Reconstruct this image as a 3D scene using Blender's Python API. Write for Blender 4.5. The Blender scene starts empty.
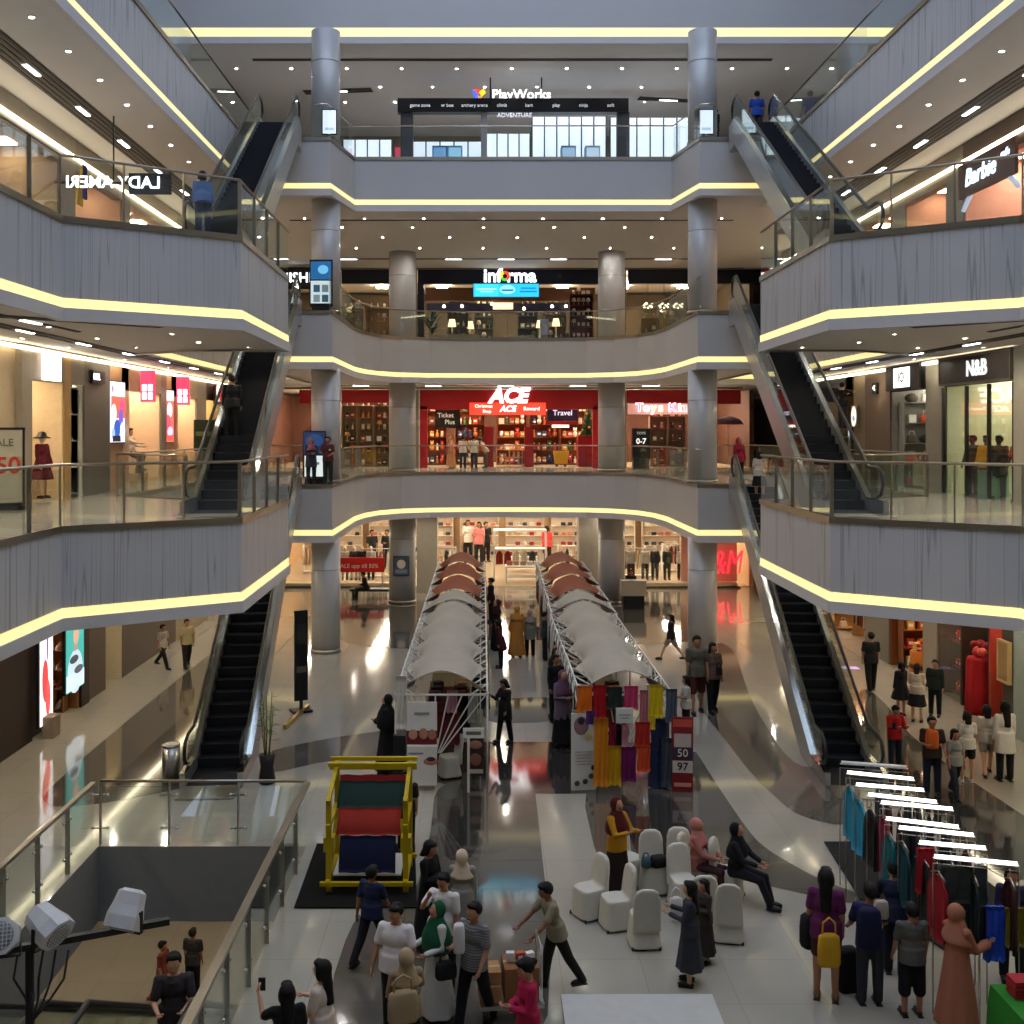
import bpy, bmesh, math, random
from math import sin, cos, pi, radians, sqrt, atan2
from mathutils import Vector, Matrix
random.seed(7)
SC = bpy.context.scene
COL = SC.collection
FPX, CX, CY, CAMX, CAMZ = 1050.0, 482.0, 431.0, -1.05, 7.2   # focal length in pixels, principal point, eye

def gp(x, y, Z=0.0):                       # photo pixel -> point on the horizontal plane at height Z
    Y = FPX * (CAMZ - Z) / (y - CY)
    return ((x - CX) / FPX * Y + CAMX, Y)
def at(x, y, Y):                           # photo pixel -> point at distance Y
    return ((x - CX) / FPX * Y + CAMX, Y, CAMZ - (y - CY) / FPX * Y)

# ------------------------------------------------------------------ materials
MATS = {}
def M(key, c=(.5, .5, .5), rough=.5, metal=0., emit=0., var=.10, scale=6., spec=.5, coat=0., ec=None):
    if key in MATS: return MATS[key]
    m = bpy.data.materials.new(key); m.use_nodes = True
    nt = m.node_tree; b = nt.nodes['Principled BSDF']
    b.inputs['Roughness'].default_value = rough
    b.inputs['Metallic'].default_value = metal
    b.inputs['Specular IOR Level'].default_value = spec
    b.inputs['Coat Weight'].default_value = coat
    b.inputs['Coat Roughness'].default_value = .05
    n = nt.nodes.new('ShaderNodeTexNoise'); n.inputs['Scale'].default_value = scale; n.inputs['Detail'].default_value = 3
    tc = nt.nodes.new('ShaderNodeTexCoord'); nt.links.new(tc.outputs['Object'], n.inputs['Vector'])
    r = nt.nodes.new('ShaderNodeMixRGB')
    r.inputs[1].default_value = tuple(max(0, v * (1 - var)) for v in c) + (1,)
    r.inputs[2].default_value = tuple(min(1, v * (1 + var)) for v in c) + (1,)
    nt.links.new(n.outputs['Fac'], r.inputs[0])
    nt.links.new(r.outputs[0], b.inputs['Base Color'])
    if emit:
        b.inputs['Emission Color'].default_value = tuple(ec or c) + (1,)
        b.inputs['Emission Strength'].default_value = emit
    MATS[key] = m
    return m
def rgb(h):
    v = [int(h[i:i+2], 16) / 255 for i in (0, 2, 4)]
    return tuple(x / 12.92 if x <= .04045 else ((x + .055) / 1.055) ** 2.4 for x in v)
def C(h, rough=.7, **k):
    k.setdefault('spec', .3)
    return M('c_%s_%d' % (h, int(rough * 100)) + ''.join('%s%s' % (a, k[a]) for a in sorted(k)), rgb(h), rough, **k)

def glass_mat(key, tint, base=.05):
    m = bpy.data.materials.new(key); m.use_nodes = True; nt = m.node_tree
    nt.nodes.clear()
    o = nt.nodes.new('ShaderNodeOutputMaterial'); mx = nt.nodes.new('ShaderNodeMixShader')
    t = nt.nodes.new('ShaderNodeBsdfTransparent'); t.inputs[0].default_value = tint + (1,)
    g = nt.nodes.new('ShaderNodeBsdfGlossy'); g.inputs['Roughness'].default_value = .02
    g.inputs['Color'].default_value = (.95, 1, .98, 1)
    lw = nt.nodes.new('ShaderNodeLayerWeight'); lw.inputs[0].default_value = .5
    p = nt.nodes.new('ShaderNodeMath'); p.operation = 'POWER'; p.inputs[1].default_value = 4.
    nt.links.new(lw.outputs['Facing'], p.inputs[0])
    a = nt.nodes.new('ShaderNodeMath'); a.operation = 'MULTIPLY_ADD'; a.inputs[1].default_value = .7; a.inputs[2].default_value = base
    nt.links.new(p.outputs[0], a.inputs[0])
    nt.links.new(a.outputs[0], mx.inputs[0]); nt.links.new(t.outputs[0], mx.inputs[1]); nt.links.new(g.outputs[0], mx.inputs[2])
    nt.links.new(mx.outputs[0], o.inputs[0])
    MATS[key] = m
    return m
GLASS = glass_mat('railing_glass', (.955, .985, .97), .04)
GLASSW = glass_mat('window_glass', (.96, .97, .96), .03)

def fascia_mat():
    m = M('fascia_panel', (.53, .525, .535), .45, var=.05, scale=.6)
    nt = m.node_tree; b = nt.nodes['Principled BSDF']
    tc = nt.nodes.new('ShaderNodeTexCoord'); sp = nt.nodes.new('ShaderNodeSeparateXYZ'); nt.links.new(tc.outputs['Object'], sp.inputs[0])
    ad = nt.nodes.new('ShaderNodeMath'); ad.operation = 'ADD'
    ym = nt.nodes.new('ShaderNodeMath'); ym.operation = 'MULTIPLY'; ym.inputs[1].default_value = .37
    nt.links.new(sp.outputs[1], ym.inputs[0]); nt.links.new(sp.outputs[0], ad.inputs[0]); nt.links.new(ym.outputs[0], ad.inputs[1])
    cb = nt.nodes.new('ShaderNodeCombineXYZ'); nt.links.new(ad.outputs[0], cb.inputs[0])
    zs = nt.nodes.new('ShaderNodeMath'); zs.operation = 'MULTIPLY'; zs.inputs[1].default_value = .012
    nt.links.new(sp.outputs[2], zs.inputs[0]); nt.links.new(zs.outputs[0], cb.inputs[1])
    n = nt.nodes.new('ShaderNodeTexNoise'); n.inputs['Scale'].default_value = 4.5; n.inputs['Detail'].default_value = 2
    nt.links.new(cb.outputs[0], n.inputs['Vector'])
    w = nt.nodes.new('ShaderNodeMath'); w.operation = 'PINGPONG'; w.inputs[1].default_value = .055
    nt.links.new(n.outputs['Fac'], w.inputs[0])
    rp = nt.nodes.new('ShaderNodeValToRGB'); rp.color_ramp.elements[0].position = 0; rp.color_ramp.elements[0].color = (.62, .62, .62, 1)
    rp.color_ramp.elements[1].position = .012; rp.color_ramp.elements[1].color = (1, 1, 1, 1)
    nt.links.new(w.outputs[0], rp.inputs[0])
    mu = nt.nodes.new('ShaderNodeMixRGB'); mu.blend_type = 'MULTIPLY'; mu.inputs[0].default_value = 1
    old = b.inputs['Base Color'].links[0].from_socket
    nt.links.new(old, mu.inputs[1]); nt.links.new(rp.outputs[0], mu.inputs[2]); nt.links.new(mu.outputs[0], b.inputs['Base Color'])
    return m
FASCIA = fascia_mat()
PLAINF = M('fascia_plain', (.50, .49, .485), .45, var=.05, scale=.6)
CEIL = M('ceiling_paint', (.69, .665, .645), .8, var=.03, scale=.5)
COVES = M('cove_led_shop', (1, .9, .7), .5, emit=5.5, ec=(1., .86, .58), var=.02)
LIPW = M('lip_white', (.62, .60, .60), .5, var=.03)
COVE = M('cove_led', (1, .9, .55), .5, emit=.60, ec=(1., .80, .31), var=.02)
def marble(key, c, rough, vein):
    m = M(key, c, rough, var=.06, scale=1.2, spec=.6, coat=.35); nt = m.node_tree; b = nt.nodes['Principled BSDF']
    tc = nt.nodes.new('ShaderNodeTexCoord')
    br = nt.nodes.new('ShaderNodeTexBrick'); br.offset = 0; br.inputs['Scale'].default_value = 1.0
    br.inputs['Brick Width'].default_value = 1.1; br.inputs['Row Height'].default_value = 1.1; br.inputs['Mortar Size'].default_value = .006
    br.inputs['Color1'].default_value = (1, 1, 1, 1); br.inputs['Color2'].default_value = (vein, vein, vein, 1); br.inputs['Mortar'].default_value = (.75, .75, .75, 1)
    nt.links.new(tc.outputs['Object'], br.inputs['Vector'])
    mu = nt.nodes.new('ShaderNodeMixRGB'); mu.blend_type = 'MULTIPLY'; mu.inputs[0].default_value = 1
    old = b.inputs['Base Color'].links[0].from_socket
    nt.links.new(old, mu.inputs[1]); nt.links.new(br.outputs[0], mu.inputs[2]); nt.links.new(mu.outputs[0], b.inputs['Base Color'])
    return m
FWHITE = marble('floor_white', (.365, .33, .265), .09, .95)
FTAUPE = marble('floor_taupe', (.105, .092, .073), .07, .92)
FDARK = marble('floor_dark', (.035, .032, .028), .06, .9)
STEEL = M('brushed_steel', (.55, .54, .51), .3, metal=1., var=.06)
BRONZE = M('bronze_steel', (.36, .32, .26), .32, metal=1., var=.06)
CHROME = M('polished_steel', (.72, .71, .68), .14, metal=1., var=.04)
BLACK = M('black_paint', (.010, .010, .011), .4, var=.1, spec=.3)
RUBBER = M('black_rubber', (.01, .01, .011), .35, var=.1)
STEPM = M('escalator_step', (.006, .0075, .012), .5, spec=.25, var=.2, scale=30)
WHITE = M('white_paint', (.72, .71, .69), .5, var=.03)
CREAM = M('cream_wall', (.60, .50, .38), .6, var=.04, scale=1)
COLM = M('column_clad', (.50, .49, .48), .35, metal=.12, var=.04, scale=.7)
WOODD = M('dark_wood', (.045, .026, .016), .4, var=.25, scale=3)
WOODB = M('brown_wood', (.30, .17, .08), .5, var=.2, scale=4)
LAMP = M('lamp_white', (1, 1, 1), .5, emit=820., ec=(1., .88, .70), var=0)
LAMPN = M('lamp_neutral', (1, 1, 1), .5, emit=520., ec=(1., .95, .90), var=0)
LAMPC = M('lamp_cool', (1, 1, 1), .5, emit=6., ec=(.93, .95, 1.), var=0)
TUBE = M('tube_lamp', (1, 1, 1), .5, emit=3.5, ec=(1., .97, .93), var=0)

def striped(key, a, b, scale):
    m = M(key, a, .85, var=.03); nt = m.node_tree; bs = nt.nodes['Principled BSDF']
    tc = nt.nodes.new('ShaderNodeTexCoord'); w = nt.nodes.new('ShaderNodeTexWave'); w.bands_direction = 'Z'; w.inputs['Scale'].default_value = scale; w.inputs['Distortion'].default_value = .4
    nt.links.new(tc.outputs['Object'], w.inputs['Vector']); mx = nt.nodes.new('ShaderNodeMixRGB'); mx.inputs[1].default_value = a + (1,); mx.inputs[2].default_value = b + (1,)
    nt.links.new(w.outputs['Fac'], mx.inputs[0]); nt.links.new(mx.outputs[0], bs.inputs['Base Color'])
    return m
STRIPE = striped('striped_cloth', (.22, .21, .19), (.08, .08, .085), 9.)
PATTERN = M('patterned_cloth', (.022, .014, .014), .8, var=.9, scale=22)
# ------------------------------------------------------------------ mesh builder
class MB:
    def __init__(s): s.v = []; s.f = []; s.m = []; s.sm = []
    def add(s, vs, fs, mi=0, smooth=False, T=None):
        b = len(s.v)
        s.v += [tuple(T @ Vector(p)) if T is not None else tuple(p) for p in vs]
        for f in fs: s.f.append(tuple(b + i for i in f)); s.m.append(mi); s.sm.append(smooth)
        return s
    def box(s, c, d, mi=0, T=None, rz=0):
        x, y, z = (v / 2 for v in d)
        vs = [(sx * x, sy * y, sz * z) for sz in (-1, 1) for sy in (-1, 1) for sx in (-1, 1)]
        if rz: vs = [(a * cos(rz) - b * sin(rz), a * sin(rz) + b * cos(rz), z_) for a, b, z_ in vs]
        vs = [(a + c[0], b + c[1], z_ + c[2]) for a, b, z_ in vs]
        return s.add(vs, [(0, 2, 3, 1), (4, 5, 7, 6), (0, 1, 5, 4), (2, 6, 7, 3), (0, 4, 6, 2), (1, 3, 7, 5)], mi, False, T)
    def bar(s, p, q, w, h, mi=0, T=None):                      # rectangular bar from p to q
        p, q = Vector(p), Vector(q); d = (q - p).normalized()
        u = d.cross(Vector((0, 0, 1)));  u = Vector((1, 0, 0)) if u.length < 1e-4 else u.normalized(); n = u.cross(d).normalized()
        vs = [e + u * a * w / 2 + n * b * h / 2 for e in (p, q) for a, b in ((-1, -1), (1, -1), (1, 1), (-1, 1))]
        return s.add(vs, [(3, 2, 1, 0), (4, 5, 6, 7), (0, 1, 5, 4), (1, 2, 6, 5), (2, 3, 7, 6), (3, 0, 4, 7)], mi, False, T)
    def tube(s, pts, r, n=8, mi=0, T=None, caps=True):
        pts = [Vector(p) for p in pts]; rs = r if isinstance(r, (list, tuple)) else [r] * len(pts)
        vs = []; fs = []
        u = None
        for i, p in enumerate(pts):
            d = (pts[min(i + 1, len(pts) - 1)] - pts[max(i - 1, 0)])
            d = d.normalized() if d.length > 1e-9 else Vector((0, 0, 1))
            if u is None:
                u = d.cross(Vector((0, 0, 1))); u = d.cross(Vector((1, 0, 0))) if u.length < 1e-3 else u
            u = (u - d * u.dot(d)); u = u.normalized() if u.length > 1e-6 else Vector((1, 0, 0))
            w = d.cross(u)
            vs += [p + (u * cos(2 * pi * k / n) + w * sin(2 * pi * k / n)) * rs[i] for k in range(n)]
        for i in range(len(pts) - 1):
            for k in range(n):
                a, b = i * n + k, i * n + (k + 1) % n
                fs.append((a, b, b + n, a + n))
        if caps: fs += [tuple(range(n - 1, -1, -1)), tuple((len(pts) - 1) * n + k for k in range(n))]
        return s.add(vs, fs, mi, True, T)
    def lathe(s, prof, c=(0, 0, 0), n=16, mi=0, T=None, sy=1.):
        vs = [(c[0] + r * cos(2 * pi * k / n), c[1] + r * sy * sin(2 * pi * k / n), c[2] + z) for r, z in prof for k in range(n)]
        fs = [(i * n + k, i * n + (k + 1) % n, (i + 1) * n + (k + 1) % n, (i + 1) * n + k) for i in range(len(prof) - 1) for k in range(n)]
        fs += [tuple(range(n - 1, -1, -1)), tuple((len(prof) - 1) * n + k for k in range(n))]
        return s.add(vs, fs, mi, True, T)
    def ell(s, c, r, n=10, k=7, mi=0, T=None):
        prof = [(max(1e-4, sin(pi * i / k)), -cos(pi * i / k)) for i in range(k + 1)]
        vs = [(c[0] + a * r[0] * cos(2 * pi * j / n), c[1] + a * r[1] * sin(2 * pi * j / n), c[2] + z * r[2]) for a, z in prof for j in range(n)]
        fs = [(i * n + j, i * n + (j + 1) % n, (i + 1) * n + (j + 1) % n, (i + 1) * n + j) for i in range(k) for j in range(n)]
        return s.add(vs, fs, mi, True, T)
    def prism(s, poly, z0, z1, mi=0, mt=None, mb=None, T=None):  # poly counter-clockwise
        n = len(poly)
        s.add([(x, y, z0) for x, y in poly] + [(x, y, z1) for x, y in poly],
              [(i, (i + 1) % n, (i + 1) % n + n, i + n) for i in range(n)], mi, False, T)
        s.add([(x, y, z1) for x, y in poly], [tuple(range(n))], mi if mt is None else mt, False, T)
        return s.add([(x, y, z0) for x, y in poly], [tuple(range(n - 1, -1, -1))], mi if mb is None else mb, False, T)
    def loft(s, rings, mi=0, T=None, caps=True, smooth=True):
        n = len(rings[0]); vs = [p for r in rings for p in r]
        fs = [(i * n + k, i * n + (k + 1) % n, (i + 1) * n + (k + 1) % n, (i + 1) * n + k) for i in range(len(rings) - 1) for k in range(n)]
        if caps: fs += [tuple(range(n - 1, -1, -1)), tuple((len(rings) - 1) * n + k for k in range(n))]
        return s.add(vs, fs, mi, smooth, T)
    def sheet(s, grid, th, mi=0, T=None, smooth=True):          # grid[i][j] of points, thickened along the local normal
        R, Cc = len(grid), len(grid[0]); P = [[Vector(p) for p in r] for r in grid]; N = []
        for i in range(R):
            for j in range(Cc):
                a = P[min(i + 1, R - 1)][j] - P[max(i - 1, 0)][j]; b = P[i][min(j + 1, Cc - 1)] - P[i][max(j - 1, 0)]
                N.append(a.cross(b).normalized())
        top = [P[i][j] + N[i * Cc + j] * th / 2 for i in range(R) for j in range(Cc)]
        bot = [P[i][j] - N[i * Cc + j] * th / 2 for i in range(R) for j in range(Cc)]
        o = R * Cc; fs = []
        for i in range(R - 1):
            for j in range(Cc - 1):
                a, b, c, d = i * Cc + j, i * Cc + j + 1, (i + 1) * Cc + j + 1, (i + 1) * Cc + j
                fs += [(d, c, b, a), (o + a, o + b, o + c, o + d)]
        for i in range(R - 1):
            for j in (0, Cc - 1):
                a, d = i * Cc + j, (i + 1) * Cc + j
                fs.append((a, o + a, o + d, d) if j else (d, o + d, o + a, a))
        for j in range(Cc - 1):
            for i in (0, R - 1):
                a, b = i * Cc + j, i * Cc + j + 1
                fs.append((b, o + b, o + a, a) if i else (a, o + a, o + b, b))
        return s.add(top + bot, fs, mi, smooth, T)
    def build(s, name, mats, parent=None, loc=None, rz=0):
        me = bpy.data.meshes.new(name); me.from_pydata(s.v, [], s.f)
        for m in (mats if isinstance(mats, (list, tuple)) else [mats]): me.materials.append(m)
        me.polygons.foreach_set('material_index', s.m); me.polygons.foreach_set('use_smooth', s.sm)
        me.validate(); me.update()
        o = bpy.data.objects.new(name, me); COL.objects.link(o)
        if parent: o.parent = parent
        if loc is not None: o.location = loc
        if rz: o.rotation_euler = (0, 0, rz)
        return o

def tag(o, label, cat, group=None, kind=None):
    o['label'] = label; o['category'] = cat
    if group: o['group'] = group
    if kind: o['kind'] = kind
    return o
def thing(name, label, cat, loc=(0, 0, 0), rz=0, group=None):
    o = bpy.data.objects.new(name, None); COL.objects.link(o); o.empty_display_size = .1
    o.location = loc; o.rotation_euler = (0, 0, rz)
    return tag(o, label, cat, group)
def struct(o, label=None, cat=None):
    o['kind'] = 'structure'
    if label: o['label'] = label
    if cat: o['category'] = cat
    return o
def dup(root, loc=None, rz=None, label=None, group=None):
    r = root.copy(); COL.objects.link(r)
    if loc is not None: r.location = loc
    if rz is not None: r.rotation_euler = (0, 0, rz)
    if label: r['label'] = label
    if group: r['group'] = group
    for ch in list(root.children):
        c = ch.copy(); COL.objects.link(c); c.parent = r
        for g in list(ch.children):
            d = g.copy(); COL.objects.link(d); d.parent = c
    return r
def text_mb(txt, size, depth=.03, mi=0, T=None, bold=.0, shear=0., mb=None, space=1.):
    cu = bpy.data.curves.new('t', 'FONT'); cu.body = txt; cu.size = size; cu.extrude = depth / 2; cu.offset = bold * size; cu.shear = shear
    cu.align_x = 'CENTER'; cu.align_y = 'CENTER'; cu.resolution_u = 3; cu.space_character = space
    o = bpy.data.objects.new('t', cu); COL.objects.link(o)
    dg = bpy.context.evaluated_depsgraph_get(); me = o.evaluated_get(dg).to_mesh()
    mb = mb or MB()
    R = Matrix.Rotation(pi / 2, 4, 'X')                      # text stands up, reads from -Y
    if T is not None: R = T @ R
    mb.add([tuple(v.co) for v in me.vertices], [tuple(p.vertices) for p in me.polygons], mi, False, R)
    o.evaluated_get(dg).to_mesh_clear(); bpy.data.objects.remove(o); bpy.data.curves.remove(cu)
    return mb
def TR(x=0, y=0, z=0, rz=0, s=1.): return Matrix.Translation((x, y, z)) @ Matrix.Rotation(rz, 4, 'Z') @ Matrix.Scale(s, 4)
def mir(poly): return [(-x, y) for x, y in reversed(poly)]
# ------------------------------------------------------------------ camera, sky
cam = bpy.data.cameras.new('camera'); camo = bpy.data.objects.new('camera', cam); COL.objects.link(camo); SC.camera = camo
cam.sensor_width = 36; cam.lens = 36 * FPX / 1024; cam.clip_end = 300
cam.shift_x = (512 - CX) / 1024; cam.shift_y = -(512 - CY) / 1024
camo.location = (CAMX, 0, CAMZ); camo.rotation_euler = (pi / 2, 0, 0)
W = bpy.data.worlds.new('world'); SC.world = W; W.use_nodes = True
wb = W.node_tree.nodes['Background']; wb.inputs[0].default_value = (.62, .73, 1., 1); wb.inputs[1].default_value = 1.9
SC.view_settings.view_transform = 'Standard'; SC.view_settings.look = 'None'; SC.view_settings.exposure = .72; SC.view_settings.gamma = 1
SC.cycles.transparent_max_bounces = 40; SC.cycles.max_bounces = 8; SC.cycles.diffuse_bounces = 3; SC.cycles.glossy_bounces = 4
SC.cycles.sample_clamp_indirect = 4.; SC.cycles.use_denoising = True; SC.cycles.caustics_reflective = False; SC.cycles.caustics_refractive = False
SC.cycles.use_light_tree = True

# ------------------------------------------------------------------ gallery slabs
def offset(line, d):                                          # to the right of the direction of travel (towards the void)
    out = []
    for i, p in enumerate(line):
        ns = []
        for a, b in ((i - 1, i), (i, i + 1)):
            if 0 <= a and b < len(line):
                dx, dy = line[b][0] - line[a][0], line[b][1] - line[a][1]; L = sqrt(dx * dx + dy * dy); ns.append((dy / L, -dx / L))
        nx = sum(n[0] for n in ns) / len(ns); ny = sum(n[1] for n in ns) / len(ns); q = nx * nx + ny * ny
        out.append((p[0] + nx / q * d, p[1] + ny / q * d))
    return out
def ribbon(mb, la, lb, za, zb, mi=0):                          # faces between two polylines
    n = len(la)
    vs = [(x, y, za) for x, y in la] + [(x, y, zb) for x, y in lb]
    return mb.add(vs, [(i + 1, i, i + n, i + 1 + n) for i in range(n - 1)], mi)
GAL = M('gallery_floor', (.50, .455, .39), .12, var=.06, scale=1.5)
def slab(name, edge, rest, F, label, fascia, g=.17):
    poly = edge + rest
    mb = MB()
    mb.prism(poly, F - 1.44, F, 0, mt=1)                        # fascia panels and floor
    mb.prism(poly, F - 1.62 - g, F - 1.48 - g, 3, mb=2)                 # ceiling board
    lo, li = offset(edge, .05), offset(edge, -.10); zt, zb = F - 1.445 - g, F - 1.67 - g
    ribbon(mb, lo, lo, zt, zb, 3); ribbon(mb, li, lo, zt, zt, 3); ribbon(mb, lo, li, zb, zb, 3)
    cap = offset(edge, .03)
    ribbon(mb, cap, cap, F + .02, F - .10, 4); ribbon(mb, edge, cap, F + .02, F + .02, 4); ribbon(mb, cap, edge, F - .10, F - .10, 4)
    o = struct(mb.build(name, [fascia, GAL, CEIL, LIPW, BRONZE]), label, 'gallery')
    s = MB(); c0 = offset(edge, .012)
    ribbon(s, c0, c0, F - 1.44, F - 1.445 - g)
    so = s.build('light_strip', COVE, o); so['label'] = 'warm glowing cove strip'
    return o
EL = [(-8.5, -6), (-8.5, 18.6), (-5.75, 20.5), (-5.85, 26.0), (-8.3, 26.0), (-10.5, 27.5), (-10.5, 44)]
RL = [(-19, 44), (-19, -6)]
half = [(-10.5, 44), (-8.2, 44), (-8.2, 33.3), (-5.8, 33.3), (-5.75, 38.6), (-5.55, 40.2), (-5.1, 41.5), (-4.3, 42.4), (-3.2, 42.9), (-1.6, 43.1)]
EF = half + [(0, 43.15)] + mir(half)
RF = [(19, 44), (19, 62), (-19, 62), (-19, 44)]
h4 = [(-8.5, 35), (-8.2, 35), (-8.2, 33.3), (-5.86, 33.3), (-5.4, 35.7)]
for F, nm in ((5.5, 'second'), (11., 'third')):
    slab('floor_left', EL, RL, F, 'left gallery slab of the %s storey with grooved fascia' % nm, FASCIA)
    slab('floor_right', mir(EL), mir(RL), F, 'right gallery slab of the %s storey with grooved fascia' % nm, FASCIA)
    slab('floor_far', EF, RF, F, 'far curved gallery slab of the %s storey' % nm, PLAINF)
slab('floor_left', [(-8.5, -6), (-8.5, 35)], [(-19, 35), (-19, -6)], 16.5, 'left gallery slab of the fourth storey', FASCIA)
slab('floor_right', [(8.5, 35), (8.5, -6)], [(19, -6), (19, 35)], 16.5, 'right gallery slab of the fourth storey', FASCIA)
slab('floor_far', h4 + mir(h4), [(19, 35), (19, 62), (-19, 62), (-19, 35)], 16.5, 'far gallery slab of the fourth storey', PLAINF)
slab('floor_far', [(-19, 34.8), (19, 34.8)], [(19, 62), (-19, 62)], 22., 'far gallery slab of the top storey', PLAINF, .30)

# ground floor with the escalator well cut out, paving pattern inlaid
VX0, VX1, VY0, VY1 = -7.7, -4.1, 8.6, 18.2
mb = MB()
for x0, x1, y0, y1 in ((-19, VX0, -6, 62), (VX1, 19, -6, 62), (VX0, VX1, -6, VY0), (VX0, VX1, VY1, 62)):
    mb.prism([(x0, y0), (x1, y0), (x1, y1), (x0, y1)], -1.3, 0, 3, mt=0, mb=3)
def inlay(pts, mi, z):
    poly = [gp(*p) for p in pts]
    for _ in range(2): poly = [q for a, b in zip(poly, poly[1:] + poly[:1]) for q in ((a[0] * .8 + b[0] * .2, a[1] * .8 + b[1] * .2), (a[0] * .2 + b[0] * .8, a[1] * .2 + b[1] * .8))]
    A = sum(poly[i][0] * poly[(i + 1) % len(poly)][1] - poly[(i + 1) % len(poly)][0] * poly[i][1] for i in range(len(poly)))
    if A < 0: poly = poly[::-1]
    mb.add([(x, y, z) for x, y in poly], [tuple(range(len(poly)))], mi)
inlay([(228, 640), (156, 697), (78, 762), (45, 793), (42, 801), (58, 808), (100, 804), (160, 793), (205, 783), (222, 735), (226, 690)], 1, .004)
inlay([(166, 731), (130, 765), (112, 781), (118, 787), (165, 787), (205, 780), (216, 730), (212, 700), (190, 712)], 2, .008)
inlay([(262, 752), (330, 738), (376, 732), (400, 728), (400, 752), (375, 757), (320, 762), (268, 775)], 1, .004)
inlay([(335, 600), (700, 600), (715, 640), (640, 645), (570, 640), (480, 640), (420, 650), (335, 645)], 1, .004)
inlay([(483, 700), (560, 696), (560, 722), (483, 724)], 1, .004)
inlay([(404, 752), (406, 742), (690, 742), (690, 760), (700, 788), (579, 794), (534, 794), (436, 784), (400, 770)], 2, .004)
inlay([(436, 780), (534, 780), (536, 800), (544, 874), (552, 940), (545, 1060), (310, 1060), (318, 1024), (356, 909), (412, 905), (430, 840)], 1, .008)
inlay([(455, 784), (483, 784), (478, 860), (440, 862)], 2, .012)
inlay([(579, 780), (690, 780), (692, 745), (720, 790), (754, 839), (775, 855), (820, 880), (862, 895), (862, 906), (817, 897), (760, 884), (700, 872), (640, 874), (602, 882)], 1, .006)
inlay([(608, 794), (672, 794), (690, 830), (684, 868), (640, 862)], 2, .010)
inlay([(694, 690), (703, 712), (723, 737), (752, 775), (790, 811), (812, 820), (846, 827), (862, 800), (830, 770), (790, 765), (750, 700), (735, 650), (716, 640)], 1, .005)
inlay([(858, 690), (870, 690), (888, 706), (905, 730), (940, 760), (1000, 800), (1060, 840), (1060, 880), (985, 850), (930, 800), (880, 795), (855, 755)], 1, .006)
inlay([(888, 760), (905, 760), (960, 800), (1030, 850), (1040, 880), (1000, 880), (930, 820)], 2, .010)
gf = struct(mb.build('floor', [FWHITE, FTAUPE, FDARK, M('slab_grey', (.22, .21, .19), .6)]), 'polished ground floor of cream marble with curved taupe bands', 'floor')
# lower ground level seen through the well
mb = MB(); mb.prism([(-16, 2), (4, 2), (4, 34), (-16, 34)], -5.7, -5.5, 0)
struct(mb.build('floor_lower', [FWHITE]), 'polished lower ground floor at the bottom of the escalator well', 'floor')
mb = MB(); mb.box((-6, 29, -3.4), (20, .3, 4.2), 0); mb.box((-14, 16, -3.4), (.3, 28, 4.2), 0); mb.box((3, 16, -3.4), (.3, 28, 4.2), 0)
struct(mb.build('wall_lower', [M('wall_brown', (.20, .14, .09), .6)]))
mb = MB()
for i in range(4):
    for j in range(3): mb.box((-12 + i * 3.6, 19.6 + j * 3, -1.33), (.5, .5, .04), 0)
struct(mb.build('ceiling_lower', [M('lamp_lower', (1, 1, 1), emit=16., ec=(1., .84, .62))]))['label'] = 'recessed lamps in the lower ground ceiling'
# outer walls, roof with a skylight opening
WALLM = M('plaster_wall', (.42, .40, .38), .8, var=.04)
for nm, c, d in (('wall_left', (-19.2, 28, 14), (.4, 68, 40)), ('wall_right', (19.2, 28, 14), (.4, 68, 40)), ('wall_back', (0, 62.2, 14), (38, .4, 40)), ('wall_front', (0, -6.2, 14), (38, .4, 40))):
    struct(MB().box(c, d).build(nm, WALLM))
mb = MB()
for x0, x1, y0, y1 in ((-19, -10.5, -6, 62), (10.5, 19, -6, 62), (-10.5, 10.5, -6, -2), (-10.5, 10.5, 33, 62)):
    mb.prism([(x0, y0), (x1, y0), (x1, y1), (x0, y1)], 29, 29.4)
struct(mb.build('ceiling', CEIL))
mb = MB()
for i in range(8): mb.box((0, -2 + i * 5, 29.2), (21, .25, .4))
for i in range(5): mb.box((-10.5 + i * 5.25, 15.5, 29.2), (.25, 35, .4))
sky = struct(mb.build('window_1', WHITE)); MB().box((0, 15.5, 29.5), (21, 35, .04)).build('pane', GLASSW, sky)
for x, hh in ((-13.5, 1), (13.5, 1)):                            # solid back of the top storey above the side galleries
    struct(MB().box((x, 14, 25.5), (.3, 42, 7)).build('wall_upper', WALLM))

# columns
def column(name, x, y, z0, z1, r, label):
    mb = MB(); mb.lathe([(r, z0), (r, z1)], (x, y, 0), 28)
    for k in range(1, int((z1 - z0) / 2.7) + 1): mb.lathe([(r + .004, z0 + 2.7 * k - .012), (r + .004, z0 + 2.7 * k + .012)], (x, y, 0), 28, 1)
    mb.lathe([(r + .03, z0), (r + .03, z0 + .12)], (x, y, 0), 28, 1)
    return struct(mb.build(name, [COLM, BRONZE]), label, 'column')
LV = ((0, 3.72, 'ground'), (5.5, 9.22, 'second'), (11, 14.72, 'third'), (16.5, 20.22, 'fourth'))
for z0, z1, nm in LV:
    for sx, sd in ((-1, 'left'), (1, 'right')):
        column('column', sx * 6.15, 34.3, z0, z1, .47, 'round front column on the %s side of the %s storey' % (sd, nm))
        if z0 < 16: column('column', sx * 4.4, 44.2, z0, z1, .56, 'round rear column on the %s side of the %s storey' % (sd, nm))
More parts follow.
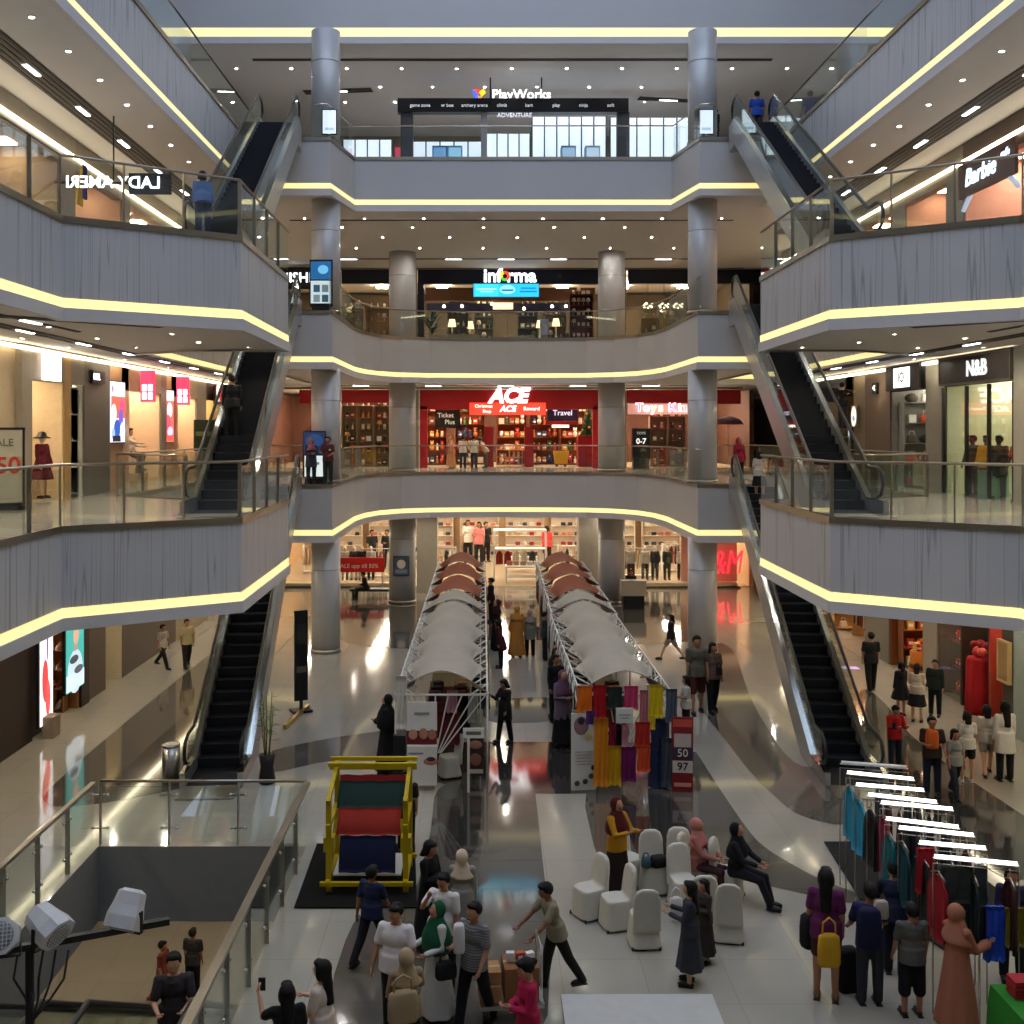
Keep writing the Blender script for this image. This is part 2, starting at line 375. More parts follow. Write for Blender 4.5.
struct(MB().box((-3.5, 47.2, 1.85), (.9, .9, 3.7)).build('column', M('stone_pier', (.40, .36, .30), .5)), 'square stone pier beside the left shop window', 'column')
struct(MB().box((3.7, 46.6, 1.85), (1.0, 1.2, 3.7)).build('column', M('stone_pier')), 'square stone pier beside the right shop window', 'column')

# ------------------------------------------------------------------ ceiling lights
def downlight_row(pts, z, label, group, r=.043):
    first = None
    for i, (x, y) in enumerate(pts):
        if first is None:
            mb = MB(); mb.lathe([(r * 1.03, .02), (r * 1.03, -.022), (r * 1.4, -.022), (r * 1.4, .02)], n=14, mi=1); mb.lathe([(r, -.014), (r, -.006)], n=12, mi=0)
            first = o = mb.build('ceiling_light', [LAMPN if z > 12 else LAMP, WHITE])
        else:
            o = first.copy(); COL.objects.link(o)
        o.location = (x, y, z); tag(o, label, 'ceiling light', group)
for sx, sd in ((-1, 'left'), (1, 'right')):
    downlight_row([(sx * 9.2, 10.5 + 1.7 * i) for i in range(14)], 14.70, 'round downlight in the row under the %s gallery of the top floor shown' % sd, 'downlights under the fourth storey, %s side' % sd)
    downlight_row([(sx * x, y) for y in (15, 17.5, 20, 22.5, 25, 29, 33, 37, 41) for x in (9.3, 10.9) if not (y > 26 and x < 10)] + [(sx * 7.4, 21.5), (sx * 7.4, 23.5), (sx * 6.6, 25)], 9.20, 'round downlight in the ceiling of the %s shopping gallery at eye level' % sd, 'downlights of the second storey, %s side' % sd)
    downlight_row([(sx * x, y) for y in (12, 16, 20, 24, 28, 33, 38) for x in (9.5, 10.9)], 3.70, 'round downlight above the ground floor walkway on the %s' % sd, 'ground walkway downlights, %s side' % sd)
downlight_row([(x * 1.95 - 9.75, 37.2) for x in range(11)], 20.055, 'round downlight in the front row of the topmost far ceiling', 'front downlights, topmost far ceiling')
downlight_row([(x * 1.95 - 6.8, 39.2) for x in range(8)], 20.055, 'round downlight in the middle row of the topmost far ceiling', 'middle downlights, topmost far ceiling')
downlight_row([(x * 1.95 - 6.4, 41.0) for x in range(7)], 20.055, 'round downlight in the back row of the topmost far ceiling', 'back downlights, topmost far ceiling')
downlight_row([(x * 2.1 - 7.3, 37) for x in range(8)] + [(x * 2.6 - 6.2, 38.6) for x in range(6)] + [(x * 2.6 - 4.9, 40.6) for x in range(5)] + [(x * 2.6 - 6.2, 43) for x in range(6)], 14.70, 'round downlight in the far ceiling above the furniture store', 'downlights above the furniture store')
downlight_row([(x * 2.2 - 6.6, 45.5) for x in range(7)] + [(-6.9, 36), (6.9, 36), (-6.9, 39), (6.9, 39)], 9.20, 'round downlight in the far ceiling above the red store front', 'downlights above the red store')
downlight_row([(x * 2.2 - 6.6, 45.5) for x in range(7)], 3.70, 'round downlight above the far ground floor walkway', 'downlights before the clothes shop')
# slotted channels in the ceilings
def channel(pts, z, w, label, nseg, lamp=True, nl=5):
    (x0, y0), (x1, y1) = pts; L = sqrt((x1 - x0) ** 2 + (y1 - y0) ** 2); a = atan2(y1 - y0, x1 - x0)
    t = thing('ceiling_channel', label, 'ceiling channel', ((x0 + x1) / 2, (y0 + y1) / 2, z), a)
    mb = MB()
    for k in range(nl): mb.box((0, (k - (nl - 1) / 2) * w / nl, 0), (L, w / nl * .55, .02))
    mb.build('slot', M('slot_black', (.014, .013, .013), .6), t)
    MB().box((0, 0, .012), (L, w, .016)).build('tray', M('slot_tray', (.16, .13, .11), .6), t)
    if lamp:
        for k in range(nseg): MB().box((-L / 2 + (k + .5) * L / nseg, 0, -.012), (.70, .09, .02)).build('lamp', LAMPC, t)
for sx, sd in ((-1, 'left'), (1, 'right')):
    channel([(sx * 10.4, 12), (sx * 10.4, 40)], 14.70, .72, 'long black slotted channel with white lamps in the upper %s ceiling' % sd, 10)
    channel([(sx * 10.2, 19.5), (sx * 10.2, 38)], 9.20, .45, 'long slotted channel with lamps above the %s gallery at eye level' % sd, 6, nl=2)
    channel([(sx * 9.6, 18.2), (sx * 7.2, 20.2)], 9.20, .40, 'short slanting slotted channel over the %s gallery corner' % sd, 1, False, 4)
    channel([(sx * 9.4, 17.2), (sx * 9.2, 21.2)], 9.20, .16, 'thin straight slot in the %s gallery ceiling near the corner' % sd, 1, True, 1)
channel([(-9, 36.4), (9, 36.4)], 20.055, .22, 'thin dark slot across the topmost far ceiling', 7, False, 1)
channel([(-7.8, 39.9), (-5.2, 39.6)], 20.055, .5, 'short dark lamp channel in the topmost far ceiling left of the dark portal', 1, True, 2)
channel([(5.0, 40.6), (7.4, 41.0)], 20.055, .4, 'short dark lamp channel in the topmost far ceiling right of the dark portal', 1, True, 2)
channel([(-7.9, 37.4), (7.9, 37.4)], 14.70, .16, 'thin dark slot across the ceiling over the furniture store', 7, False, 1)
channel([(-8, 45.8), (8, 45.8)], 14.70, .3, 'lamp channel along the furniture store front', 7, True, 1)
channel([(-8, 46.4), (8, 46.4)], 9.20, .25, 'lamp channel along the red store front', 5, True, 1)
# ------------------------------------------------------------------ glass railings
def railing(label, pts, F, h=1.1, step=1.25, rail=.028, post=True, mat=BRONZE, clamps=False, wide=0., lean=0, z0=.02, cat='railing'):
    t = thing('glass_railing', label, cat, (pts[0][0], pts[0][1], F))
    P = [(x - pts[0][0], y - pts[0][1]) for x, y in pts]
    if wide:
        mb = MB()
        for a, b in zip(P, P[1:]): mb.bar((a[0], a[1], h), (b[0], b[1], h), wide, .05)
    else:
        mb = MB(); mb.tube([(x, y, h) for x, y in P], rail, 8)
    mb.build('handrail', mat, t)
    for i, (a, b) in enumerate(zip(P, P[1:])):
        L = sqrt((b[0] - a[0]) ** 2 + (b[1] - a[1]) ** 2); n = max(1, round(L / step)); ang = atan2(b[1] - a[1], b[0] - a[0])
        for k in range(n):
            q0, q1 = k / n, (k + 1) / n
            p0 = (a[0] + (b[0] - a[0]) * q0, a[1] + (b[1] - a[1]) * q0); c = (a[0] + (b[0] - a[0]) * (q0 + q1) / 2, a[1] + (b[1] - a[1]) * (q0 + q1) / 2)
            MB().box((c[0], c[1], (h + z0) / 2 - .03), (L / n - .03, .016, h - z0 - .10), rz=ang).build('glass_panel', GLASS, t)
            if post and (k > 0 or i == 0 or L > .8):
                pm = MB(); pm.box((p0[0], p0[1], h / 2), (.022, .075, h), rz=ang); po = pm.build('post', mat, t)
                if clamps:
                    pm = MB()
                    for zz in (.28, .86):
                        pm.box((p0[0], p0[1], zz), (.26, .03, .02), rz=ang)
                        for sg in (-1, 1): pm.ell((p0[0] + sg * .13 * cos(ang), p0[1] + sg * .13 * sin(ang), zz), (.03, .03, .03), 8, 5)
                    pm.build('clamp', CHROME, po)
    return t
def seg(line, d): return offset(line, d)
for F, nm in ((5.5, 'second'), (11., 'third')):
    for sx, sd in ((-1, 'left'), (1, 'right')):
        e = offset([(-8.5, 11), (-8.5, 18.6), (-5.75, 20.5), (-5.80, 25.9)], -.035)
        railing('glass railing with flat metal posts along the %s gallery of the %s storey' % (sd, nm), [(sx * -x, y) for x, y in e] if sx > 0 else e, F)
        e = offset([(-8.3, 26.0), (-10.5, 27.5), (-10.5, 43.9), (-8.3, 43.9)], -.09)
        railing('glass railing round the %s escalator opening of the %s storey' % (sd, nm), [(sx * -x, y) for x, y in e] if sx > 0 else e, F, step=2.)
    railing('curved glass railing along the far gallery of the %s storey' % nm, offset(half[3:] + [(0, 43.15)] + mir(half)[:-3], -.09), F, step=1.7, post=False)
for sx, sd in ((-1, 'left'), (1, 'right')):
    railing('clear glass railing along the %s gallery of the fourth storey' % sd, [(sx * 8.6, 11), (sx * 8.6, 34.9)], 16.5, step=1.6, post=False, mat=CHROME)
railing('clear glass railing along the far gallery before the pale glowing panels', offset([(-6.4, 33.3)] + h4[3:] + mir(h4)[:2] + [(6.4, 33.3)], -.08), 16.5, step=1.6, post=False, mat=CHROME)
railing('glass railing with clamped posts along the back of the escalator well', [(VX0, VY1 + .1), (VX1, VY1 + .1)], 0, step=1.15, mat=BRONZE, clamps=True)
railing('glass railing with bent posts along the left side of the escalator well', [(VX0 - .08, 9), (VX0 - .08, VY1)], 0, step=1.2, mat=BRONZE, clamps=True, wide=.09)
railing('glass railing with a broad pale top rail along the right side of the escalator well', [(VX1 + .02, 9), (VX1 + .02, VY1)], 0, step=1.2, mat=BRONZE, clamps=True, wide=.11)

# ------------------------------------------------------------------ escalators
CLAD = M('escalator_clad', (.42, .41, .39), .28, metal=.6, var=.05, scale=1)
def escalator(label, B, T, F, rise=5.5, fb=1.2, ft=1.0, deck=True):
    dx, dy = T[0] - B[0], T[1] - B[1]; L = sqrt(dx * dx + dy * dy)
    t = thing('escalator', label, 'escalator', (B[0], B[1], F), atan2(-dx, dy))
    run = L - fb - ft
    def z(u): return 0. if u < fb else (rise if u > fb + run else rise * (u - fb) / run)
    hw = .50; n = 28; prof = [(0, .0), (fb, .0)]
    for k in range(n):
        u0 = fb + run * k / n; z1 = rise * (k + 1) / n
        prof += [(u0 + .02, z1), (u0 + run / n + .02, z1)]
    prof += [(L, rise)]
    low = [(u, z(u) - .25) for u in (L, fb + run, fb, 0)]
    poly = prof + low; m = len(poly); mb = MB()
    vs = [(-hw, u, zz + .01) for u, zz in poly] + [(hw, u, zz + .01) for u, zz in poly]
    mb.add(vs, [(i, (i + 1) % m, (i + 1) % m + m, i + m) for i in range(m)] )
    mb.build('steps', STEPM, t)
    # side cladding, deck, balustrade glass, handrail
    us = [0, fb * .5, fb, fb + run * .1, fb + run, L - ft * .5, L]
    for sg in (-1, 1):
        up = [(u, z(u) + .26) for u in us]; dn = [(u, max(z(u) - .55, -.0)) for u in us][::-1]
        pl = up + dn; mm = len(pl); x0, x1 = sorted((sg * .52, sg * .63)); mb = MB()
        mb.add([(x0, u, zz) for u, zz in pl] + [(x1, u, zz) for u, zz in pl], [(i, i + mm, (i + 1) % mm + mm, (i + 1) % mm) for i in range(mm)])
        for off, rev in ((0, True), (mm, False)):
            for i in range(len(us) - 1):
                q = [off + i, off + i + 1, off + mm - 2 - i, off + mm - 1 - i]
                mb.f.append(tuple(q if rev else q[::-1])); mb.m.append(0); mb.sm.append(False)
        sp = mb.build('side_panel', CLAD, t)
        mb = MB()
        for a, b in zip(up, up[1:]): mb.bar((sg * .58, a[0], a[1] + .01), (sg * .58, b[0], b[1] + .01), .12, .03)
        mb.build('deck', CHROME, sp)
        g = MB(); gu = [.5, fb, fb + run, L - .5]
        for a, b in zip(gu, gu[1:]):
            m2 = max(1, round((b - a) / 1.6))
            for k in range(m2):
                ua, ub = a + (b - a) * k / m2 + .008, a + (b - a) * (k + 1) / m2 - .008
                q = [(sg * .57 + e, u, z(u) + hh) for e in (-.008, .008) for u, hh in ((ua, .27), (ub, .27), (ub, .90), (ua, .90))]
                g.add(q, [(0, 1, 2, 3), (7, 6, 5, 4), (0, 4, 5, 1), (1, 5, 6, 2), (2, 6, 7, 3), (3, 7, 4, 0)])
        bg = g.build('balustrade', GLASS, t)
        hr = [(.55, .32), (.28, .40), (.16, .60), (.28, .84), (.55, .93)] + [(u, .93) for u in (fb, fb + run)] + [(L - .55, .93), (L - .28, .84), (L - .16, .60), (L - .28, .40), (L - .55, .32)]
        MB().tube([(sg * .57, u, z(u) + hh) for u, hh in hr], .038, 8).build('handrail', RUBBER, bg)
    so = MB()
    for a, b in zip(us[3:-1], us[4:]):
        so.bar((0, a, z(a) - .52), (0, b, z(b) - .52), 1.04, .05)
    so.build('soffit', CLAD, t)
    MB().box((0, -.35, .012), (1.15, .75, .02)).build('floor_plate', STEEL, t)
    return t
for F, nm in ((0, 'ground floor to the second storey'), (5.5, 'second storey to the third'), (11., 'third storey to the fourth')):
    for sx, sd in ((-1, 'left'), (1, 'right')):
        escalator('steep escalator with black steps on the %s, from the %s' % (sd, nm), (sx * 6.52, 21.2), (sx * 7.35, 33.0), F + .01)
escalator('escalator in the well carrying the man up from the lower ground floor', (-4.80, 22.3), (-4.80, 10.5), -5.49)
escalator('escalator in the well beside the stage lights, left of the man', (-6.45, 22.3), (-6.45, 10.5), -5.49)
# ------------------------------------------------------------------ people
SKIN = {'a': C('a8765a', .55), 'b': C('c49272', .55), 'c': C('8a5a40', .55)}
HAIRM = M('hair_black', (.010, .008, .007), .6, var=.3, scale=40, spec=.15)
EYEM = M('eye_dark', (.01, .008, .007), .3); EYEW = M('eye_white', (.6, .58, .55), .4); LIPM = C('8a4a40', .5)
PENDING = []                                                     # (object, voxel size, smoothing, extra mesh builder)
def raw_obj(mb, name, mats, parent):
    return mb.build(name, mats, parent)
def flush():
    """voxel-remesh every pending body or garment into one continuous surface, then add its small features"""
    for o, vx, sm, ex in PENDING:
        m = o.modifiers.new('r', 'REMESH'); m.mode = 'VOXEL'; m.voxel_size = vx; m.use_smooth_shade = True
        if sm: s = o.modifiers.new('s', 'SMOOTH'); s.factor = .5; s.iterations = sm
    bpy.context.view_layer.update()
    dg = bpy.context.evaluated_depsgraph_get()
    done = [(o, bpy.data.meshes.new_from_object(o.evaluated_get(dg)), ex) for o, vx, sm, ex in PENDING]
    for o, me, ex in done:
        o.modifiers.clear(); old = o.data; mats = list(old.materials)
        if ex and ex.v:
            b = len(me.vertices); vs = [tuple(v.co) for v in me.vertices] + ex.v
            fs = [tuple(p.vertices) for p in me.polygons] + [tuple(b + i for i in f) for f in ex.f]
            mi = [0] * len(me.polygons) + ex.m
            n = bpy.data.meshes.new(old.name); n.from_pydata(vs, [], fs); n.polygons.foreach_set('material_index', mi)
            n.polygons.foreach_set('use_smooth', [True] * len(fs)); n.update(); bpy.data.meshes.remove(me); me = n
        me.materials.clear()
        for m in mats: me.materials.append(m)
        o.data = me; bpy.data.meshes.remove(old)
    PENDING.clear()
def limb(mb, pts, rs, T=None, n=10):
    mb.tube(pts, rs, n, T=T)
    for p, r in zip(pts, rs): mb.ell(p, (r, r, r), n, 6, T=T)

def person(label, loc, rz, H=1.65, skin='a', female=False, top=('tee', '888888'), bottom=('trousers', '222222'), hair='short', hijab=None,
           arms=((4, 6, 8, 2), (4, 6, 8, 2)), legs=((0, 0), (0, 0)), lean=0, hyaw=0, hpitch=0, shoes='1a1a1a', vx=.020, sit=False, group=None, body_mat=None, fat=1., face=True, cat='person', name='person', fallen=0):
    """a clothed figure facing -Y; H in metres; arms = (forward swing, spread, elbow bend, forearm spread) right then left; legs = (hip forward, knee bend)"""
    s = H / 1.70 * (11 / 12)
    t = thing(name, label, cat, loc, radians(rz), group); t.scale = (s * 1.1, s * 1.1, s)
    Rl = Matrix.Translation((0, 0, .93)) @ Matrix.Rotation(radians(lean), 4, 'X') @ Matrix.Translation((0, 0, -.93))
    Rh = Rl @ Matrix.Translation((0, 0, 1.48)) @ Matrix.Rotation(radians(hyaw), 4, 'Z') @ Matrix.Rotation(radians(hpitch), 4, 'X') @ Matrix.Translation((0, 0, -1.48))
    sh = .148 if female else .170
    # legs
    leg = []
    for i, sg in enumerate((-1, 1)):
        h, k = radians(legs[i][0]), radians(legs[i][1]); sp = .035 if not sit else .05
        hip = Vector((sg * .085, 0, .90))
        d1 = Vector((sg * sp, -sin(h), -cos(h))).normalized(); d2 = Vector((sg * .01, -sin(h - k), -cos(h - k))).normalized()
        kn = hip + d1 * .42; an = kn + d2 * .41
        leg.append((hip, kn, an, d2))
    dz = min(l[2].z for l in leg) - .075
    G = Matrix.Translation((0, 0, -dz)); Rl = G @ Rl; Rh = G @ Rh
    arm = []
    for i, sg in enumerate((-1, 1)):
        sw, ab, el, ab2 = (radians(v) for v in arms[i])
        S = Vector((sg * sh, .0, 1.385)); d1 = Vector((sg * sin(ab), -sin(sw) * cos(ab), -cos(sw) * cos(ab)))
        d2 = Vector((sg * sin(ab2), -sin(sw + el) * cos(ab2), -cos(sw + el) * cos(ab2)))
        E = S + d1 * .275; Wr = E + d2 * .235
        arm.append((S, E, Wr, d1, d2))
    # body: one continuous surface
    b = MB()
    b.ell((0, -.005, 1.585), (.080, .099, .118), 12, 9, T=Rh); b.ell((0, -.035, 1.535), (.056, .062, .062), 10, 7, T=Rh)
    b.ell((0, -.098, 1.572), (.013, .018, .022), 8, 5, T=Rh)
    for sg in (-1, 1): b.ell((sg * .076, .005, 1.578), (.012, .022, .032), 6, 5, T=Rh)
    limb(b, [(0, .01, 1.40), (0, .0, 1.52)], [.058, .05], T=Rl)
    w = (.92 if female else 1.) * fat
    b.ell((0, 0, 1.27), (.150 * w, .095 * fat, .18), 12, 8, T=Rl); b.ell((0, 0, 1.08), (.130 * w, .090 * fat, .17), 12, 8, T=Rl); b.ell((0, .005, .93), (.150 * fat, .105 * fat, .12), 12, 8, T=Rl)
    for (S, E, Wr, d1, d2), sg in zip(arm, (-1, 1)):
        limb(b, [(sg * sh * .5, 0, 1.38), S, E, Wr], [.055, .052, .040, .027], T=Rl); b.ell(Wr + d2 * .055, (.030, .026, .045), 8, 6, T=Rl)
    for hip, kn, an, d2 in leg:
        limb(b, [hip, kn, an], [.082, .054, .038], T=G); b.ell(an + Vector((0, -.06, -.035)), (.036, .10, .034), 8, 6, T=G)
    ex = MB()
    if face:
        for sg in (-1, 1):
            ex.ell((sg * .031, -.090, 1.592), (.015, .010, .008), 8, 5, 1, T=Rh); ex.ell((sg * .031, -.098, 1.592), (.008, .005, .0075), 6, 5, 2, T=Rh)
            ex.ell((sg * .032, -.094, 1.614), (.021, .008, .005), 6, 4, 2, T=Rh)
        ex.ell((0, -.096, 1.530), (.025, .010, .008), 8, 5, 3, T=Rh)
    for (S, E, Wr, d1, d2), sg in zip(arm, (-1, 1)):             # fingers rooted in the palm, thumb from its side
        side = d2.cross(Vector((0, 0, 1))); side = Vector((1, 0, 0)) if side.length < .2 else side.normalized()
        pal = side.cross(d2).normalized(); tip = Wr + d2 * .085
        if abs(d2.z) > .8: side, pal = Vector((0, 1, 0)), Vector((-sg, 0, 0))
        for q, Lf in ((-.024, .058), (-.008, .070), (.008, .074), (.024, .066)):
            p0 = tip + side * q - d2 * .012; p1 = p0 + (d2 * .9 + pal * .25).normalized() * Lf * .55; p2 = p1 + (d2 * .7 + pal * .7).normalized() * Lf * .5
            ex.tube([p0, p1, p2], [.0095, .0085, .006], 6, 0, T=Rl)
        p0 = Wr + d2 * .035 - side * .022; p1 = p0 + (d2 * .6 - side * .7 + pal * .3).normalized() * .034; p2 = p1 + (d2 * .9 - side * .1 + pal * .3).normalized() * .028
        ex.tube([p0, p1, p2], [.011, .0095, .007], 6, 0, T=Rl)
    bo = raw_obj(b, 'body', [body_mat or SKIN[skin], EYEW, EYEM, LIPM], t); PENDING.append((bo, vx, 1, ex))
    # top garment
    kind, col = top[0], top[1]; tm = col if not isinstance(col, str) else C(col, .85)
    long_robe = kind in ('abaya', 'dress')
    c = MB(); e = .022
    c.ell((0, 0, 1.27), (.150 * w + e, .095 * fat + e, .17), 14, 8, T=Rl); c.ell((0, 0, 1.08), (.130 * w + e, .090 * fat + e + .006, .18), 14, 8, T=Rl)
    if female: c.ell((0, -.07, 1.25), (.12, .055, .065), 10, 6, T=Rl)
    c.tube([(0, 0, 1.36), (0, .0, 1.435)], [.12, .062], 12, T=Rl)
    hem = .82 if kind in ('tee', 'long', 'shirt') else (.62 if kind == 'tunic' else .80)
    if not long_robe:
        c.loft([[((.150 * fat + e + .012 + (.97 - z) * .06) * cos(a), (.105 * fat + e + .014 + (.97 - z) * .06) * sin(a) + .004, z) for a in [2 * pi * k / 16 for k in range(16)]] for z in (1.06, .95, hem)], T=Rl)
    for (S, E, Wr, d1, d2), sg in zip(arm, (-1, 1)):
        if kind == 'tank': limb(c, [(sg * sh * .4, 0, 1.37), (sg * sh * .9, 0, 1.385)], [.07, .066], T=Rl)
        elif kind in ('tee',): limb(c, [(sg * sh * .5, 0, 1.37), S, S + d1 * .20], [.070, .064, .062], T=Rl)
        else: limb(c, [(sg * sh * .5, 0, 1.37), S, E, Wr - d2 * .03], [.070, .064, .055, .046 if kind != 'abaya' else .07], T=Rl)
    if long_robe and not sit:
        hemz = .09 if kind == 'abaya' else (top[2] if len(top) > 2 else .12)
        z0 = dz
        rings = []
        for i in range(7):
            f = i / 6; zz = 1.10 + (hemz + z0 - 1.10) * f; rx, ry = .15 + .13 * f, .12 + .13 * f
            rings.append([((rx + .018 * f * sin(7 * a + 1.3)) * cos(a), (ry + .018 * f * sin(7 * a + 1.3)) * sin(a) - (legs[0][0] + legs[1][0]) * .0008 * f, zz) for a in [2 * pi * k / 28 for k in range(28)]])
        c.loft(rings[::-1], T=G)
    to = raw_obj(c, {'abaya': 'robe', 'dress': 'dress', 'tunic': 'tunic', 'shirt': 'shirt', 'tank': 'vest'}.get(kind, 'shirt'), tm, t); PENDING.append((to, vx * .95, 2, None))
    # lower garment
    if bottom and not (long_robe and not sit):
        bk, bc = bottom[0], bottom[1]; bm = bc if not isinstance(bc, str) else C(bc, .85); d = MB()
        if bk in ('trousers', 'shorts'):
            d.ell((0, .005, .94), (.150 * fat + .016, .105 * fat + .016, .13), 14, 8, T=Rl)
            for hip, kn, an, d2 in leg:
                wd = .022 if bk == 'trousers' else .045
                if bk == 'trousers': limb(d, [hip, kn, an - d2 * .0], [.098 * fat, .054 + wd, .038 + wd * 1.1], T=G)
                else: limb(d, [hip, kn + (hip - kn) * (bottom[2] if len(bottom) > 2 else .1)], [.10 * fat, .070 + wd * .4], T=G)
        else:
            hz = (bottom[2] if len(bottom) > 2 else .12) + dz; rings = []
            for i in range(6):
                f = i / 5; zz = 1.02 + (hz - 1.02) * f; rx, ry = .155 + .085 * f, .12 + .09 * f
                rings.append([((rx + .015 * f * sin(8 * a)) * cos(a), (ry + .015 * f * sin(8 * a)) * sin(a), zz) for a in [2 * pi * k / 28 for k in range(28)]])
            d.loft(rings[::-1], T=G)
        PENDING.append((raw_obj(d, {'trousers': 'trousers', 'shorts': 'shorts'}.get(bk, 'skirt'), bm, t), vx * .95, 2, None))
    # hair or headscarf
    if hijab:
        cape = hijab[1] if isinstance(hijab, tuple) else .25; hijab = hijab[0] if isinstance(hijab, tuple) else hijab
        hm = C(hijab, .9); h = MB()
        h.ell((0, .024, 1.597), (.098, .104, .128), 14, 9, T=Rh); h.ell((0, .01, 1.475), (.080, .088, .07), 12, 7, T=Rh)
        h.loft([[((.085 + (.125 + (cape - .25) * .12) * min(1, f * cape / .25)) * cos(a), (.085 + (.062 + (cape - .25) * .22) * min(1, f * cape / .25)) * sin(a) - .004, 1.50 - cape * f + .02 * sin(3 * a)) for a in [2 * pi * k / 18 for k in range(18)]] for f in (1, .8, .6, .4, .2, 0)], T=Rl)
        PENDING.append((raw_obj(h, 'headscarf', hm, t), vx * .9, 2, None))
    elif hair:
        h = MB()
        h.ell((0, .022, 1.612), (.094, .103, .110), 14, 9, T=Rh); h.ell((0, -.048, 1.678), (.070, .054, .036), 10, 6, T=Rh)
        if hair in ('long', 'bob'):
            zl = 1.18 if hair == 'long' else 1.42
            h.loft([[((.085 - .02 * f) * cos(a), .055 + .045 * f + .050 * sin(a), 1.60 + (zl - 1.60) * f) for a in [2 * pi * k / 14 for k in range(14)]] for f in (1, .75, .5, .25, 0)], T=Rh if hair == 'bob' else Rl)
            for sg in (-1, 1): h.ell((sg * .078, .005, 1.56), (.022, .05, .085), 8, 6, T=Rh)
        if hair == 'bun': h.ell((0, .12, 1.63), (.045, .045, .045), 10, 6, T=Rh)
        if hair == 'tail': h.tube([(0, .10, 1.63), (0, .16, 1.54), (0, .14, 1.34)], [.03, .038, .012], 8, T=Rh)
        PENDING.append((raw_obj(h, 'hair', HAIRM, t), .016, 1, None))
    if shoes:
        sm = C(shoes, .5)
        for hip, kn, an, d2 in leg:
            f = MB(); f.ell(an + Vector((0, -.055, -.030)), (.045, .128, .046), 12, 7, T=G); f.box(an + Vector((0, -.055, -.066)), (.075, .23, .018), T=G)
            f.build('shoe', sm, t)
    return t
def by_feet(x, y, yhead, Z=0.):
    X, Y = gp(x, y, Z); h = (y - yhead) / (FPX / Y)
    return (X, Y, Z), h * 12 / 11
def by_head(x, yhead, H, Z=0.):
    h = H * 11 / 12; Y = FPX * (CAMZ - Z - h) / (yhead - CY)
    return ((x - CX) / FPX * Y + CAMX, Y, Z), H
def P(label, where, rz, **k):
    loc, H = where
    return person(label, loc, rz, H=H, **k)
walk = ((22, 8), (-20, 14)); st = ((2, 2), (-2, 2))
swing = ((20, 5, 14, 2), (-18, 5, 10, 2)); hold = ((8, 7, 88, -42), (10, 7, 82, -40)); phone = ((30, 8, 95, -14), (8, 6, 14, 2)); rest = ((4, 6, 8, 2), (4, 6, 8, 2))
# group by the weaving frame and in front
P('young man in navy T-shirt and black trousers walking past the yellow loom', by_feet(372, 962, 864), 150, top=('tee', '1c2340'), bottom=('trousers', '121216'), arms=swing, legs=walk, skin='c')
P('person all in black with dark hair standing right of the yellow loom', by_head(429, 841, 1.60), 60, female=True, top=('abaya', '0c0b0d'), bottom=None, hair='bob', arms=hold, hpitch=12)
P('woman in pale headscarf and long grey tunic seen from behind', by_head(462, 850, 1.54), 175, female=True, hijab='cdb79b', top=('tunic', '8f8a80'), bottom=('trousers', '15151a'), arms=rest)
P('man in white shirt with a hand raised to his mouth', by_head(444, 873, 1.62), -25, top=('tee', 'd6cfc8'), bottom=('trousers', '1a1a1e'), arms=((62, 6, 95, -30), (4, 6, 8, 2)), hpitch=10)
P('stout man in white T-shirt with short black hair facing the camera', by_head(396, 904, 1.66), -15, top=('tee', 'dcd2cc'), bottom=('trousers', '17171b'), arms=((6, 14, 14, 6), (10, 14, 40, -10)), fat=1.22, hpitch=8)
P('woman in green headscarf and long white dress', by_head(437, 903, 1.54), -60, female=True, hijab=('0f4a2c', .48), top=('dress', 'c9c4bb', .10), bottom=None, arms=((8, 10, 70, -10), (8, 10, 70, -10)))
P('boy in grey striped shirt and black trousers carrying a backpack', by_head(474, 902, 1.64), -35, top=('tee', STRIPE), bottom=('trousers', '101013'), arms=((20, 8, 85, -20), (6, 8, 30, 0)), legs=((14, 4), (-14, 8)))
P('woman in patterned beige headscarf with her back to the camera', by_head(406, 949, 1.58), 195, female=True, hijab='a58c68', top=('long', '8f7a5c'), bottom=('skirt', '14120f'), arms=((30, 12, 60, -10), (10, 8, 40, -8)))
P('man in khaki shirt leaning over the boxes on the cart', by_feet(556, 989, 880), -72, top=('tee', '857a63'), bottom=('trousers', '1b1a17'), arms=((52, 8, 10, -2), (46, 8, 16, -2)), legs=((12, 4), (-22, 8)), lean=14, skin='c')
P('woman in magenta and black top with tied dark hair', by_head(528, 959, 1.58), -75, female=True, top=('long', 'a3123f'), bottom=('trousers', '131316'), hair='bun', arms=hold, hpitch=16)
P('woman in white T-shirt with very long dark hair', by_head(322, 961, 1.60), -110, female=True, skin='b', top=('tee', 'd2bfae'), bottom=('trousers', '1b1715'), hair='long', arms=((18, 8, 70, -5), (10, 8, 50, -5)))
P('dark-haired woman lifting a phone with her left hand raised', by_head(287, 984, 1.58), -165, female=True, skin='b', top=('tee', '121114'), bottom=('trousers', '131316'), hair='long', arms=((10, 8, 60, -5), (50, 22, 95, 8)))
P('woman with long dark hair in a dark slate dress facing left', by_feet(690, 984, 882), -105, female=True, skin='b', top=('long', '32343b'), bottom=('skirt', '32343b', .28), hair='long', arms=((18, 6, 90, -12), (18, 6, 90, -12)))
P('person in brown long coat half hidden behind the woman in slate', by_feet(704, 962, 880), -60, female=True, top=('long', '3a332c'), bottom=('skirt', '2f2a25', .2), hair='long', arms=hold)
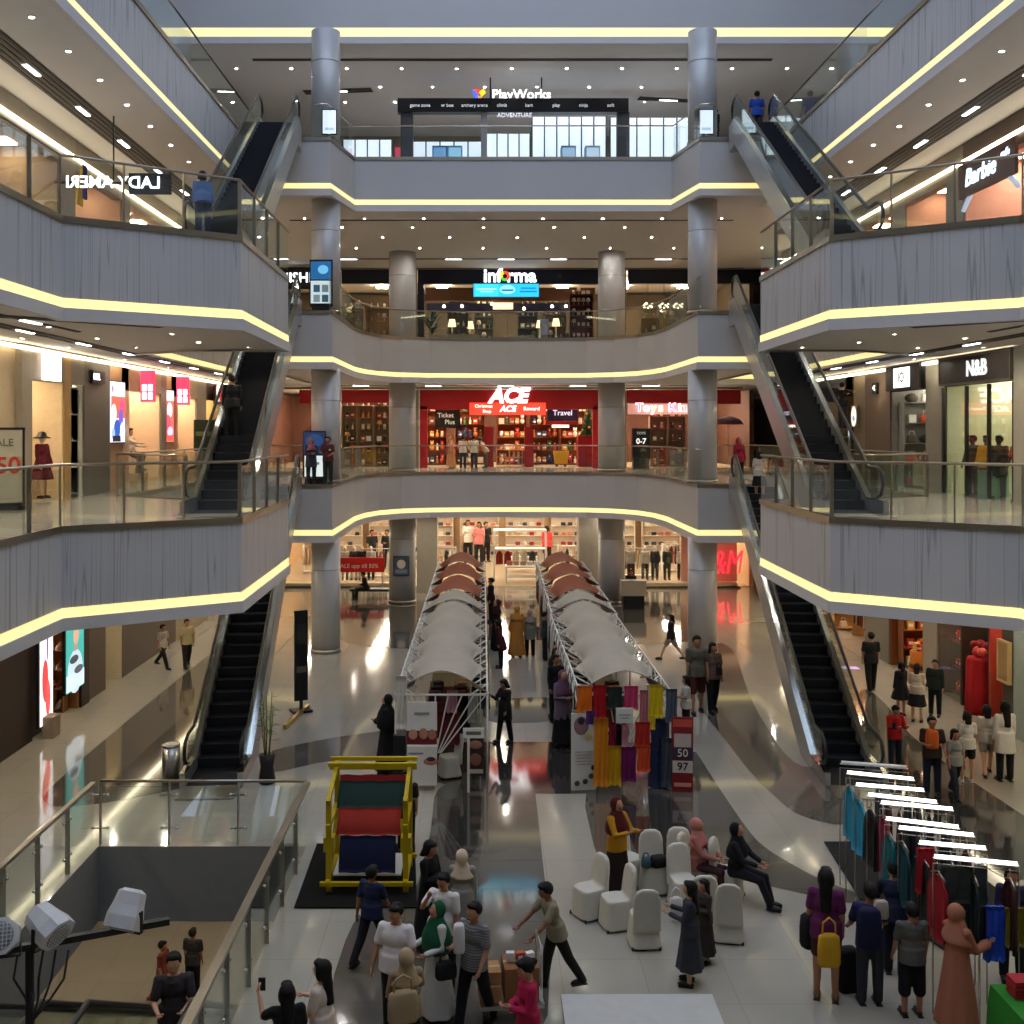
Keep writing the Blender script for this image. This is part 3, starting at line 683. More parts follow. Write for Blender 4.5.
P('woman in dark red headscarf, yellow top and long dark skirt', by_feet(617, 897, 799), 40, female=True, hijab=('4f130d', .36), top=('long', 'b27e12'), bottom=('skirt', '21130f', .06), arms=((30, 8, 85, -16), (28, 8, 80, -16)))
# right-hand group at the clothes stall
P('woman with long dark hair, purple top and bare legs, carrying a yellow bag', by_feet(826, 1000, 869), 160, female=True, top=('tee', '5c1c4a'), bottom=('shorts', '3a2018', .35), hair='long', shoes='6a5142', arms=((4, 6, 8, 2), (6, 8, 16, 4)))
P('man with a navy vest and grey trousers, back turned, at the stall', by_feet(870, 1004, 884), 178, top=('tee', '242452'), bottom=('trousers', '31343a'), arms=((14, 10, 40, -4), (14, 10, 40, -4)))
P('person in grey shirt and black bib shorts, back turned, at the stall', by_feet(912, 1016, 904), 180, top=('tee', '5a564f'), bottom=('shorts', '101216', -.25), arms=((6, 8, 12, 4), (6, 8, 12, 4)), shoes='2a2019')
P('woman in a long salmon gown and headscarf at the stall', by_feet(957, 1030, 905), 112, female=True, hijab=('a56a50', .29), top=('abaya', 'a2634b'), bottom=None, arms=((24, 6, 75, -8), (24, 6, 75, -8)))
P('person in dark blue bending over the hanging clothes', by_head(896, 866, 1.56), 170, top=('long', '181c30'), bottom=('trousers', '14161c'), lean=16, arms=((40, 8, 40, -4), (40, 8, 40, -4)))
P('person in dark purple at the very edge behind the lit table', by_head(1012, 868, 1.60), -20, female=True, top=('long', '2e2740'), bottom=('trousers', '14161c'), hair='bob', arms=hold)
# walkway on the right
P('man in red shirt looking down at his phone', ((7.72, 22.3, 0), 1.5), 10, top=('long', 'b31d22'), bottom=('trousers', '1f2836'), arms=((20, 8, 90, -22), (20, 8, 90, -22)), hpitch=20)
P('man with an orange chest carrier walking towards the camera', by_head(932, 717, 1.68), -10, top=('tee', '33241f'), bottom=('trousers', '1a2030'), arms=((20, 8, 80, -18), (10, 8, 40, -4)), hair='short')
P('long-haired woman in grey T-shirt walking towards the camera', by_head(955, 728, 1.48), 5, female=True, top=('tee', '8d897f'), bottom=('trousers', '20242c'), hair='bob', legs=walk)
P('woman in white blouse and black shorts, back turned', by_feet(967, 782, 712), 175, female=True, top=('tee', 'c9c3b8'), bottom=('shorts', '18181b', .35), hair='bob', shoes='c8c0b4', skin='b')
P('woman in white T-shirt and pale shorts walking right of her friend', by_feet(987, 775, 704), 165, female=True, top=('tee', 'bdb4a8'), bottom=('shorts', '8d857a', .4), hair='bob', legs=walk, skin='b')
P('woman in loose white shirt and black leggings, back turned', by_feet(1005, 781, 702), 182, female=True, top=('tunic', 'cfc8bd'), bottom=('trousers', '17171b'), hair='long')
P('man in black shirt and trousers walking away along the walkway', by_feet(871, 691, 632), 178, top=('tee', '141416'), bottom=('trousers', '101012'), legs=((12, 3), (-12, 8)))
P('woman in a short dark dress before the red goods shop', by_feet(901, 716, 662), -160, female=True, top=('dress', '1a1b22', .55), bottom=None, hair='bob', skin='b')
P('woman in pale blouse and black skirt holding papers', by_feet(917, 722, 664), 150, female=True, top=('tee', 'c4b4a4'), bottom=('skirt', '121214', .48), hair='bob', arms=hold, skin='b')
P('man in dark green jacket leaning by the shop pillar', by_feet(935, 716, 660), -30, top=('long', '1c2620'), bottom=('trousers', '15171a'))
# around the tents
P('man in grey shirt and dark red shorts walking beside a woman', by_feet(697, 713, 636), 0, top=('tee', '5d564b'), bottom=('shorts', '4a1f1c', .05), legs=((10, 4), (-8, 6)))
P('woman in brown top and black trousers with a shoulder bag', by_feet(713, 712, 643), 15, female=True, top=('tee', '6d5548'), bottom=('trousers', '141416'), hair='bob', legs=((8, 4), (-8, 8)))
P('woman in white top holding a dark bundle by the red banner', by_head(686, 676, 1.58), -90, female=True, top=('tee', 'c0b8aa'), bottom=('trousers', '141416'), hair='bob', arms=hold)
P('woman in black top walking left past the right column', by_feet(671, 660, 613), -88, female=True, top=('long', '18141a'), bottom=('shorts', '8d7d70', .3), hair='bob', legs=((26, 6), (-26, 10)), skin='b')
P('woman in full black robe and headscarf beside the left tent', by_feet(387, 772, 695), -100, female=True, hijab=('0b0b0d', .5), top=('abaya', '0c0c0e'), bottom=None, arms=hold)
P('woman in dark clothes reading her phone between the tent rows', by_feet(505, 742, 679), -50, female=True, top=('tunic', '1b1614'), bottom=('trousers', '14110f'), arms=phone, hair='bob', hpitch=18, legs=((10, 2), (-6, 4)))
P('woman in mauve headscarf and black skirt at the right tent corner', by_feet(563, 746, 671), 20, female=True, hijab=('5d3c4c', .34), top=('tunic', '6a5866'), bottom=('skirt', '121114', .1), arms=hold)
P('person in dark clothes just behind the mauve-scarved woman', by_feet(556, 722, 655), 30, top=('long', '141316'), bottom=('trousers', '0f0f11'))
P('person in black beside the left tent, furthest up the aisle', by_feet(491, 622, 578), -80, top=('long', '1a1012'), bottom=('trousers', '120c0c'))
P('person in maroon leaning at the left tent edge', by_feet(501, 668, 620), -95, female=True, top=('tunic', '3a1112'), bottom=('trousers', '170d0d'), hair='bob', lean=10)
P('person in dark red at the left tent, nearer the camera', by_feet(497, 650, 600), -70, female=True, hijab='30100f', top=('tunic', '2a1214'), bottom=('skirt', '150d0e', .1))
P('woman in ochre gown standing in the aisle', by_feet(517, 657, 606), 185, female=True, hijab='b07a35', top=('abaya', 'a06a28'), bottom=None)
P('woman in grey coat and headscarf standing in the aisle', by_feet(530, 656, 610), 175, female=True, hijab='8a7f72', top=('tunic', '77705f'), bottom=('trousers', '15110d'))
P('person in dark green at the right tent edge in the aisle', by_feet(545, 660, 612), 95, top=('long', '27302a'), bottom=('trousers', '14130f'))
P('person in dark top leaning at the right tent, lower aisle', by_feet(553, 690, 640), 90, top=('long', '1c1714'), bottom=('trousers', '12100e'), lean=12)
P('woman sitting behind the cloth stall under the right tent', by_head(655, 672, 1.45, .0), -10, female=True, top=('tee', '8a7a1e'), bottom=('trousers', '141416'), hair='bob')
# left walkway, far shop, upper storeys
P('man in white shirt hurrying along the left walkway', by_feet(163, 668, 623), 60, top=('tee', 'b3aa98'), bottom=('trousers', '211d1a'), legs=((26, 8), (-26, 16)))
P('man in pale yellow shirt walking along the left walkway', by_feet(187, 667, 619), 30, top=('tee', 'c2b07e'), bottom=('trousers', '26221e'), legs=((14, 4), (-16, 10)))
P('woman in pink headscarf at the head of the left escalator', ((-6.52, 33.62, 5.5), 1.6), 20, female=True, hijab='9a5560', top=('tunic', '3b3a48'), bottom=('trousers', '26282c'), arms=hold)
P('man in maroon shirt and black cap by the left escalator head', ((-5.98, 33.60, 5.5), 1.65), -15, top=('tee', '5c2b30'), bottom=('trousers', '2c3333'), arms=((20, 8, 80, -18), (10, 8, 60, -10)))
P('woman in crimson headscarf stepping off the right escalator', ((6.95, 32.7, 5.52), 1.60), 20, female=True, hijab='8e1d2c', top=('long', '93202f'), bottom=('trousers', '1d1a1c'))
P('woman in white blouse riding near the top of the right escalator', ((7.25, 31.4, 5.13), 1.60), 160, female=True, top=('tee', 'c5bfb2'), bottom=('skirt', '161416', .5), hair='bob', skin='b')
P('man in black standing on the middle left escalator', ((-7.0, 25.0, 7.0), 1.68), 190, top=('long', '14151a'), bottom=('trousers', '101114'))
P('man in bright blue T-shirt at the top of the upper right escalator', ((7.75, 33.6, 16.52), 1.68), 175, top=('tee', '24479a'), bottom=('trousers', '4a3a34'), arms=((8, 10, 20, 4), (8, 10, 20, 4)))
P('person in dark clothes beside the upper right column', ((6.75, 35.2, 16.5), 1.65), -60, top=('long', '25252c'), bottom=('trousers', '2a2a30'))
P('man in dark patterned shirt riding the well escalator, facing the camera', ((-4.50, 11.75, -.12), 1.60), 12, top=('tee', PATTERN), bottom=('trousers', '17120f'), arms=((20, 10, 70, -16), (22, 10, 70, -20)), skin='b')
P('person with black trousers and white shoes on the lower ground floor', ((-7.55, 23.6, -5.5), 1.65), 170, top=('tee', '333333'), bottom=('trousers', '0d0d10'), shoes='c8c4bc')
P('barefoot-sandalled person walking on the lower ground floor', ((-8.1, 23.2, -5.5), 1.6), 80, top=('tee', '7a3a30'), bottom=('shorts', '53231c'), legs=((24, 6), (-24, 10)), shoes='7a3a24')
P('woman in blue top bending at the foot of the upper left escalator', ((-6.6, 20.9, 11.02), 1.55), 200, female=True, top=('long', '4a5f8a'), bottom=('trousers', '2b3350'), hair='bob', lean=20)
# the two seated women
sit = ((86, 84), (82, 86))
P('seated woman in pink headscarf and checked pink blouse', ((2.30, 16.35, 0), 1.60), 62, female=True, hijab='b57068', top=('long', 'a5655c'), bottom=('trousers', '3a1d20'), legs=sit, sit=True, arms=((30, 6, 40, -22), (30, 6, 40, -22)))
P('seated woman in black headscarf and long black dress', ((2.86, 16.1, 0), 1.62), 58, female=True, hijab=('101012', .36), top=('long', '131318'), bottom=('trousers', '14141a'), legs=((82, 60), (80, 66)), sit=True, arms=((34, 6, 36, -20), (34, 6, 36, -20)))
P('man sitting on the dark bench by the left shop window', ((-6.0, 44.9, 0), 1.68), -70, top=('long', '1d1516'), bottom=('trousers', '1a1718'), legs=((84, 80), (84, 80)), sit=True, arms=hold, lean=12)
flush()
# ------------------------------------------------------------------ shops along the side galleries
def wallbox(mb, sx, xa, xb, y0, y1, z0, z1, mi=0):               # box between distances xa..xb from the hall axis
    mb.box((sx * (xa + xb) / 2, (y0 + y1) / 2, (z0 + z1) / 2), (abs(xb - xa), y1 - y0, z1 - z0), mi)
PX = 11.5
SHOPLAMP = {}
def shoplamp(k, e): return M('shop_lamp_%s_%s' % ('_'.join('%d' % (v * 100) for v in k), e), (1, 1, 1), .5, emit=e * 4.5, ec=k, var=0)
def side_row(sx, F, bays, nm, head=2.9, top=3.68, cove=3.60):
    """bays: (y0, y1, 'solid', colour, setback) or (y0, y1, 'open', wall colour, depth, lamp colour, lamp strength, header colour)"""
    sd = 'left' if sx < 0 else 'right'
    mb = MB(); mats = []
    def mi(m):
        if m not in mats: mats.append(m)
        return mats.index(m)
    hd = mi(C('8d8071', .6)); y_lo, y_hi = bays[0][0], bays[-1][1]; lamps = {}
    fl = mi(GAL)
    for b in bays:
        y0, y1 = b[0], b[1]
        if b[2] == 'solid':
            wallbox(mb, sx, PX + b[4], PX + 1.2, y0, y1, F, F + top, mi(C(b[3], .5)))
        else:
            w = mi(C(b[3], .75)); d = b[4]
            wallbox(mb, sx, PX + d, PX + d + .1, y0, y1, F, F + top, w)
            for yy in (y0 + .03, y1 - .03): wallbox(mb, sx, PX + .05, PX + d, yy - .03, yy + .03, F, F + top, w)
            wallbox(mb, sx, PX, PX + .25, y0, y1, F + head, F + top, mi(C(b[7], .5)) if b[7] else hd)
            wallbox(mb, sx, PX + .05, PX + d, y0, y1, F + head + .32, F + head + .4, w)
            k = shoplamp(b[5], b[6]); lamps.setdefault(k, MB())
            for q in range(max(1, round((y1 - y0) / 1.5))):
                n = max(1, round((y1 - y0) / 1.5)); yc = y0 + (q + .5) * (y1 - y0) / n
                lamps[k].box((sx * (PX + .25 + d * .45), yc, F + head + .30), (min(.5, d * .5), .6, .03))
    o = struct(mb.build('wall_' + sd, mats), 'row of shop fronts on the %s of the %s storey' % (sd, nm), 'shop wall')
    for k, lm in lamps.items(): lm.build('shop_lamp', k, o)['label'] = 'lamps in the shop ceilings'
    s = MB(); wallbox(s, sx, PX - .05, PX - .01, y_lo, y_hi, F + cove - .04, F + cove + .04); s.build('light_strip', COVES, o)['label'] = 'warm strip along the top of the shop fronts'
    return o
WM, NE, CO = (1., .83, .60), (1., .90, .74), (.92, .96, 1.)
side_row(-1, 5.5, [(12, 23.85, 'solid', 'a89478', .15), (23.85, 24.4, 'solid', '8e8272', 0), (24.4, 26.3, 'open', 'e6cda2', 2.4, WM, 7, None), (26.3, 26.7, 'solid', 'b08a54', 0),
     (26.7, 27.6, 'open', 'd8d2c6', .7, NE, 6, None), (27.6, 29.5, 'solid', '6f675b', 0), (29.5, 31.2, 'solid', 'c49a74', .25), (31.2, 34.2, 'open', 'dcbc9c', 1.2, WM, 5, 'b09070'), (34.2, 34.8, 'solid', '8f8272', 0),
     (34.8, 36.2, 'solid', 'c49a74', .25), (36.2, 38.5, 'open', 'dcbc9c', 1.2, WM, 5, 'b09070'), (38.5, 39.8, 'solid', '9a8a76', 0), (39.8, 44, 'open', 'b9945c', 2.5, WM, 6, '4a2a20')], 'second')
side_row(1, 5.5, [(12, 23, 'solid', '857d70', .2), (23, 24.6, 'solid', 'a9a596', -.1), (24.6, 28.5, 'open', 'b4b896', 3, NE, 5, '241d1a'), (28.5, 29.7, 'solid', '8d877a', 0), (29.7, 32.3, 'open', '9a9890', 2.5, NE, 4, '191a1e'),
     (32.3, 34.4, 'solid', '6d5c4c', 0), (34.4, 36.3, 'solid', '8a7c68', .3), (36.3, 39, 'open', '4a3826', 1.5, WM, 4, '1a1a1c'), (39, 44, 'open', 'a07a58', 2, WM, 4, '6d5c4c')], 'second')
side_row(-1, 11., [(12, 22, 'solid', '7f8088', .2), (22, 26, 'open', '8c7458', 2, WM, 4, '9a9184'), (26, 27, 'solid', '9a8f80', 0), (27, 30.5, 'open', 'b08a70', 1.6, WM, 3, '8d8272'), (30.5, 31.2, 'solid', '9a8f80', 0), (31.2, 36, 'open', 'c4a48c', 2, WM, 4, 'b5a590'), (36, 37, 'solid', '9a8f80', 0), (37, 44, 'open', 'b89a80', 2, WM, 4, None)], 'third', cove=3.2)
side_row(1, 11., [(12, 24.2, 'solid', '8a8278', .2), (24.2, 27.4, 'open', 'd09a86', 2.6, NE, 6, '5a4a44'), (27.4, 28.4, 'solid', '8d8478', 0), (28.4, 31.2, 'open', 'b88a74', 1.6, WM, 3, '9a8878'), (31.2, 32.2, 'solid', '9a9080', 0), (32.2, 38, 'open', 'c09078', 2, WM, 3, 'a09080'), (38, 44, 'open', 'b08868', 2, WM, 3, None)], 'third', cove=3.2)
side_row(-1, 0., [(12, 24.4, 'solid', '2c1c14', 0), (24.4, 25.15, 'solid', '3a2a20', .1), (25.15, 27.35, 'open', 'b07a4a', 1.8, WM, 6, '2a1c14'), (27.35, 27.9, 'solid', '221812', -.02), (27.9, 29.3, 'solid', '5a4a3a', .05), (29.3, 30.6, 'open', 'cfc0a0', .5, WM, 4, '54463a'), (30.6, 36, 'solid', '54463a', .05), (36, 44, 'solid', 'a89878', .05)], 'ground', 3.0, 3.66)
side_row(1, 0., [(12, 23, 'solid', '8a9186', 0), (23, 24.7, 'solid', '98a398', -.05), (24.7, 25.4, 'solid', '463c30', .05), (25.4, 26.1, 'open', 'a03a28', 1.6, NE, 7, '33241c'), (26.1, 27.6, 'open', '3a2a20', 1.2, WM, 3, '33241c'), (27.6, 29, 'open', '5a3a2c', 1.4, WM, 4, '2a2a22'), (29, 29.9, 'solid', '9c9282', 0),
     (29.9, 32.4, 'open', '8a4a22', 2, WM, 7, '3a2418'), (32.4, 34.4, 'solid', '756d60', 0), (34.4, 38.5, 'open', 'c49a68', 2, WM, 7, '6a5a48'), (38.5, 44, 'open', 'b89878', 2, WM, 6, None)], 'ground', 3.0, 3.66)

# ------------------------------------------------------------------ sign, screen, shelf, product builders
def face(sx): return pi / 2 if sx < 0 else -pi / 2               # signs on the side walls look into the hall
def sign(name, label, loc, rz, w, h, back, lines, group=None, cat='sign', d=.08, frame=None, extra=None):
    """lines: (text, size, x, z, material, bold, shear) -- lettering raised on a board"""
    t = thing(name, label, cat, loc, rz, group)
    bd = MB().box((0, 0, 0), (w, d, h)).build('board', back, t) if back else t
    if frame:
        mb = MB()
        for c, dd in (((0, -.01, h / 2), (w + .06, d + .02, .05)), ((0, -.01, -h / 2), (w + .06, d + .02, .05)), ((w / 2, -.01, 0), (.05, d + .02, h)), ((-w / 2, -.01, 0), (.05, d + .02, h))): mb.box(c, dd)
        mb.build('frame', frame, t)
    for ln in lines:
        tx, sz, x, z, mt = ln[:5]; bold = ln[5] if len(ln) > 5 else .0; shear = ln[6] if len(ln) > 6 else 0.; mirror = len(ln) > 7 and ln[7]
        T = TR(x, -d / 2 - .012, z)
        if mirror: T = T @ Matrix.Scale(-1, 4, (1, 0, 0))
        text_mb(tx, sz, .03, 0, T, bold, shear).build('lettering', mt, bd)
    if extra: extra(t)
    return t
def glow(h, e=3.): return M('glow_%s_%s' % (h, e), rgb(h), .5, emit=e * .5, ec=rgb(h), var=0)
def screen(name, label, loc, rz, w, h, blocks, bezel=BLACK, d=.08, cat='screen', e=1.6, group=None):
    """a lit panel whose picture is plain colour fields: (x, z, w, h, colour) in unit coordinates"""
    t = thing(name, label, cat, loc, rz, group)
    hs = MB().box((0, .01, 0), (w + .06, d, h + .06)).build('housing', bezel, t)
    mats = []; mb = MB()
    for k, b in enumerate(blocks):
        x, z, bw, bh, col = b[:5]; m = glow(col, e)
        if m not in mats: mats.append(m)
        y = -d / 2 - .004 - .003 * k; mi = mats.index(m)
        if len(b) > 5: mb.ell((x * w, y, z * h), (bw * w / 2, .004, bh * h / 2), 14, 8, mi)
        else: mb.box((x * w, y, z * h), (bw * w, .006, bh * h), mi)
    mb.build('display', mats, hs)
    return t
def shelf_unit(label, loc, rz, w, h, d, n, col, name='shelf_unit', group=None, back=True):
    t = thing(name, label, 'shelves', loc, rz, group); m = C(col, .5)
    for sg in (-1, 1): MB().box((sg * (w / 2 - .015), 0, h / 2), (.03, d, h)).build('side_panel', m, t)
    if back: MB().box((0, d / 2 - .01, h / 2), (w, .02, h)).build('back_panel', m, t)
    for k in range(n): MB().box((0, -.01, .08 + k * (h - .12) / max(1, n - 1)), (w - .06, d - .02, .025)).build('shelf', m, t)
    return t
PROTO = {}
def proto(kind, col):
    key = (kind, col)
    if key in PROTO: return PROTO[key].data
    mb = MB(); m = C(col, .55); mats = [m, BRONZE if kind == 'garment' else WHITE]
    if kind == 'box': mb.box((0, 0, .11), (.20, .14, .22)); mb.box((0, -.072, .12), (.12, .006, .08), 1)
    elif kind == 'tin': mb.lathe([(.07, 0), (.07, .20), (.05, .23)], n=12); mb.lathe([(.072, .05), (.072, .12)], n=12, mi=1)
    elif kind == 'bottle': mb.lathe([(.045, 0), (.05, .02), (.05, .14), (.018, .19), (.018, .24)], n=12); mb.lathe([(.021, .235), (.021, .265)], n=10, mi=1)
    elif kind == 'fold':
        for k in range(4): mb.box((0, .004 * (k % 2), .03 + k * .055), (.30 - .01 * (k % 2), .24, .045))
    elif kind == 'shoe':
        mb.loft([[((.042 - .012 * abs(f - .5)) * cos(a), -.13 + .26 * f, (.05 + .05 * f) + (.045 + .035 * f) * sin(a) * (1 if sin(a) > 0 else .9)) for a in [2 * pi * q / 10 for q in range(10)]] for f in (0, .25, .5, .75, 1)])
        mb.box((0, 0, .012), (.085, .27, .024), 1)
    elif kind == 'bag':
        mb.loft([[(w * cos(a), .06 * sin(a) * w / .15, z) for a in [2 * pi * q / 14 for q in range(14)]] for w, z in ((.15, 0), (.16, .05), (.13, .20), (.10, .22))]); mb.tube([(-.08, 0, .2), (-.06, 0, .33), (.06, 0, .33), (.08, 0, .2)], .012, 6, 1)
    elif kind == 'garment':
        G = []
        for i in range(7):
            f = i / 6; z = -.06 - .82 * f
            G.append([((-1 + 2 * j / 8) * (.19 + .03 * f if i else .10), .02 * sin(j * 1.9 + f) * (.4 + f) , z + (-.05 * abs(-1 + 2 * j / 8) if i < 2 else 0)) for j in range(9)])
        mb.sheet(G, .05); mb.tube([(-.17, 0, -.10), (0, 0, -.03), (.17, 0, -.10)], .012, 6, 1); mb.tube([(0, 0, -.03), (0, 0, .05), (.03, 0, .07)], .008, 5, 1)
    elif kind == 'toy': mb.ell((0, 0, .11), (.09, .08, .11)); mb.ell((0, -.01, .27), (.075, .07, .075)); mb.ell((-.05, 0, .34), (.03, .02, .03)); mb.ell((.05, 0, .34), (.03, .02, .03)); mb.ell((0, -.07, .25), (.03, .025, .025), mi=1)
    elif kind == 'lampshade': mb.lathe([(.05, 0), (.05, .02), (.012, .03), (.012, .25)], n=10, mi=1); mb.lathe([(.13, .22), (.08, .42)], n=14)
    elif kind == 'cushion': mb.ell((0, 0, .12), (.2, .07, .13))
    o = mb.build({'box': 'product_box', 'tin': 'product_tin', 'bottle': 'bottle', 'fold': 'folded_clothes', 'shoe': 'shoe', 'bag': 'handbag', 'garment': 'hanging_garment', 'toy': 'soft_toy', 'lampshade': 'table_lamp', 'cushion': 'cushion'}[kind], mats)
    PROTO[key] = o; o['fresh'] = 1
    return o.data
NAMES = {'box': ('product_box', 'box'), 'tin': ('product_tin', 'tin'), 'bottle': ('bottle', 'bottle'), 'fold': ('folded_clothes', 'clothes'), 'shoe': ('shoe', 'shoe'), 'bag': ('handbag', 'handbag'), 'garment': ('hanging_garment', 'garment'), 'toy': ('soft_toy', 'toy'), 'lampshade': ('table_lamp', 'lamp'), 'cushion': ('cushion', 'cushion')}
def put(kind, col, loc, rz, label, group, s=1.):
    d = proto(kind, col); o = PROTO[(kind, col)]
    if 'fresh' in o: del o['fresh']
    else: o = o.copy(); COL.objects.link(o)
    o.location = loc; o.rotation_euler = (0, 0, rz); o.scale = (s, s, s)
    return tag(o, label, NAMES[kind][1], group)
def stock(unit, w, h, d, n, kinds, cols, label, group, s=.8, step=.26, skip=0.):
    """fill a shelf unit's boards with single products"""
    loc = Vector(unit.location); rz = unit.rotation_euler[2]
    for k in range(n):
        z = .08 + k * (h - .12) / max(1, n - 1) + .014
        m = int((w - .15) / (step * s))
        for j in range(m):
            if random.random() < skip: continue
            x = -w / 2 + .1 + (j + .5) * (w - .2) / m
            p = loc + Vector((x * cos(rz) + .02 * sin(rz), x * sin(rz) - .02 * cos(rz), z))
            put(random.choice(kinds), random.choice(cols), p, rz, label, group, s)
MANN = {}
def mannequin(label, loc, rz, top, bottom, hair=None, skin='d8cfc4', group=None, arms=((6, 8, 14, 4), (6, 8, 14, 4)), H=1.72, legs=((0, 0), (0, 0)), female=True):
    return person(label, loc, rz, H=H, female=female, top=top, bottom=bottom, hair=hair, arms=arms, legs=legs, body_mat=C(skin, .4), face=False, shoes='2a2420', vx=.026, cat='mannequin', name='mannequin', group=group)
# ------------------------------------------------------------------ left gallery, second storey
F = 5.5; L_ = face(-1); R_ = face(1)
sign('shop_sign', 'small bright white square sign over the dress shop on the left', (-11.42, 25.3, F + 3.22), L_, .95, .62, glow('fdfcf8', 3.), [])
sign('shop_sign', 'small black sign with white lettering on the left grey pilaster', (-11.44, 28.4, F + 3.15), L_, .9, .34, BLACK, [('N&L', .24, -.2, 0, glow('ffffff', 3.), .01)])
for y, w in ((31.6, 'nearer'), (35.3, 'farther')):
    sign('blade_sign', '%s of the two pink blade signs with white squares over the left shops' % w, (-11.1, y, F + 3.05), 0, .42, .95, glow('e2365a', 1.6), [], d=.12,
         extra=lambda t: [MB().box((x, -.07, z), (.13, .02, .2)).build('lit_square', glow('ffffff', 3.), t) for x in (-.09, .09) for z in (-.05, -.3)])
anim = [(0, 0, 1, 1, 'e8e6ee'), (0, .38, 1, .24, 'f2eef2'), (-.3, .38, .14, .12, '6a7078', 1), (.12, .38, .05, .14, 'b8b0b8'), (.05, .08, .9, .36, 'e0604a'), (.3, .12, .3, .22, 'd84a78', 1), (-.25, -.02, .34, .30, 'eee6f4', 1), (.2, -.08, .3, .3, '6a58b8', 1), (-.05, -.28, .42, .32, '2c54b0', 1), (.3, -.3, .34, .26, 'e8e8f8', 1), (-.32, -.36, .24, .2, '9ab4e4', 1), (-.1, -.44, .5, .1, '18182c')]
screen('video_screen', 'bright video screen with red and blue shapes on the left wall', (-11.69, 30.5, F + 2.25), L_, 1.3, 1.75, anim)
screen('video_screen', 'second bright red and white video screen farther along the left wall', (-11.69, 35.55, F + 2.2), L_, 1.05, 1.75, [(0, 0, 1, 1, 'e86a5a'), (0, .4, 1, .2, 'f4ecec'), (.05, .12, .6, .3, 'f0dce4', 1), (-.1, -.12, .6, .3, 'c84a60', 1), (.1, -.3, .6, .2, 'd8c0e0', 1), (0, -.42, .6, .1, 'e84a4a')])
t = sign('sale_board', 'framed standing sale board with red figures by the near left railing', (-11.25, 22.3, F + .95), radians(25), .85, 1.6, C('b8b4a0', .6), [('50', .5, .12, 0, C('b5402c', .6), .02), ('SALE', .22, 0, .5, C('6a665a', .6), .01)], frame=BLACK, cat='sign board')
MB().box((0, .02, -.88), (.9, .4, .1)).build('base', BLACK, t)
mannequin('mannequin in a dark red dress under a black hat in the left dress shop', (-11.82, 25.7, F + .05), 70, ('dress', '5a121c', .5), None, skin='d8b898')
h = MB(); h.lathe([(.20, 0), (.21, .02), (.12, .05), (.09, .14), (.03, .17)], n=18)
tag(h.build('hat', BLACK, loc=(-11.82, 25.7, F + 1.52)), 'black sun hat on the mannequin in the red dress', 'hat')
for k, (y, z) in enumerate(((24.75, 2.55),)): put('garment', '8a1a22', (-12.2, y, F + z), pi / 2, 'red frock hanging high at the left of the dress shop', None, 1.2)
MB0 = MB().box((0, 0, 0), (.5, .06, .55)); tag(MB0.build('picture', M('picture_brown', (.09, .06, .04), .5), loc=(-12.6, 25.95, F + 1.6), rz=L_), 'small dark picture on the tan wall of the dress shop', 'picture')
u = shelf_unit('white lit shelf niche of shoes and bags beside the grey pilaster', (-11.85, 27.15, F), L_, .84, 2.85, .4, 5, 'dcd8d0')
stock(u, .84, 2.85, .4, 5, ['shoe', 'bag'], ['2a2622', '4a3428', '6a5a48'], 'dark shoe or bag on the white niche shelf, left gallery', 'goods on the white niche shelf', .9, .38)
mannequin('seated-pose mannequin in white with a dark cap in the tan window', (-11.95, 32.5, F + .4), 80, ('long', 'd8cab8'), ('trousers', '3a2a24'), hair='bob', skin='c89a78', legs=((60, 70), (70, 80)), arms=((60, 10, 20, 0), (20, 10, 60, 0)))
mannequin('mannequin in pale clothes in the farther tan window', (-11.95, 37.0, F + .4), 90, ('long', 'd6c2a8'), ('trousers', 'b09a80'), hair='bob', skin='c89a78')
for y, w in ((32.5, 'under the seated mannequin'), (37.0, 'under the pale mannequin')):
    tag(MB().box((0, 0, .2), (.8, 1.0, .4)).build('plinth', C('c8a888', .6), loc=(-11.95, y, F)), 'low tan plinth %s' % w, 'plinth')
sign('poster_stand', 'dark green poster panel on two legs beside the left escalator', (-10.9, 37.6, F + 1.55), L_ - .5, 1.25, 1.1, C('2f3a22', .5), [], cat='poster stand', extra=lambda t: [MB().box((x, 0, -1.05), (.06, .06, 1.0)).build('leg', STEEL, t) for x in (-.45, .45)] + [MB().box((0, -.05, .05), (1.2, .02, .16)).build('stripe', C('7a8a58', .5), t)])
sign('shop_sign', 'red sign with a white bar over the far left corner shop', (-11.35, 41.5, F + 3.1), L_, 2.2, .75, C('3a1a14', .6), [], extra=lambda t: [MB().box((.25, -.06, 0), (1.3, .04, .5)).build('red_panel', glow('d8382c', 1.4), t), MB().box((-.75, -.06, .05), (.28, .04, .62)).build('white_bar', glow('fff4e8', 2.5), t)])
for y in (40.8, 42.4):
    u = shelf_unit('warm wooden shelf of goods in the far left corner shop, %s' % ('nearer' if y < 41 else 'farther'), (-12.9, y, F), L_, 1.4, 2.2, .4, 4, '5a3418')
    stock(u, 1.4, 2.2, .4, 4, ['box', 'bottle', 'tin'], ['c88a3a', '8a3a1a', 'd8b878'], 'small golden package in the far left corner shop', 'goods in the far left corner shop', .9, .3, .2)
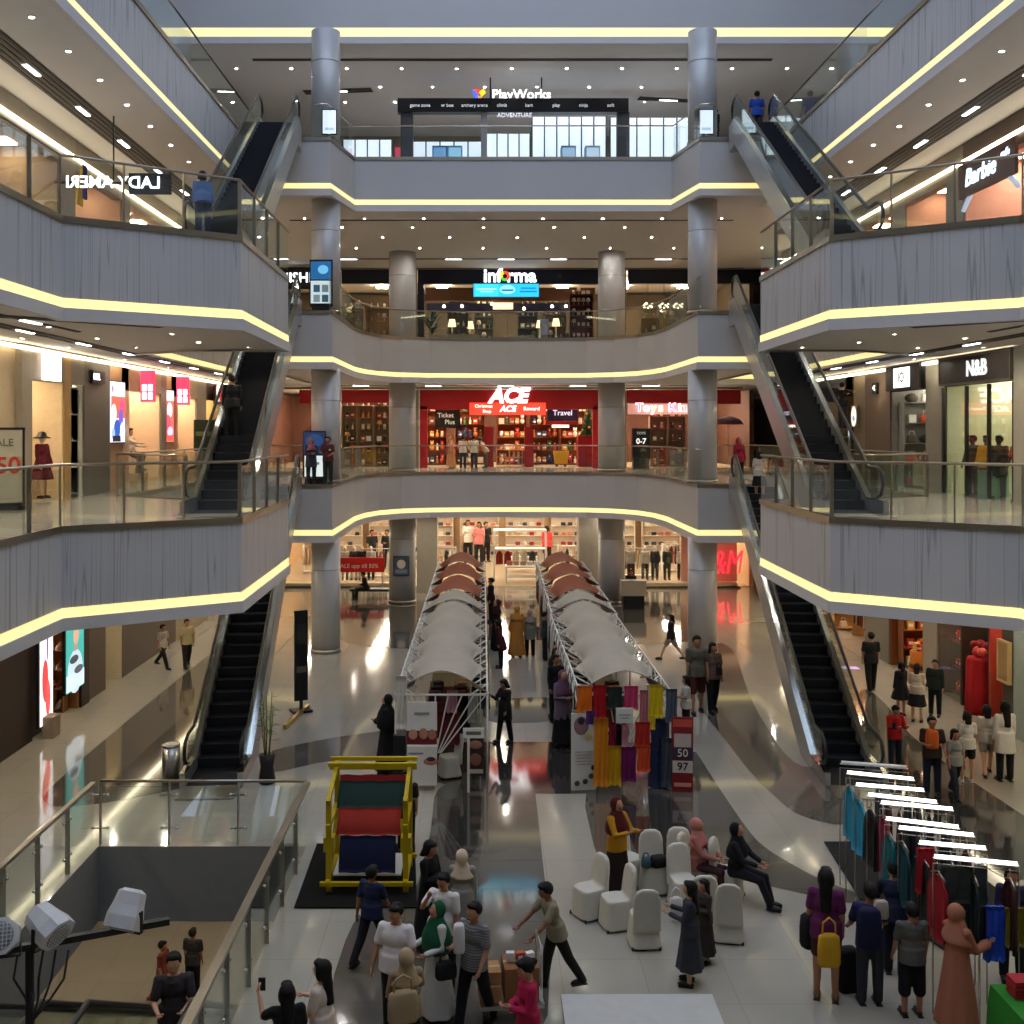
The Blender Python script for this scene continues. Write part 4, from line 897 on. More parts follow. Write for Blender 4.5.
# ------------------------------------------------------------------ right gallery, second storey
sign('shop_sign', 'black sign with a white rounded panel of two letters on the right', (11.38, 31.0, F + 3.28), R_, 2.5, .72, BLACK, [('IO', .42, 0, -.01, BLACK, .02)], extra=lambda t: MB().box((0, -.045, 0), (1.15, .03, .58)).build('lit_panel', glow('ffffff', 3.), t))
sign('shop_sign', 'dark sign band with silver letters over the clothes window on the right', (11.38, 26.55, F + 3.28), R_, 3.85, .70, C('241f1c', .5), [('N&B', .56, .25, -.01, glow('d8d8d8', 1.6), .02)], frame=C('6a6258', .4))
sign('shop_sign', 'black hanging sign with a thin white line of lettering near the right escalator', (10.3, 36.9, F + 2.95), -.35, 2.2, .5, BLACK, [('optik', .2, .1, 0, glow('ffffff', 3.), .01)])
sign('arrow_sign', 'little black and white arrow sign on the brown wall at right', (11.46, 33.4, F + 3.05), R_, .4, .36, BLACK, [('<', .3, 0, 0, glow('ffffff', 2.), .02)])
gl = MB(); gl.box((0, 0, 0), (.03, 3.7, 2.82)); tag(gl.build('shop_window', GLASSW, loc=(11.47, 26.55, F + 1.43)), 'tall glass window of the clothes shop under the silver letters', 'shop window')
for dy in (24.67, 25.9, 27.1, 28.45): tag(MB().box((0, 0, 1.44), (.08, .08, 2.84)).build('mullion', BLACK, loc=(11.46, dy, F)), 'black window post at the clothes shop under the silver letters', 'window post', 'black posts of the silver-lettered shop')
mannequin('mannequin in a yellow jacket in the silver-lettered shop window', (11.85, 26.85, F), -60, ('long', 'c8961a'), ('trousers', '141416'), female=False, hair='short', skin='3a342e')
mannequin('mannequin in a dark jacket left of the yellow one in the shop window', (11.85, 27.6, F), -70, ('long', '3a3c34'), ('trousers', '1a1a1c'), female=False, hair='short', skin='3a342e')
mannequin('mannequin in a black coat right of the yellow one in the shop window', (11.85, 26.2, F), -50, ('tunic', '1c1f1e'), ('trousers', '141416'), female=False, hair='short', skin='3a342e')
mannequin('mannequin in a bright orange-red shirt at the shop entrance on the right', (11.85, 25.2, F), -60, ('tee', 'c43a1c'), ('trousers', '3a1a14'), female=False, skin='3a342e')
tag(MB().box((0, 0, .35), (.5, .6, .7)).build('display_box', C('7aa890', .6), loc=(11.85, 26.5, F)), 'pale green display box in the silver-lettered window', 'box')
u = shelf_unit('crowded shelves of bags inside the white-lit shop on the right', (13.55, 30.6, F), R_, 1.5, 2.6, .4, 5, '8a8880')
stock(u, 1.5, 2.6, .4, 5, ['bag', 'box', 'cushion'], ['3a3a3a', '8a7a5a', 'b8b4ac', '54483c', 'c8c8c0'], 'bag or box on the crowded shelves of the white-lit shop', 'goods in the white-lit shop', .95, .36)
for k, y in enumerate((30.3, 31.3)):
    t = shelf_unit('%s low display table of goods at the front of the white-lit shop' % ('nearer', 'farther')[k], (12.2, y, F), R_, .8, .8, .5, 2, 'b8b0a0', name='display_table', back=False)
    for j in range(4): put(('bag', 'box', 'bag', 'box')[j], ('d8d4cc', 'b8442c', '4a4a48', '8a8a80')[j], (12.2, y - .3 + .2 * j, F + .79), R_, 'article on the low front tables of the white-lit shop', 'articles on the low front tables', .9)
screen('light_box', 'pale lit panel with dark figures inside the white-lit shop', (13.2, 31.0, F + 2.25 + .35), R_, 2.2, .5, [(0, 0, 1, 1, 'b8ccd4'), (-.35, 0, .14, .6, '2a2e34'), (-.1, 0, .2, .8, 'd8e088', 1), (.3, 0, .2, .5, 'f4f8fa')])
# ladder and worker
t = thing('step_ladder', 'silver step ladder standing by the brown wall at right', 'ladder', (10.98, 35.0, F), -.5)
for sg in (-1, 1):
    MB().bar((sg * .26, -.35, 0), (sg * .18, 0, 1.75), .05, .03).build('rail', CHROME, t); MB().bar((sg * .26, .45, 0), (sg * .18, .02, 1.75), .04, .03).build('back_leg', CHROME, t)
for k in range(5): MB().box((0, -.35 + .07 * (k + 1) - .02, .3 * (k + 1)), (.46 - .03 * k, .10, .03)).build('tread', CHROME, t)
MB().box((0, .01, 1.77), (.42, .2, .03)).build('top_step', CHROME, t)
person('man in dark shirt standing high on the step ladder at right', (10.98, 35.02, F + 1.79), 120, H=1.66, top=('tee', '1c1a1e'), bottom=('trousers', '26262c'), arms=((80, 10, 30, 0), (60, 10, 40, 0)))
person('person with long hair and grey dress below the ladder at right', (10.35, 33.6, F), 150, H=1.6, female=True, top=('tunic', '5a5652'), bottom=('trousers', '2a2826'), hair='bob')
screen('light_box', 'white oval lit poster beside the man on the ladder', (11.70, 35.9, F + 2.2), R_, .5, .7, [(0, 0, 1, 1, 'e8e0d0', 1), (0, -.1, .5, .3, '7a90b8', 1)], bezel=C('8a7c68', .6))
put('toy', '4a382a', (12.3, 37.6, F + 1.0), R_, 'small brown figure in the dark window by the right escalator', None, 1.4)
tag(MB().box((0, 0, .5), (.6, 1.2, 1.0)).build('counter', C('6a5a44', .5), loc=(10.2, 32.0, F)), 'waist-high olive counter box behind the right railing', 'counter')
u = shelf_unit('dim wooden display shelf in the window by the right escalator', (12.7, 37.6, F), R_, 1.6, 2.2, .4, 4, '4a3220')
stock(u, 1.6, 2.2, .4, 4, ['bottle', 'tin'], ['b8863a', '8a5a2a', 'd8c090'], 'small amber bottle in the window by the right escalator', 'amber goods by the right escalator', .9, .34, .2)
# ------------------------------------------------------------------ third storey
sign('shop_sign', 'lit white wording in mirrored letters, reading backwards, on the upper left', (-9.82, 25.0, 13.1), 0.04, 2.75, .04, C('191a20', .4), [('LADY AMERI', .40, 0, 0, glow('eef2ff', 3.), .012, 0, True)], extra=lambda t: [MB().box((.85, .05, 0), (1.0, .06, .5)).build('back_plate', C('191a20', .4), t), MB().box((0, 0, .8), (.03, .03, 1.6)).build('hanger', BLACK, t)])  # lettering mirrored so that it reads from right to left
sign('shop_sign', 'pink lit sign with curved lettering over the upper right shop', (11.35, 25.8, 13.62), R_, 2.9, .86, C('5a4038', .5), [('Barbie', .62, -.25, .0, glow('cfe4ff', 2.6), .012, .18), ('cafe', .26, 1.0, .16, glow('cfe4ff', 2.), .012, .2)])
t = thing('arch', 'curved pale arch over the pink shop entrance on the upper right', 'arch', (11.42, 25.8, 11)); mb = MB()
mb.tube([(0, -1.4 + 2.8 * k / 12, 1.9 + .75 * sin(pi * k / 12)) for k in range(13)], .06, 8); mb.build('band', glow('b8c8e8', .8), t)
for k, y in enumerate((24.9, 26.0)):
    u = shelf_unit('pink shelf of toys in the upper right shop, %s' % ('nearer', 'farther')[k], (13.6, y, 11), R_, 1.0, 2.0, .35, 4, 'd8a898')
    stock(u, 1.0, 2.0, .35, 4, ['toy', 'box'], ['d87a98', 'e8c0b0', 'c85a6a', 'f0e0d8'], 'pastel toy or box on the pink shelves, upper right', 'pastel toys in the upper right shop', .8, .3)
t = thing('banner', 'yellow and purple festive banner hanging in the upper left shop front', 'banner', (-11.2, 26.6, 12.0), L_)
MB().sheet([[(x, .03 * sin(3 * z), z) for x in (-.18 + .12 * sin(z * 4), .18 + .12 * sin(z * 4))] for z in [1.9 - .2 * k for k in range(6)]], .03).build('cloth', C('c8a81a', .8), t)
MB().sheet([[(x, -.05, z) for x in (-.02, .22)] for z in (1.95, 1.5, 1.1)], .03).build('ribbon', C('3a2a8a', .8), t)
for k in range(3): tag(MB().lathe([(.3 - .05 * k, 0), (.3 - .05 * k, .16)], n=18).build('display_drum', WHITE, loc=(-11.9, 28.2 + .0 * k, 11 + .16 * k)), ('lowest', 'middle', 'topmost')[k] + ' of three stacked white display drums in the upper left shop', 'display drum')
screen('light_box', 'red glowing lamp panel in the upper left shop', (-12.0, 31.8, 12.1), L_, .6, .9, [(0, 0, 1, 1, 'b83a38'), (0, .05, .5, .6, 'e85a50', 1), (0, -.25, .3, .2, 'f8c0a8', 1)])
screen('light_box', 'blue violet glowing panel in the upper right gallery', (11.3, 34.5, 11.40), R_, .9, .7, [(0, 0, 1, 1, '4a48d8'), (.1, .05, .5, .5, '7a70f0', 1)])
t = sign('shop_sign', 'dark sign with big white letters on the far left of the third storey', (-10.0, 47.4, 14.1), 0, 3.6, 1.0, C('14161a', .4), [('MINISHI', .62, .2, 0, glow('f4fbff', 3.), .012)])
sign('exit_sign', 'small red exit board hanging under the left ceiling', (-10.0, 39.0, 9.0), .2, .75, .35, C('7a2a1a', .5), [('EXIT', .2, 0, 0, glow('e86a4a', 1.2), .01)])
sign('exit_sign', 'small red exit board hanging under the right ceiling', (9.2, 36.5, 9.0), -.2, .75, .35, C('7a2a1a', .5), [('EXIT', .2, 0, 0, glow('e86a4a', 1.2), .01)])
sign('exit_sign', 'small red board under the topmost right ceiling', (9.6, 33.0, 14.55), -.2, .8, .35, C('7a2a1a', .5), [('EXIT', .2, 0, 0, glow('e86a4a', 1.2), .01)])
# ------------------------------------------------------------------ ground floor, left shops
screen('light_box', 'tall white poster with a red shape beside the shoe shop', (-11.38, 24.8, 1.75), L_, .72, 2.9, [(0, 0, 1, 1, 'f4eef0'), (-.1, -.15, .5, .35, 'c83a3a', 1), (.1, -.3, .4, .3, 'd84a4a', 1), (.05, .15, .16, .3, '7a5a98', 1), (-.2, .36, .2, .1, 'b8a8c0')], e=1.9)
screen('light_box', 'teal poster of a man holding a grey shoe in the shoe shop window', (-11.42, 26.65, 1.8), L_, 1.15, 2.3, [(0, 0, 1, 1, '3aa098'), (0, .42, .9, .04, '1c5a54'), (0, -.30, .86, .48, 'b8ccd8', 1), (0, -.40, 1, .18, 'c4d4de'), (0, -.03, .18, .1, 'b88068', 1), (.02, .10, .32, .22, 'c89a80', 1), (.02, .19, .33, .08, '3a2418', 1), (-.1, -.16, .5, .09, '3a3c42', 1), (.15, -.29, .5, .09, '4a4c52', 1)], e=1.5)
u = shelf_unit('wooden wall shelf of shoes in the ground floor shoe shop', (-13.0, 25.75, 0), L_, 1.1, 2.6, .4, 5, '8a5a30')
stock(u, 1.1, 2.6, .4, 5, ['shoe'], ['3a2a20', 'b89878', '6a4a38', 'd8c8b0'], 'single shoe on the wooden wall shelf of the shoe shop', 'shoes on the wooden wall shelf', .95, .2)
t = shelf_unit('low wooden table heaped with shoes in the shoe shop window', (-12.3, 26.1, 0), L_, 1.6, .75, .7, 2, 'a06a38', name='display_table', back=False)
for j in range(7): put('shoe', ('c8a078', '5a3a28', 'd8c0a0')[j % 3], (-12.25, 25.45 + .22 * j, .74), L_ + .5 * (j % 2), 'shoe on the low table in the shoe shop window', 'shoes on the low table', 1.)
tag(MB().box((0, 0, .25), (.42, .25, .5)).build('display_block', C('8a7a68', .5), loc=(-11.2, 24.75, 0), rz=L_), 'taupe block under the tall white poster', 'block')
# ------------------------------------------------------------------ ground floor, right shops
t = thing('display_stand', 'red cloth covered display stand heaped with red flowers in the right window', 'display stand', (11.75, 26.85, 0))
mb = MB(); rings = [[((r + .02 * sin(9 * a)) * cos(a), (r + .02 * sin(9 * a)) * sin(a), z) for a in [2 * pi * k / 36 for k in range(36)]] for r, z in ((.42, 0), (.40, .6), (.38, 1.35), (.36, 1.4))]
mb.loft(rings); mb.build('cloth_cover', C('b01a20', .8), t)
for k in range(16): a = k * 2.4; tag(MB().ell((0, 0, .1), (.13, .13, .11), 8, 6).build('red_flower', C(('c02428', 'd8584a', '8a1418')[k % 3], .7), loc=(11.75 + .3 * cos(a) * (k % 4) / 3, 26.85 + .3 * sin(a) * (k % 4) / 3, 1.40 + .1 * (k % 3))), 'red artificial flower on the red display stand', 'flower', 'flowers on the red display stand')
screen('light_box', 'bright red lit panel in the narrow opening at right', (12.6, 25.75, 2.1), R_, .45, 1.0, [(0, 0, 1, 1, 'd8382c'), (0, .4, .8, .14, 'fff0e0'), (0, -.2, .7, .3, 'f0a890', 1)])
t = sign('picture', 'narrow gold framed picture on the dark wall at right', (11.42, 25.05, 1.7), R_, .5, .95, C('a8865a', .5), [], frame=C('c8a870', .4), cat='picture')
u = shelf_unit('glass front counter of red gift packs in the dark right window', (12.0, 28.3, 0), R_, 1.2, 1.5, .4, 3, '5a2a20')
stock(u, 1.2, 1.5, .4, 3, ['box', 'toy'], ['c82a28', 'a01a1c', 'e88a78'], 'red gift pack in the dark glass window at right', 'red packs in the dark window', .8, .26)
gl = MB(); gl.box((0, 0, 0), (.05, 1.4, 2.9)); tag(gl.build('shop_window', GLASSW, loc=(11.55, 28.3, 1.5)), 'dark glass shop window of red gift packs on the ground floor right', 'shop window')
for k, y in enumerate((30.3, 31.2)):
    u = shelf_unit(('nearer', 'farther')[k] + ' of two warm shelves in the orange-lit shop on the right', (13.2 - .3 * k, y, 0), R_, .85, 2.5, .4, 5, '6a3416')
    stock(u, .85, 2.5, .4, 5, ['box', 'tin', 'bottle'], ['d8742a', 'c83a20', 'e8b050', '8a3a1a', 'f0d8a0'], 'orange or red package in the orange-lit shop on the right', 'goods in the orange-lit shop', .9, .27)
t = thing('display_stand', 'round orange drum of goods at the mouth of the orange-lit shop', 'display stand', (11.9, 30.6, 0)); MB().lathe([(.45, 0), (.45, .75), (.4, .8)], n=24).build('drum', C('c8701c', .6), t); MB().lathe([(.47, .3), (.47, .42)], n=24).build('band', C('4a1a10', .6), t)
for k in range(9): put(('box', 'tin')[k % 2], ('d8742a', 'e8c060', 'b83020')[k % 3], (11.9 + .28 * cos(k * .7), 30.6 + .28 * sin(k * .7), .81), k, 'packet standing on the round orange drum', 'packets on the orange drum', .9)
t = thing('clothes_rack', 'light wood clothes rack in the far right ground shop', 'rack', (12.2, 36.2, 0), R_)
for sg in (-1, 1): MB().box((sg * .8, 0, .7), (.06, .4, 1.4)).build('post', C('b88a58', .5), t)
MB().tube([(-.8, 0, 1.38), (.8, 0, 1.38)], .02, 8).build('bar', C('b88a58', .5), t)
for k in range(8): put('garment', ('8a2420', '2a2a2a', 'c8a888', '5a3a28')[k % 4], (12.2, 35.55 + .18 * k, 1.33), 0, 'garment on the light wood rack, far right ground shop', 'garments on the light wood rack', 1.)
screen('light_box', 'small red lit board over the far right ground shop', (12.4, 35.3, 2.7), R_, 1.5, .5, [(0, 0, 1, 1, 'c03a28'), (0, 0, .7, .4, 'f0c8b0', 1)])
u = shelf_unit('shelf of orange goods on the inner side wall of the orange-lit shop', (12.35, 32.0, 0), 0, 1.3, 2.8, .4, 6, '7a4420')
stock(u, 1.3, 2.8, .4, 6, ['box', 'tin', 'bottle'], ['d8742a', 'c83a20', 'e8b050', 'f0d8a0', '8a3a1a'], 'warm coloured package on the side wall of the orange-lit shop', 'goods on the side wall, orange-lit shop', 1.1, .27)
u = shelf_unit('shelf of bags on the inner side wall of the white-lit shop', (12.45, 31.95, F), 0, 1.5, 2.6, .4, 5, '8a8880')
stock(u, 1.5, 2.6, .4, 5, ['bag', 'box', 'cushion'], ['2a2a2a', '8a7a5a', 'd8d4cc', '54483c', 'b8442c'], 'bag or box on the side wall of the white-lit shop', 'goods on the side wall, white-lit shop', 1.1, .34)
u = shelf_unit('light wood shelf on the inner side wall of the far right ground shop', (12.35, 38.1, 0), 0, 1.4, 2.6, .4, 5, 'b88a58')
stock(u, 1.4, 2.6, .4, 5, ['fold', 'bag'], ['8a2420', 'c8a888', '2a2a2a', 'e0d0b8'], 'article on the side wall of the far right ground shop', 'articles on the side wall, far right shop', 1., .46)
u = shelf_unit('shelf of shoe pairs on the inner side wall of the shoe shop', (-12.45, 27.0, 0), 0, 1.4, 2.6, .35, 6, '8a5a30')
stock(u, 1.4, 2.6, .35, 6, ['shoe'], ['3a2a20', 'b89878', 'd8c8b0', '8a3a2a'], 'shoe on the side wall shelf of the shoe shop', 'shoes on the side wall of the shoe shop', 1.05, .17)
flush()
# ------------------------------------------------------------------ far stores
YF = 48.5
def fx(x, Y=YF): return (x - CX) / FPX * Y + CAMX
def fz(y, Y=YF): return CAMZ - (y - CY) / FPX * Y
def store(F, y1, wall, floor_m, lamp, nm, h=3.6):
    mb = MB()
    mb.box((0, y1, F + h / 2), (23, .2, h), 0)
    for sg in (-1, 1): mb.box((sg * 11.4, (YF + y1) / 2, F + h / 2), (.2, y1 - YF, h), 0)
    struct(MB().prism([(-11.4, YF), (11.4, YF), (11.4, y1), (-11.4, y1)], F + .004, F + .02).build('floor_store', floor_m), 'floor of %s' % nm, 'floor')
    o = struct(mb.build('wall_far', [wall]), 'inner walls of %s' % nm, 'store wall')
    l = MB()
    for i in range(7):
        for j in range(int((y1 - YF) / 2.2)): l.box((-9.3 + i * 3.1, YF + 1.2 + j * 2.2, F + h - .02), (.55, .26, .04))
    l.build('shop_lamp', lamp, o)['label'] = 'bright ceiling lamps of the store'
    return o
# --- ground floor clothes shop
store(0, 61, C('d2ac80', .7), M('shop_floor', (.55, .42, .28), .2), shoplamp((1., .86, .66), 12.), 'the ground floor clothes shop', 3.62)
mb = MB(); mb.box((-7.6, YF, .1), (5.6, .5, .2)); mb.box((7.6, YF, .1), (6.2, .5, .2))
for x0, x1 in ((-10.4, -4.9), (4.6, 10.8)): mb.box(((x0 + x1) / 2, YF - .3, .035), (x1 - x0, .16, .07), 1)
struct(mb.build('trim_1', [C('d8c8a8', .4), WOODD]))
for i, (x0, x1) in enumerate(((-10.3, -5.0), (4.7, 8.6))):
    tag(MB().box(((x0 + x1) / 2, YF - .15, 1.85), (x1 - x0, .03, 3.3)).build('shop_window', GLASSW), ('left', 'right')[i] + ' display window of the ground floor clothes shop', 'shop window')
sign('sale_banner', 'red banner with pale lettering across the left clothes shop window', (fx(358, 48), 48.05, fz(565, 48)), 0, 2.4, .66, C('c0201c', .6), [('SALE upp till 50%', .26, 0, -.05, C('f0c8c0', .6), .005)], cat='banner', extra=lambda t: [MB().box((x, .04, -.64), (.05, .05, .84)).build('leg', STEEL, t) for x in (-1.1, 1.1)])
sign('shop_sign', 'big glowing red letters of the clothes shop right of the front column', (fx(717), YF - .25, 1.12), 0, 2.5, .1, None, [], extra=lambda t: text_mb('H&M', 1.55, .05, 0, Matrix.Translation((.05, 0, 0)) @ Matrix.Diagonal((.62, 1, 1, 1)), -.004, .22).build('lettering', glow('ff2a3c', 2.4), t))
tag(MB().box((9.5, YF + .35, 1.7), (2.6, .1, 3.0)).build('display_wall', C('e8b8a8', .6)), 'pale pink wall behind the red letters', 'display wall')
wm = (('e8e4dc', 'e8e4dc'), ('1a1a1c', '3a3a3c'), ('3e4a38', '2a2a2a'), ('8a6a50', '20202a'), ('d8d0c4', '1a1a1c'))
for k, (x, a, b) in enumerate(((631, 'c8c0b4', '4a2a22'), (645, 'd8d0c4', '1c1a1c'), (655, '2a2a2c', '2a2430'), (667, '4a5444', '3a4438'), (681, 'e0dcd4', '16161a'))):
    mannequin('white-headed mannequin, %s from the left in the right clothes shop window' % ('first', 'second', 'third', 'fourth', 'fifth')[k], (fx(x, 49.3), 49.3, .22), -5 + 10 * (k % 2), ('long', a), ('trousers', b), skin='f0e8dc')
for k, (x, a, b) in enumerate(((345, 'e8e0d4', '8a7a6a'), (354, '3a3438', 'e8e0d8'), (362, '1c1c20', 'd8d0c8'), (371, 'e8e4e0', '2a2226'))):
    mannequin('mannequin, %s from the left behind the red banner' % ('first', 'second', 'third', 'fourth')[k], (fx(x, 49.3), 49.3, .22), 8 - 9 * (k % 2), ('long', a), ('trousers', b), skin='f0e8dc')
cl = ['2a2a2e', 'd8cfc4', '8a2420', 'c8a888', 'e8e0d4', '5a4038', '3a3c48', 'b86a50']
def rack(label, x, y, n, grp, w=1.7):
    t = thing('clothes_rack', label, 'rack', (x, y, .02))
    for sg in (-1, 1): MB().box((sg * w / 2, 0, .72), (.05, .4, 1.44)).build('post', WHITE, t)
    MB().tube([(-w / 2, 0, 1.42), (w / 2, 0, 1.42)], .02, 8).build('bar', WHITE, t); MB().box((0, 0, .10), (w, .35, .04)).build('base', WHITE, t)
    for k in range(n): put('garment', random.choice(cl), (x - w / 2 + (k + .5) * w / n, y, 1.38), pi / 2 + random.uniform(-.2, .2), 'garment hanging on ' + grp, 'garments on ' + grp, 1.05)
for x, y, w in ((-9.2, 53, 'the far left rack'), (-6.4, 51.4, 'the rack behind the left window'), (-3.2, 52, 'the rack left of the shop aisle'), (3.6, 52.5, 'the rack right of the shop aisle'), (6.6, 51.6, 'the rack behind the right window'), (9.0, 53.5, 'the far right rack')):
    rack('white clothes rack: ' + w, x, y, 9, w)
for k, (x, y, w) in enumerate(((-9, 60.2, 'first'), (-6.4, 60.2, 'second'), (-3.8, 60.2, 'third'), (-1.2, 60.2, 'fourth'), (1.4, 60.2, 'fifth'), (4, 60.2, 'sixth'), (6.6, 60.2, 'seventh'), (9.2, 60.2, 'last'))):
    u = shelf_unit('tall white shelf of folded clothes, %s from left at the clothes shop back wall' % w, (x, y, .02), 0, 2.2, 2.9, .45, 6, 'e0d0bc')
    stock(u, 2.2, 2.9, .45, 6, ['fold', 'fold', 'bag'], cl, 'folded garment or bag on the back wall shelves of the clothes shop', 'goods on the back wall shelves of the clothes shop', .85, .46, .15)
for k, (x, y, w) in enumerate(((.9, 49.8, 'white table at the mouth of the clothes shop aisle'), (1.0, 53.6, 'second white table up the clothes shop aisle'), (-4.6, 55.5, 'white table on the left side of the clothes shop'), (5.2, 55.5, 'white table on the right side of the clothes shop'))):
    t = thing('display_table', w, 'table', (x, y, .02)); MB().box((0, 0, .78), (1.7, .9, .06)).build('tabletop', WHITE, t)
    for sx in (-.8, .8):
        for sy in (-.4, .4): MB().box((sx, sy, .375), (.05, .05, .75)).build('leg', WHITE, t)
    MB().box((0, 0, .3), (1.6, .8, .04)).build('shelf', WHITE, t)
    for j in range(5): put('fold', random.choice(cl), (x - .64 + .32 * j, y, .835), 0, 'folded pile on the ' + w, 'piles on the ' + w, .9)
t = thing('display_stand', 'tall white display frame at the right of the clothes shop aisle', 'display frame', (fx(520, 50.8), 50.8, .02))
for sx in (-1.25, 1.25):
    for sy in (-.4, .4): MB().box((sx, sy, 1.2), (.06, .06, 2.4)).build('post', WHITE, t)
for z in (1.5, 2.4): MB().box((0, 0, z), (2.55, .86, .05)).build('shelf', WHITE, t)
for j in range(6): put('garment', random.choice(cl), (fx(520, 50.8) - 1 + .4 * j, 50.8, 1.45), .3, 'garment hanging inside the tall white display frame', 'garments in the white display frame', .8)
P('shopper in pale top walking inside the clothes shop aisle', by_feet(468, 563, 520), 10, female=True, top=('tee', 'd8c8bc'), bottom=('trousers', '1a1a1c'), hair='bob')
P('shopper in pink top beside the pale one in the clothes shop aisle', by_feet(479, 565, 522), -10, female=True, top=('tee', 'c87a78'), bottom=('trousers', '17171a'), hair='bob')
P('shopper in black at the back of the clothes shop aisle', by_feet(486, 562, 522), 30, top=('tee', '18181a'), bottom=('trousers', '141414'))
P('shopper in coral red top inside the clothes shop on the right', by_feet(547, 566, 526), 160, female=True, top=('tee', 'd8403c'), bottom=('trousers', '2a1a1a'), hair='bob')
P('man in black standing inside the left clothes shop window', by_feet(372, 570, 530), 30, top=('tee', '141416'), bottom=('trousers', '121214'))
P('second person in dark clothes inside the left clothes shop window', by_feet(387, 568, 530), -20, top=('long', '1c181a'), bottom=('trousers', '161416'), arms=hold)
P('man in dark red standing by the right pier of the clothes shop', ((4.75, 47.6, 0), 1.62), 60, top=('long', '4a1c1c'), bottom=('trousers', '151313'))
t = thing('bench', 'low dark bench before the left clothes shop window', 'bench', (-5.75, 45.1, 0)); MB().box((0, 0, .40), (1.9, .65, .10)).build('seat', BLACK, t)
for x in (-.8, .8): MB().box((x, 0, .175), (.1, .55, .35)).build('leg', BLACK, t)
t = thing('counter', 'small pale desk on a dark base by the right rear column', 'desk', (fx(633, 42.6), 42.6, 0)); MB().box((0, 0, .85), (1.0, .6, .6)).build('top', C('a89c84', .5), t); MB().box((0, 0, .275), (.85, .5, .55)).build('base', BLACK, t)
P('person leaning on the pale desk by the right rear column', ((fx(631, 43.2), 43.2, 0), 1.62), -10, top=('long', '1c1614'), bottom=('trousers', '141212'), arms=hold)
screen('wall_poster', 'small framed poster high on the left rear column', (-4.4, 43.6, 1.6), 0, .6, .75, [(0, 0, 1, 1, '30343a'), (0, .1, .6, .5, 'a08a78', 1), (0, -.3, .8, .2, '585c64')], e=.5, cat='poster')

# --- second storey: red hardware store
RED = C('a81c20', .5); REDD = C('8a1418', .5)
store(5.5, 57, C('4a2a1c', .7), M('shop_floor'), shoplamp(WM, 30.), 'the red hardware store', 3.6)
mb = MB()
for x0, x1, z0, z1 in ((fx(342), fx(394), 8.5, 9.1), (fx(420), fx(602), 8.2, 9.1), (fx(626), fx(690), 8.5, 9.1), (fx(714), fx(740), 8.45, 9.1), (fx(300), fx(322), 8.45, 9.1)): mb.box(((x0 + x1) / 2, YF, (z0 + z1) / 2), (x1 - x0, .3, z1 - z0), 0)
for x in (fx(423), fx(597)): mb.box((x, YF, 6.9), (.42, .3, 2.9), 0)
mb.box((fx(511), YF - .16, 9.12), (8.6, .06, .05), 1)
for x in (fx(419.5), fx(602.5)): mb.box((x, YF - .16, 7.3), (.05, .06, 3.6), 1)
mb.box((0, YF, 9.3), (22, .3, .35), 2)
for x0, x1 in ((fx(316), fx(341)), (fx(394), fx(419)), (fx(603), fx(626)), (fx(690), fx(714))): mb.box(((x0 + x1) / 2, YF, 7.3), (x1 - x0, .4, 3.6), 2)
struct(mb.build('wall_far', [RED, WHITE, C('8a8070', .6)]), 'red store front of the hardware store on the second storey', 'store front')
sign('shop_sign', 'big white slanted letters over the red store entrance', (fx(508), YF - .2, 8.80), 0, 1.6, .7, None, [('ACE', .92, 0, 0, glow('ffffff', 3.), .05, .25)])
sign('led_banner', 'orange red lit banner under the big white letters', (fx(507.5), YF - .22, 8.22), 0, 3.5, .56, glow('e8402c', 1.6), [('Christmas', .2, -1.1, .12, glow('fff0e0', 2.5), .01), ('Shop', .2, -.95, -.12, glow('fff0e0', 2.5), .01), ('ACE', .38, 0, -.01, glow('ffffff', 3.), .03, .25), ('Reward', .24, 1.1, 0, glow('fff0f4', 2.5), .01)], cat='banner')
sign('hanging_sign', 'blue board with the white word Travel in the red store', (fx(564), 49.4, fz(413, 49.4)), 0, 1.45, .75, C('26345e', .5), [('Travel', .36, 0, .0, glow('d8e0f0', 1.4), .01)], extra=lambda t: [MB().box((0, -.05, -.45), (1.45, .06, .14)).build('red_strip', RED, t), MB().box((-.1, -.06, -.62), (.8, .06, .12)).build('lamp', glow('fff4e8', 2.5), t)])
sign('chalk_board', 'dark green board with white lettering inside the red store, left', (fx(447), 49.6, fz(418, 49.6)), 0, 1.2, .95, C('1c2a20', .6), [('Ticket', .3, -.1, .12, glow('c8d0c0', .8), .005), ('Plus', .3, .1, -.2, glow('c8d0c0', .8), .005)], cat='board')
for k, x in enumerate((489, 529)): tag(MB().box((fx(x, 49), 49, 6.45), (.42, .3, 1.9)).build('pillar_display', REDD), ('left', 'right')[k] + ' of the two dark red pillar displays in the store entrance', 'pillar display')
t = thing('christmas_tree', 'decorated Christmas tree in the right of the red store entrance', 'tree', (fx(588, 49.6), 49.6, 7.0)); mb = MB()
for k in range(4): mb.lathe([(.42 - .08 * k, .30 * k), (.08, .30 * k + .5)], n=12)
mb.build('foliage', C('1c4a22', .8), t)
for k in range(8): MB().ell((.33 * (1 - k / 11) * cos(k * 2.4), .33 * (1 - k / 11) * sin(k * 2.4) - .05, .1 + .13 * k), (.06, .06, .06), 8, 6).build('bauble', C('d8402c', .3), t)
tag(MB().box((fx(588, 49.6), 49.6, 6.25), (1.0, .7, 1.5)).build('display_block', REDD), 'dark red block carrying the Christmas tree', 'block')
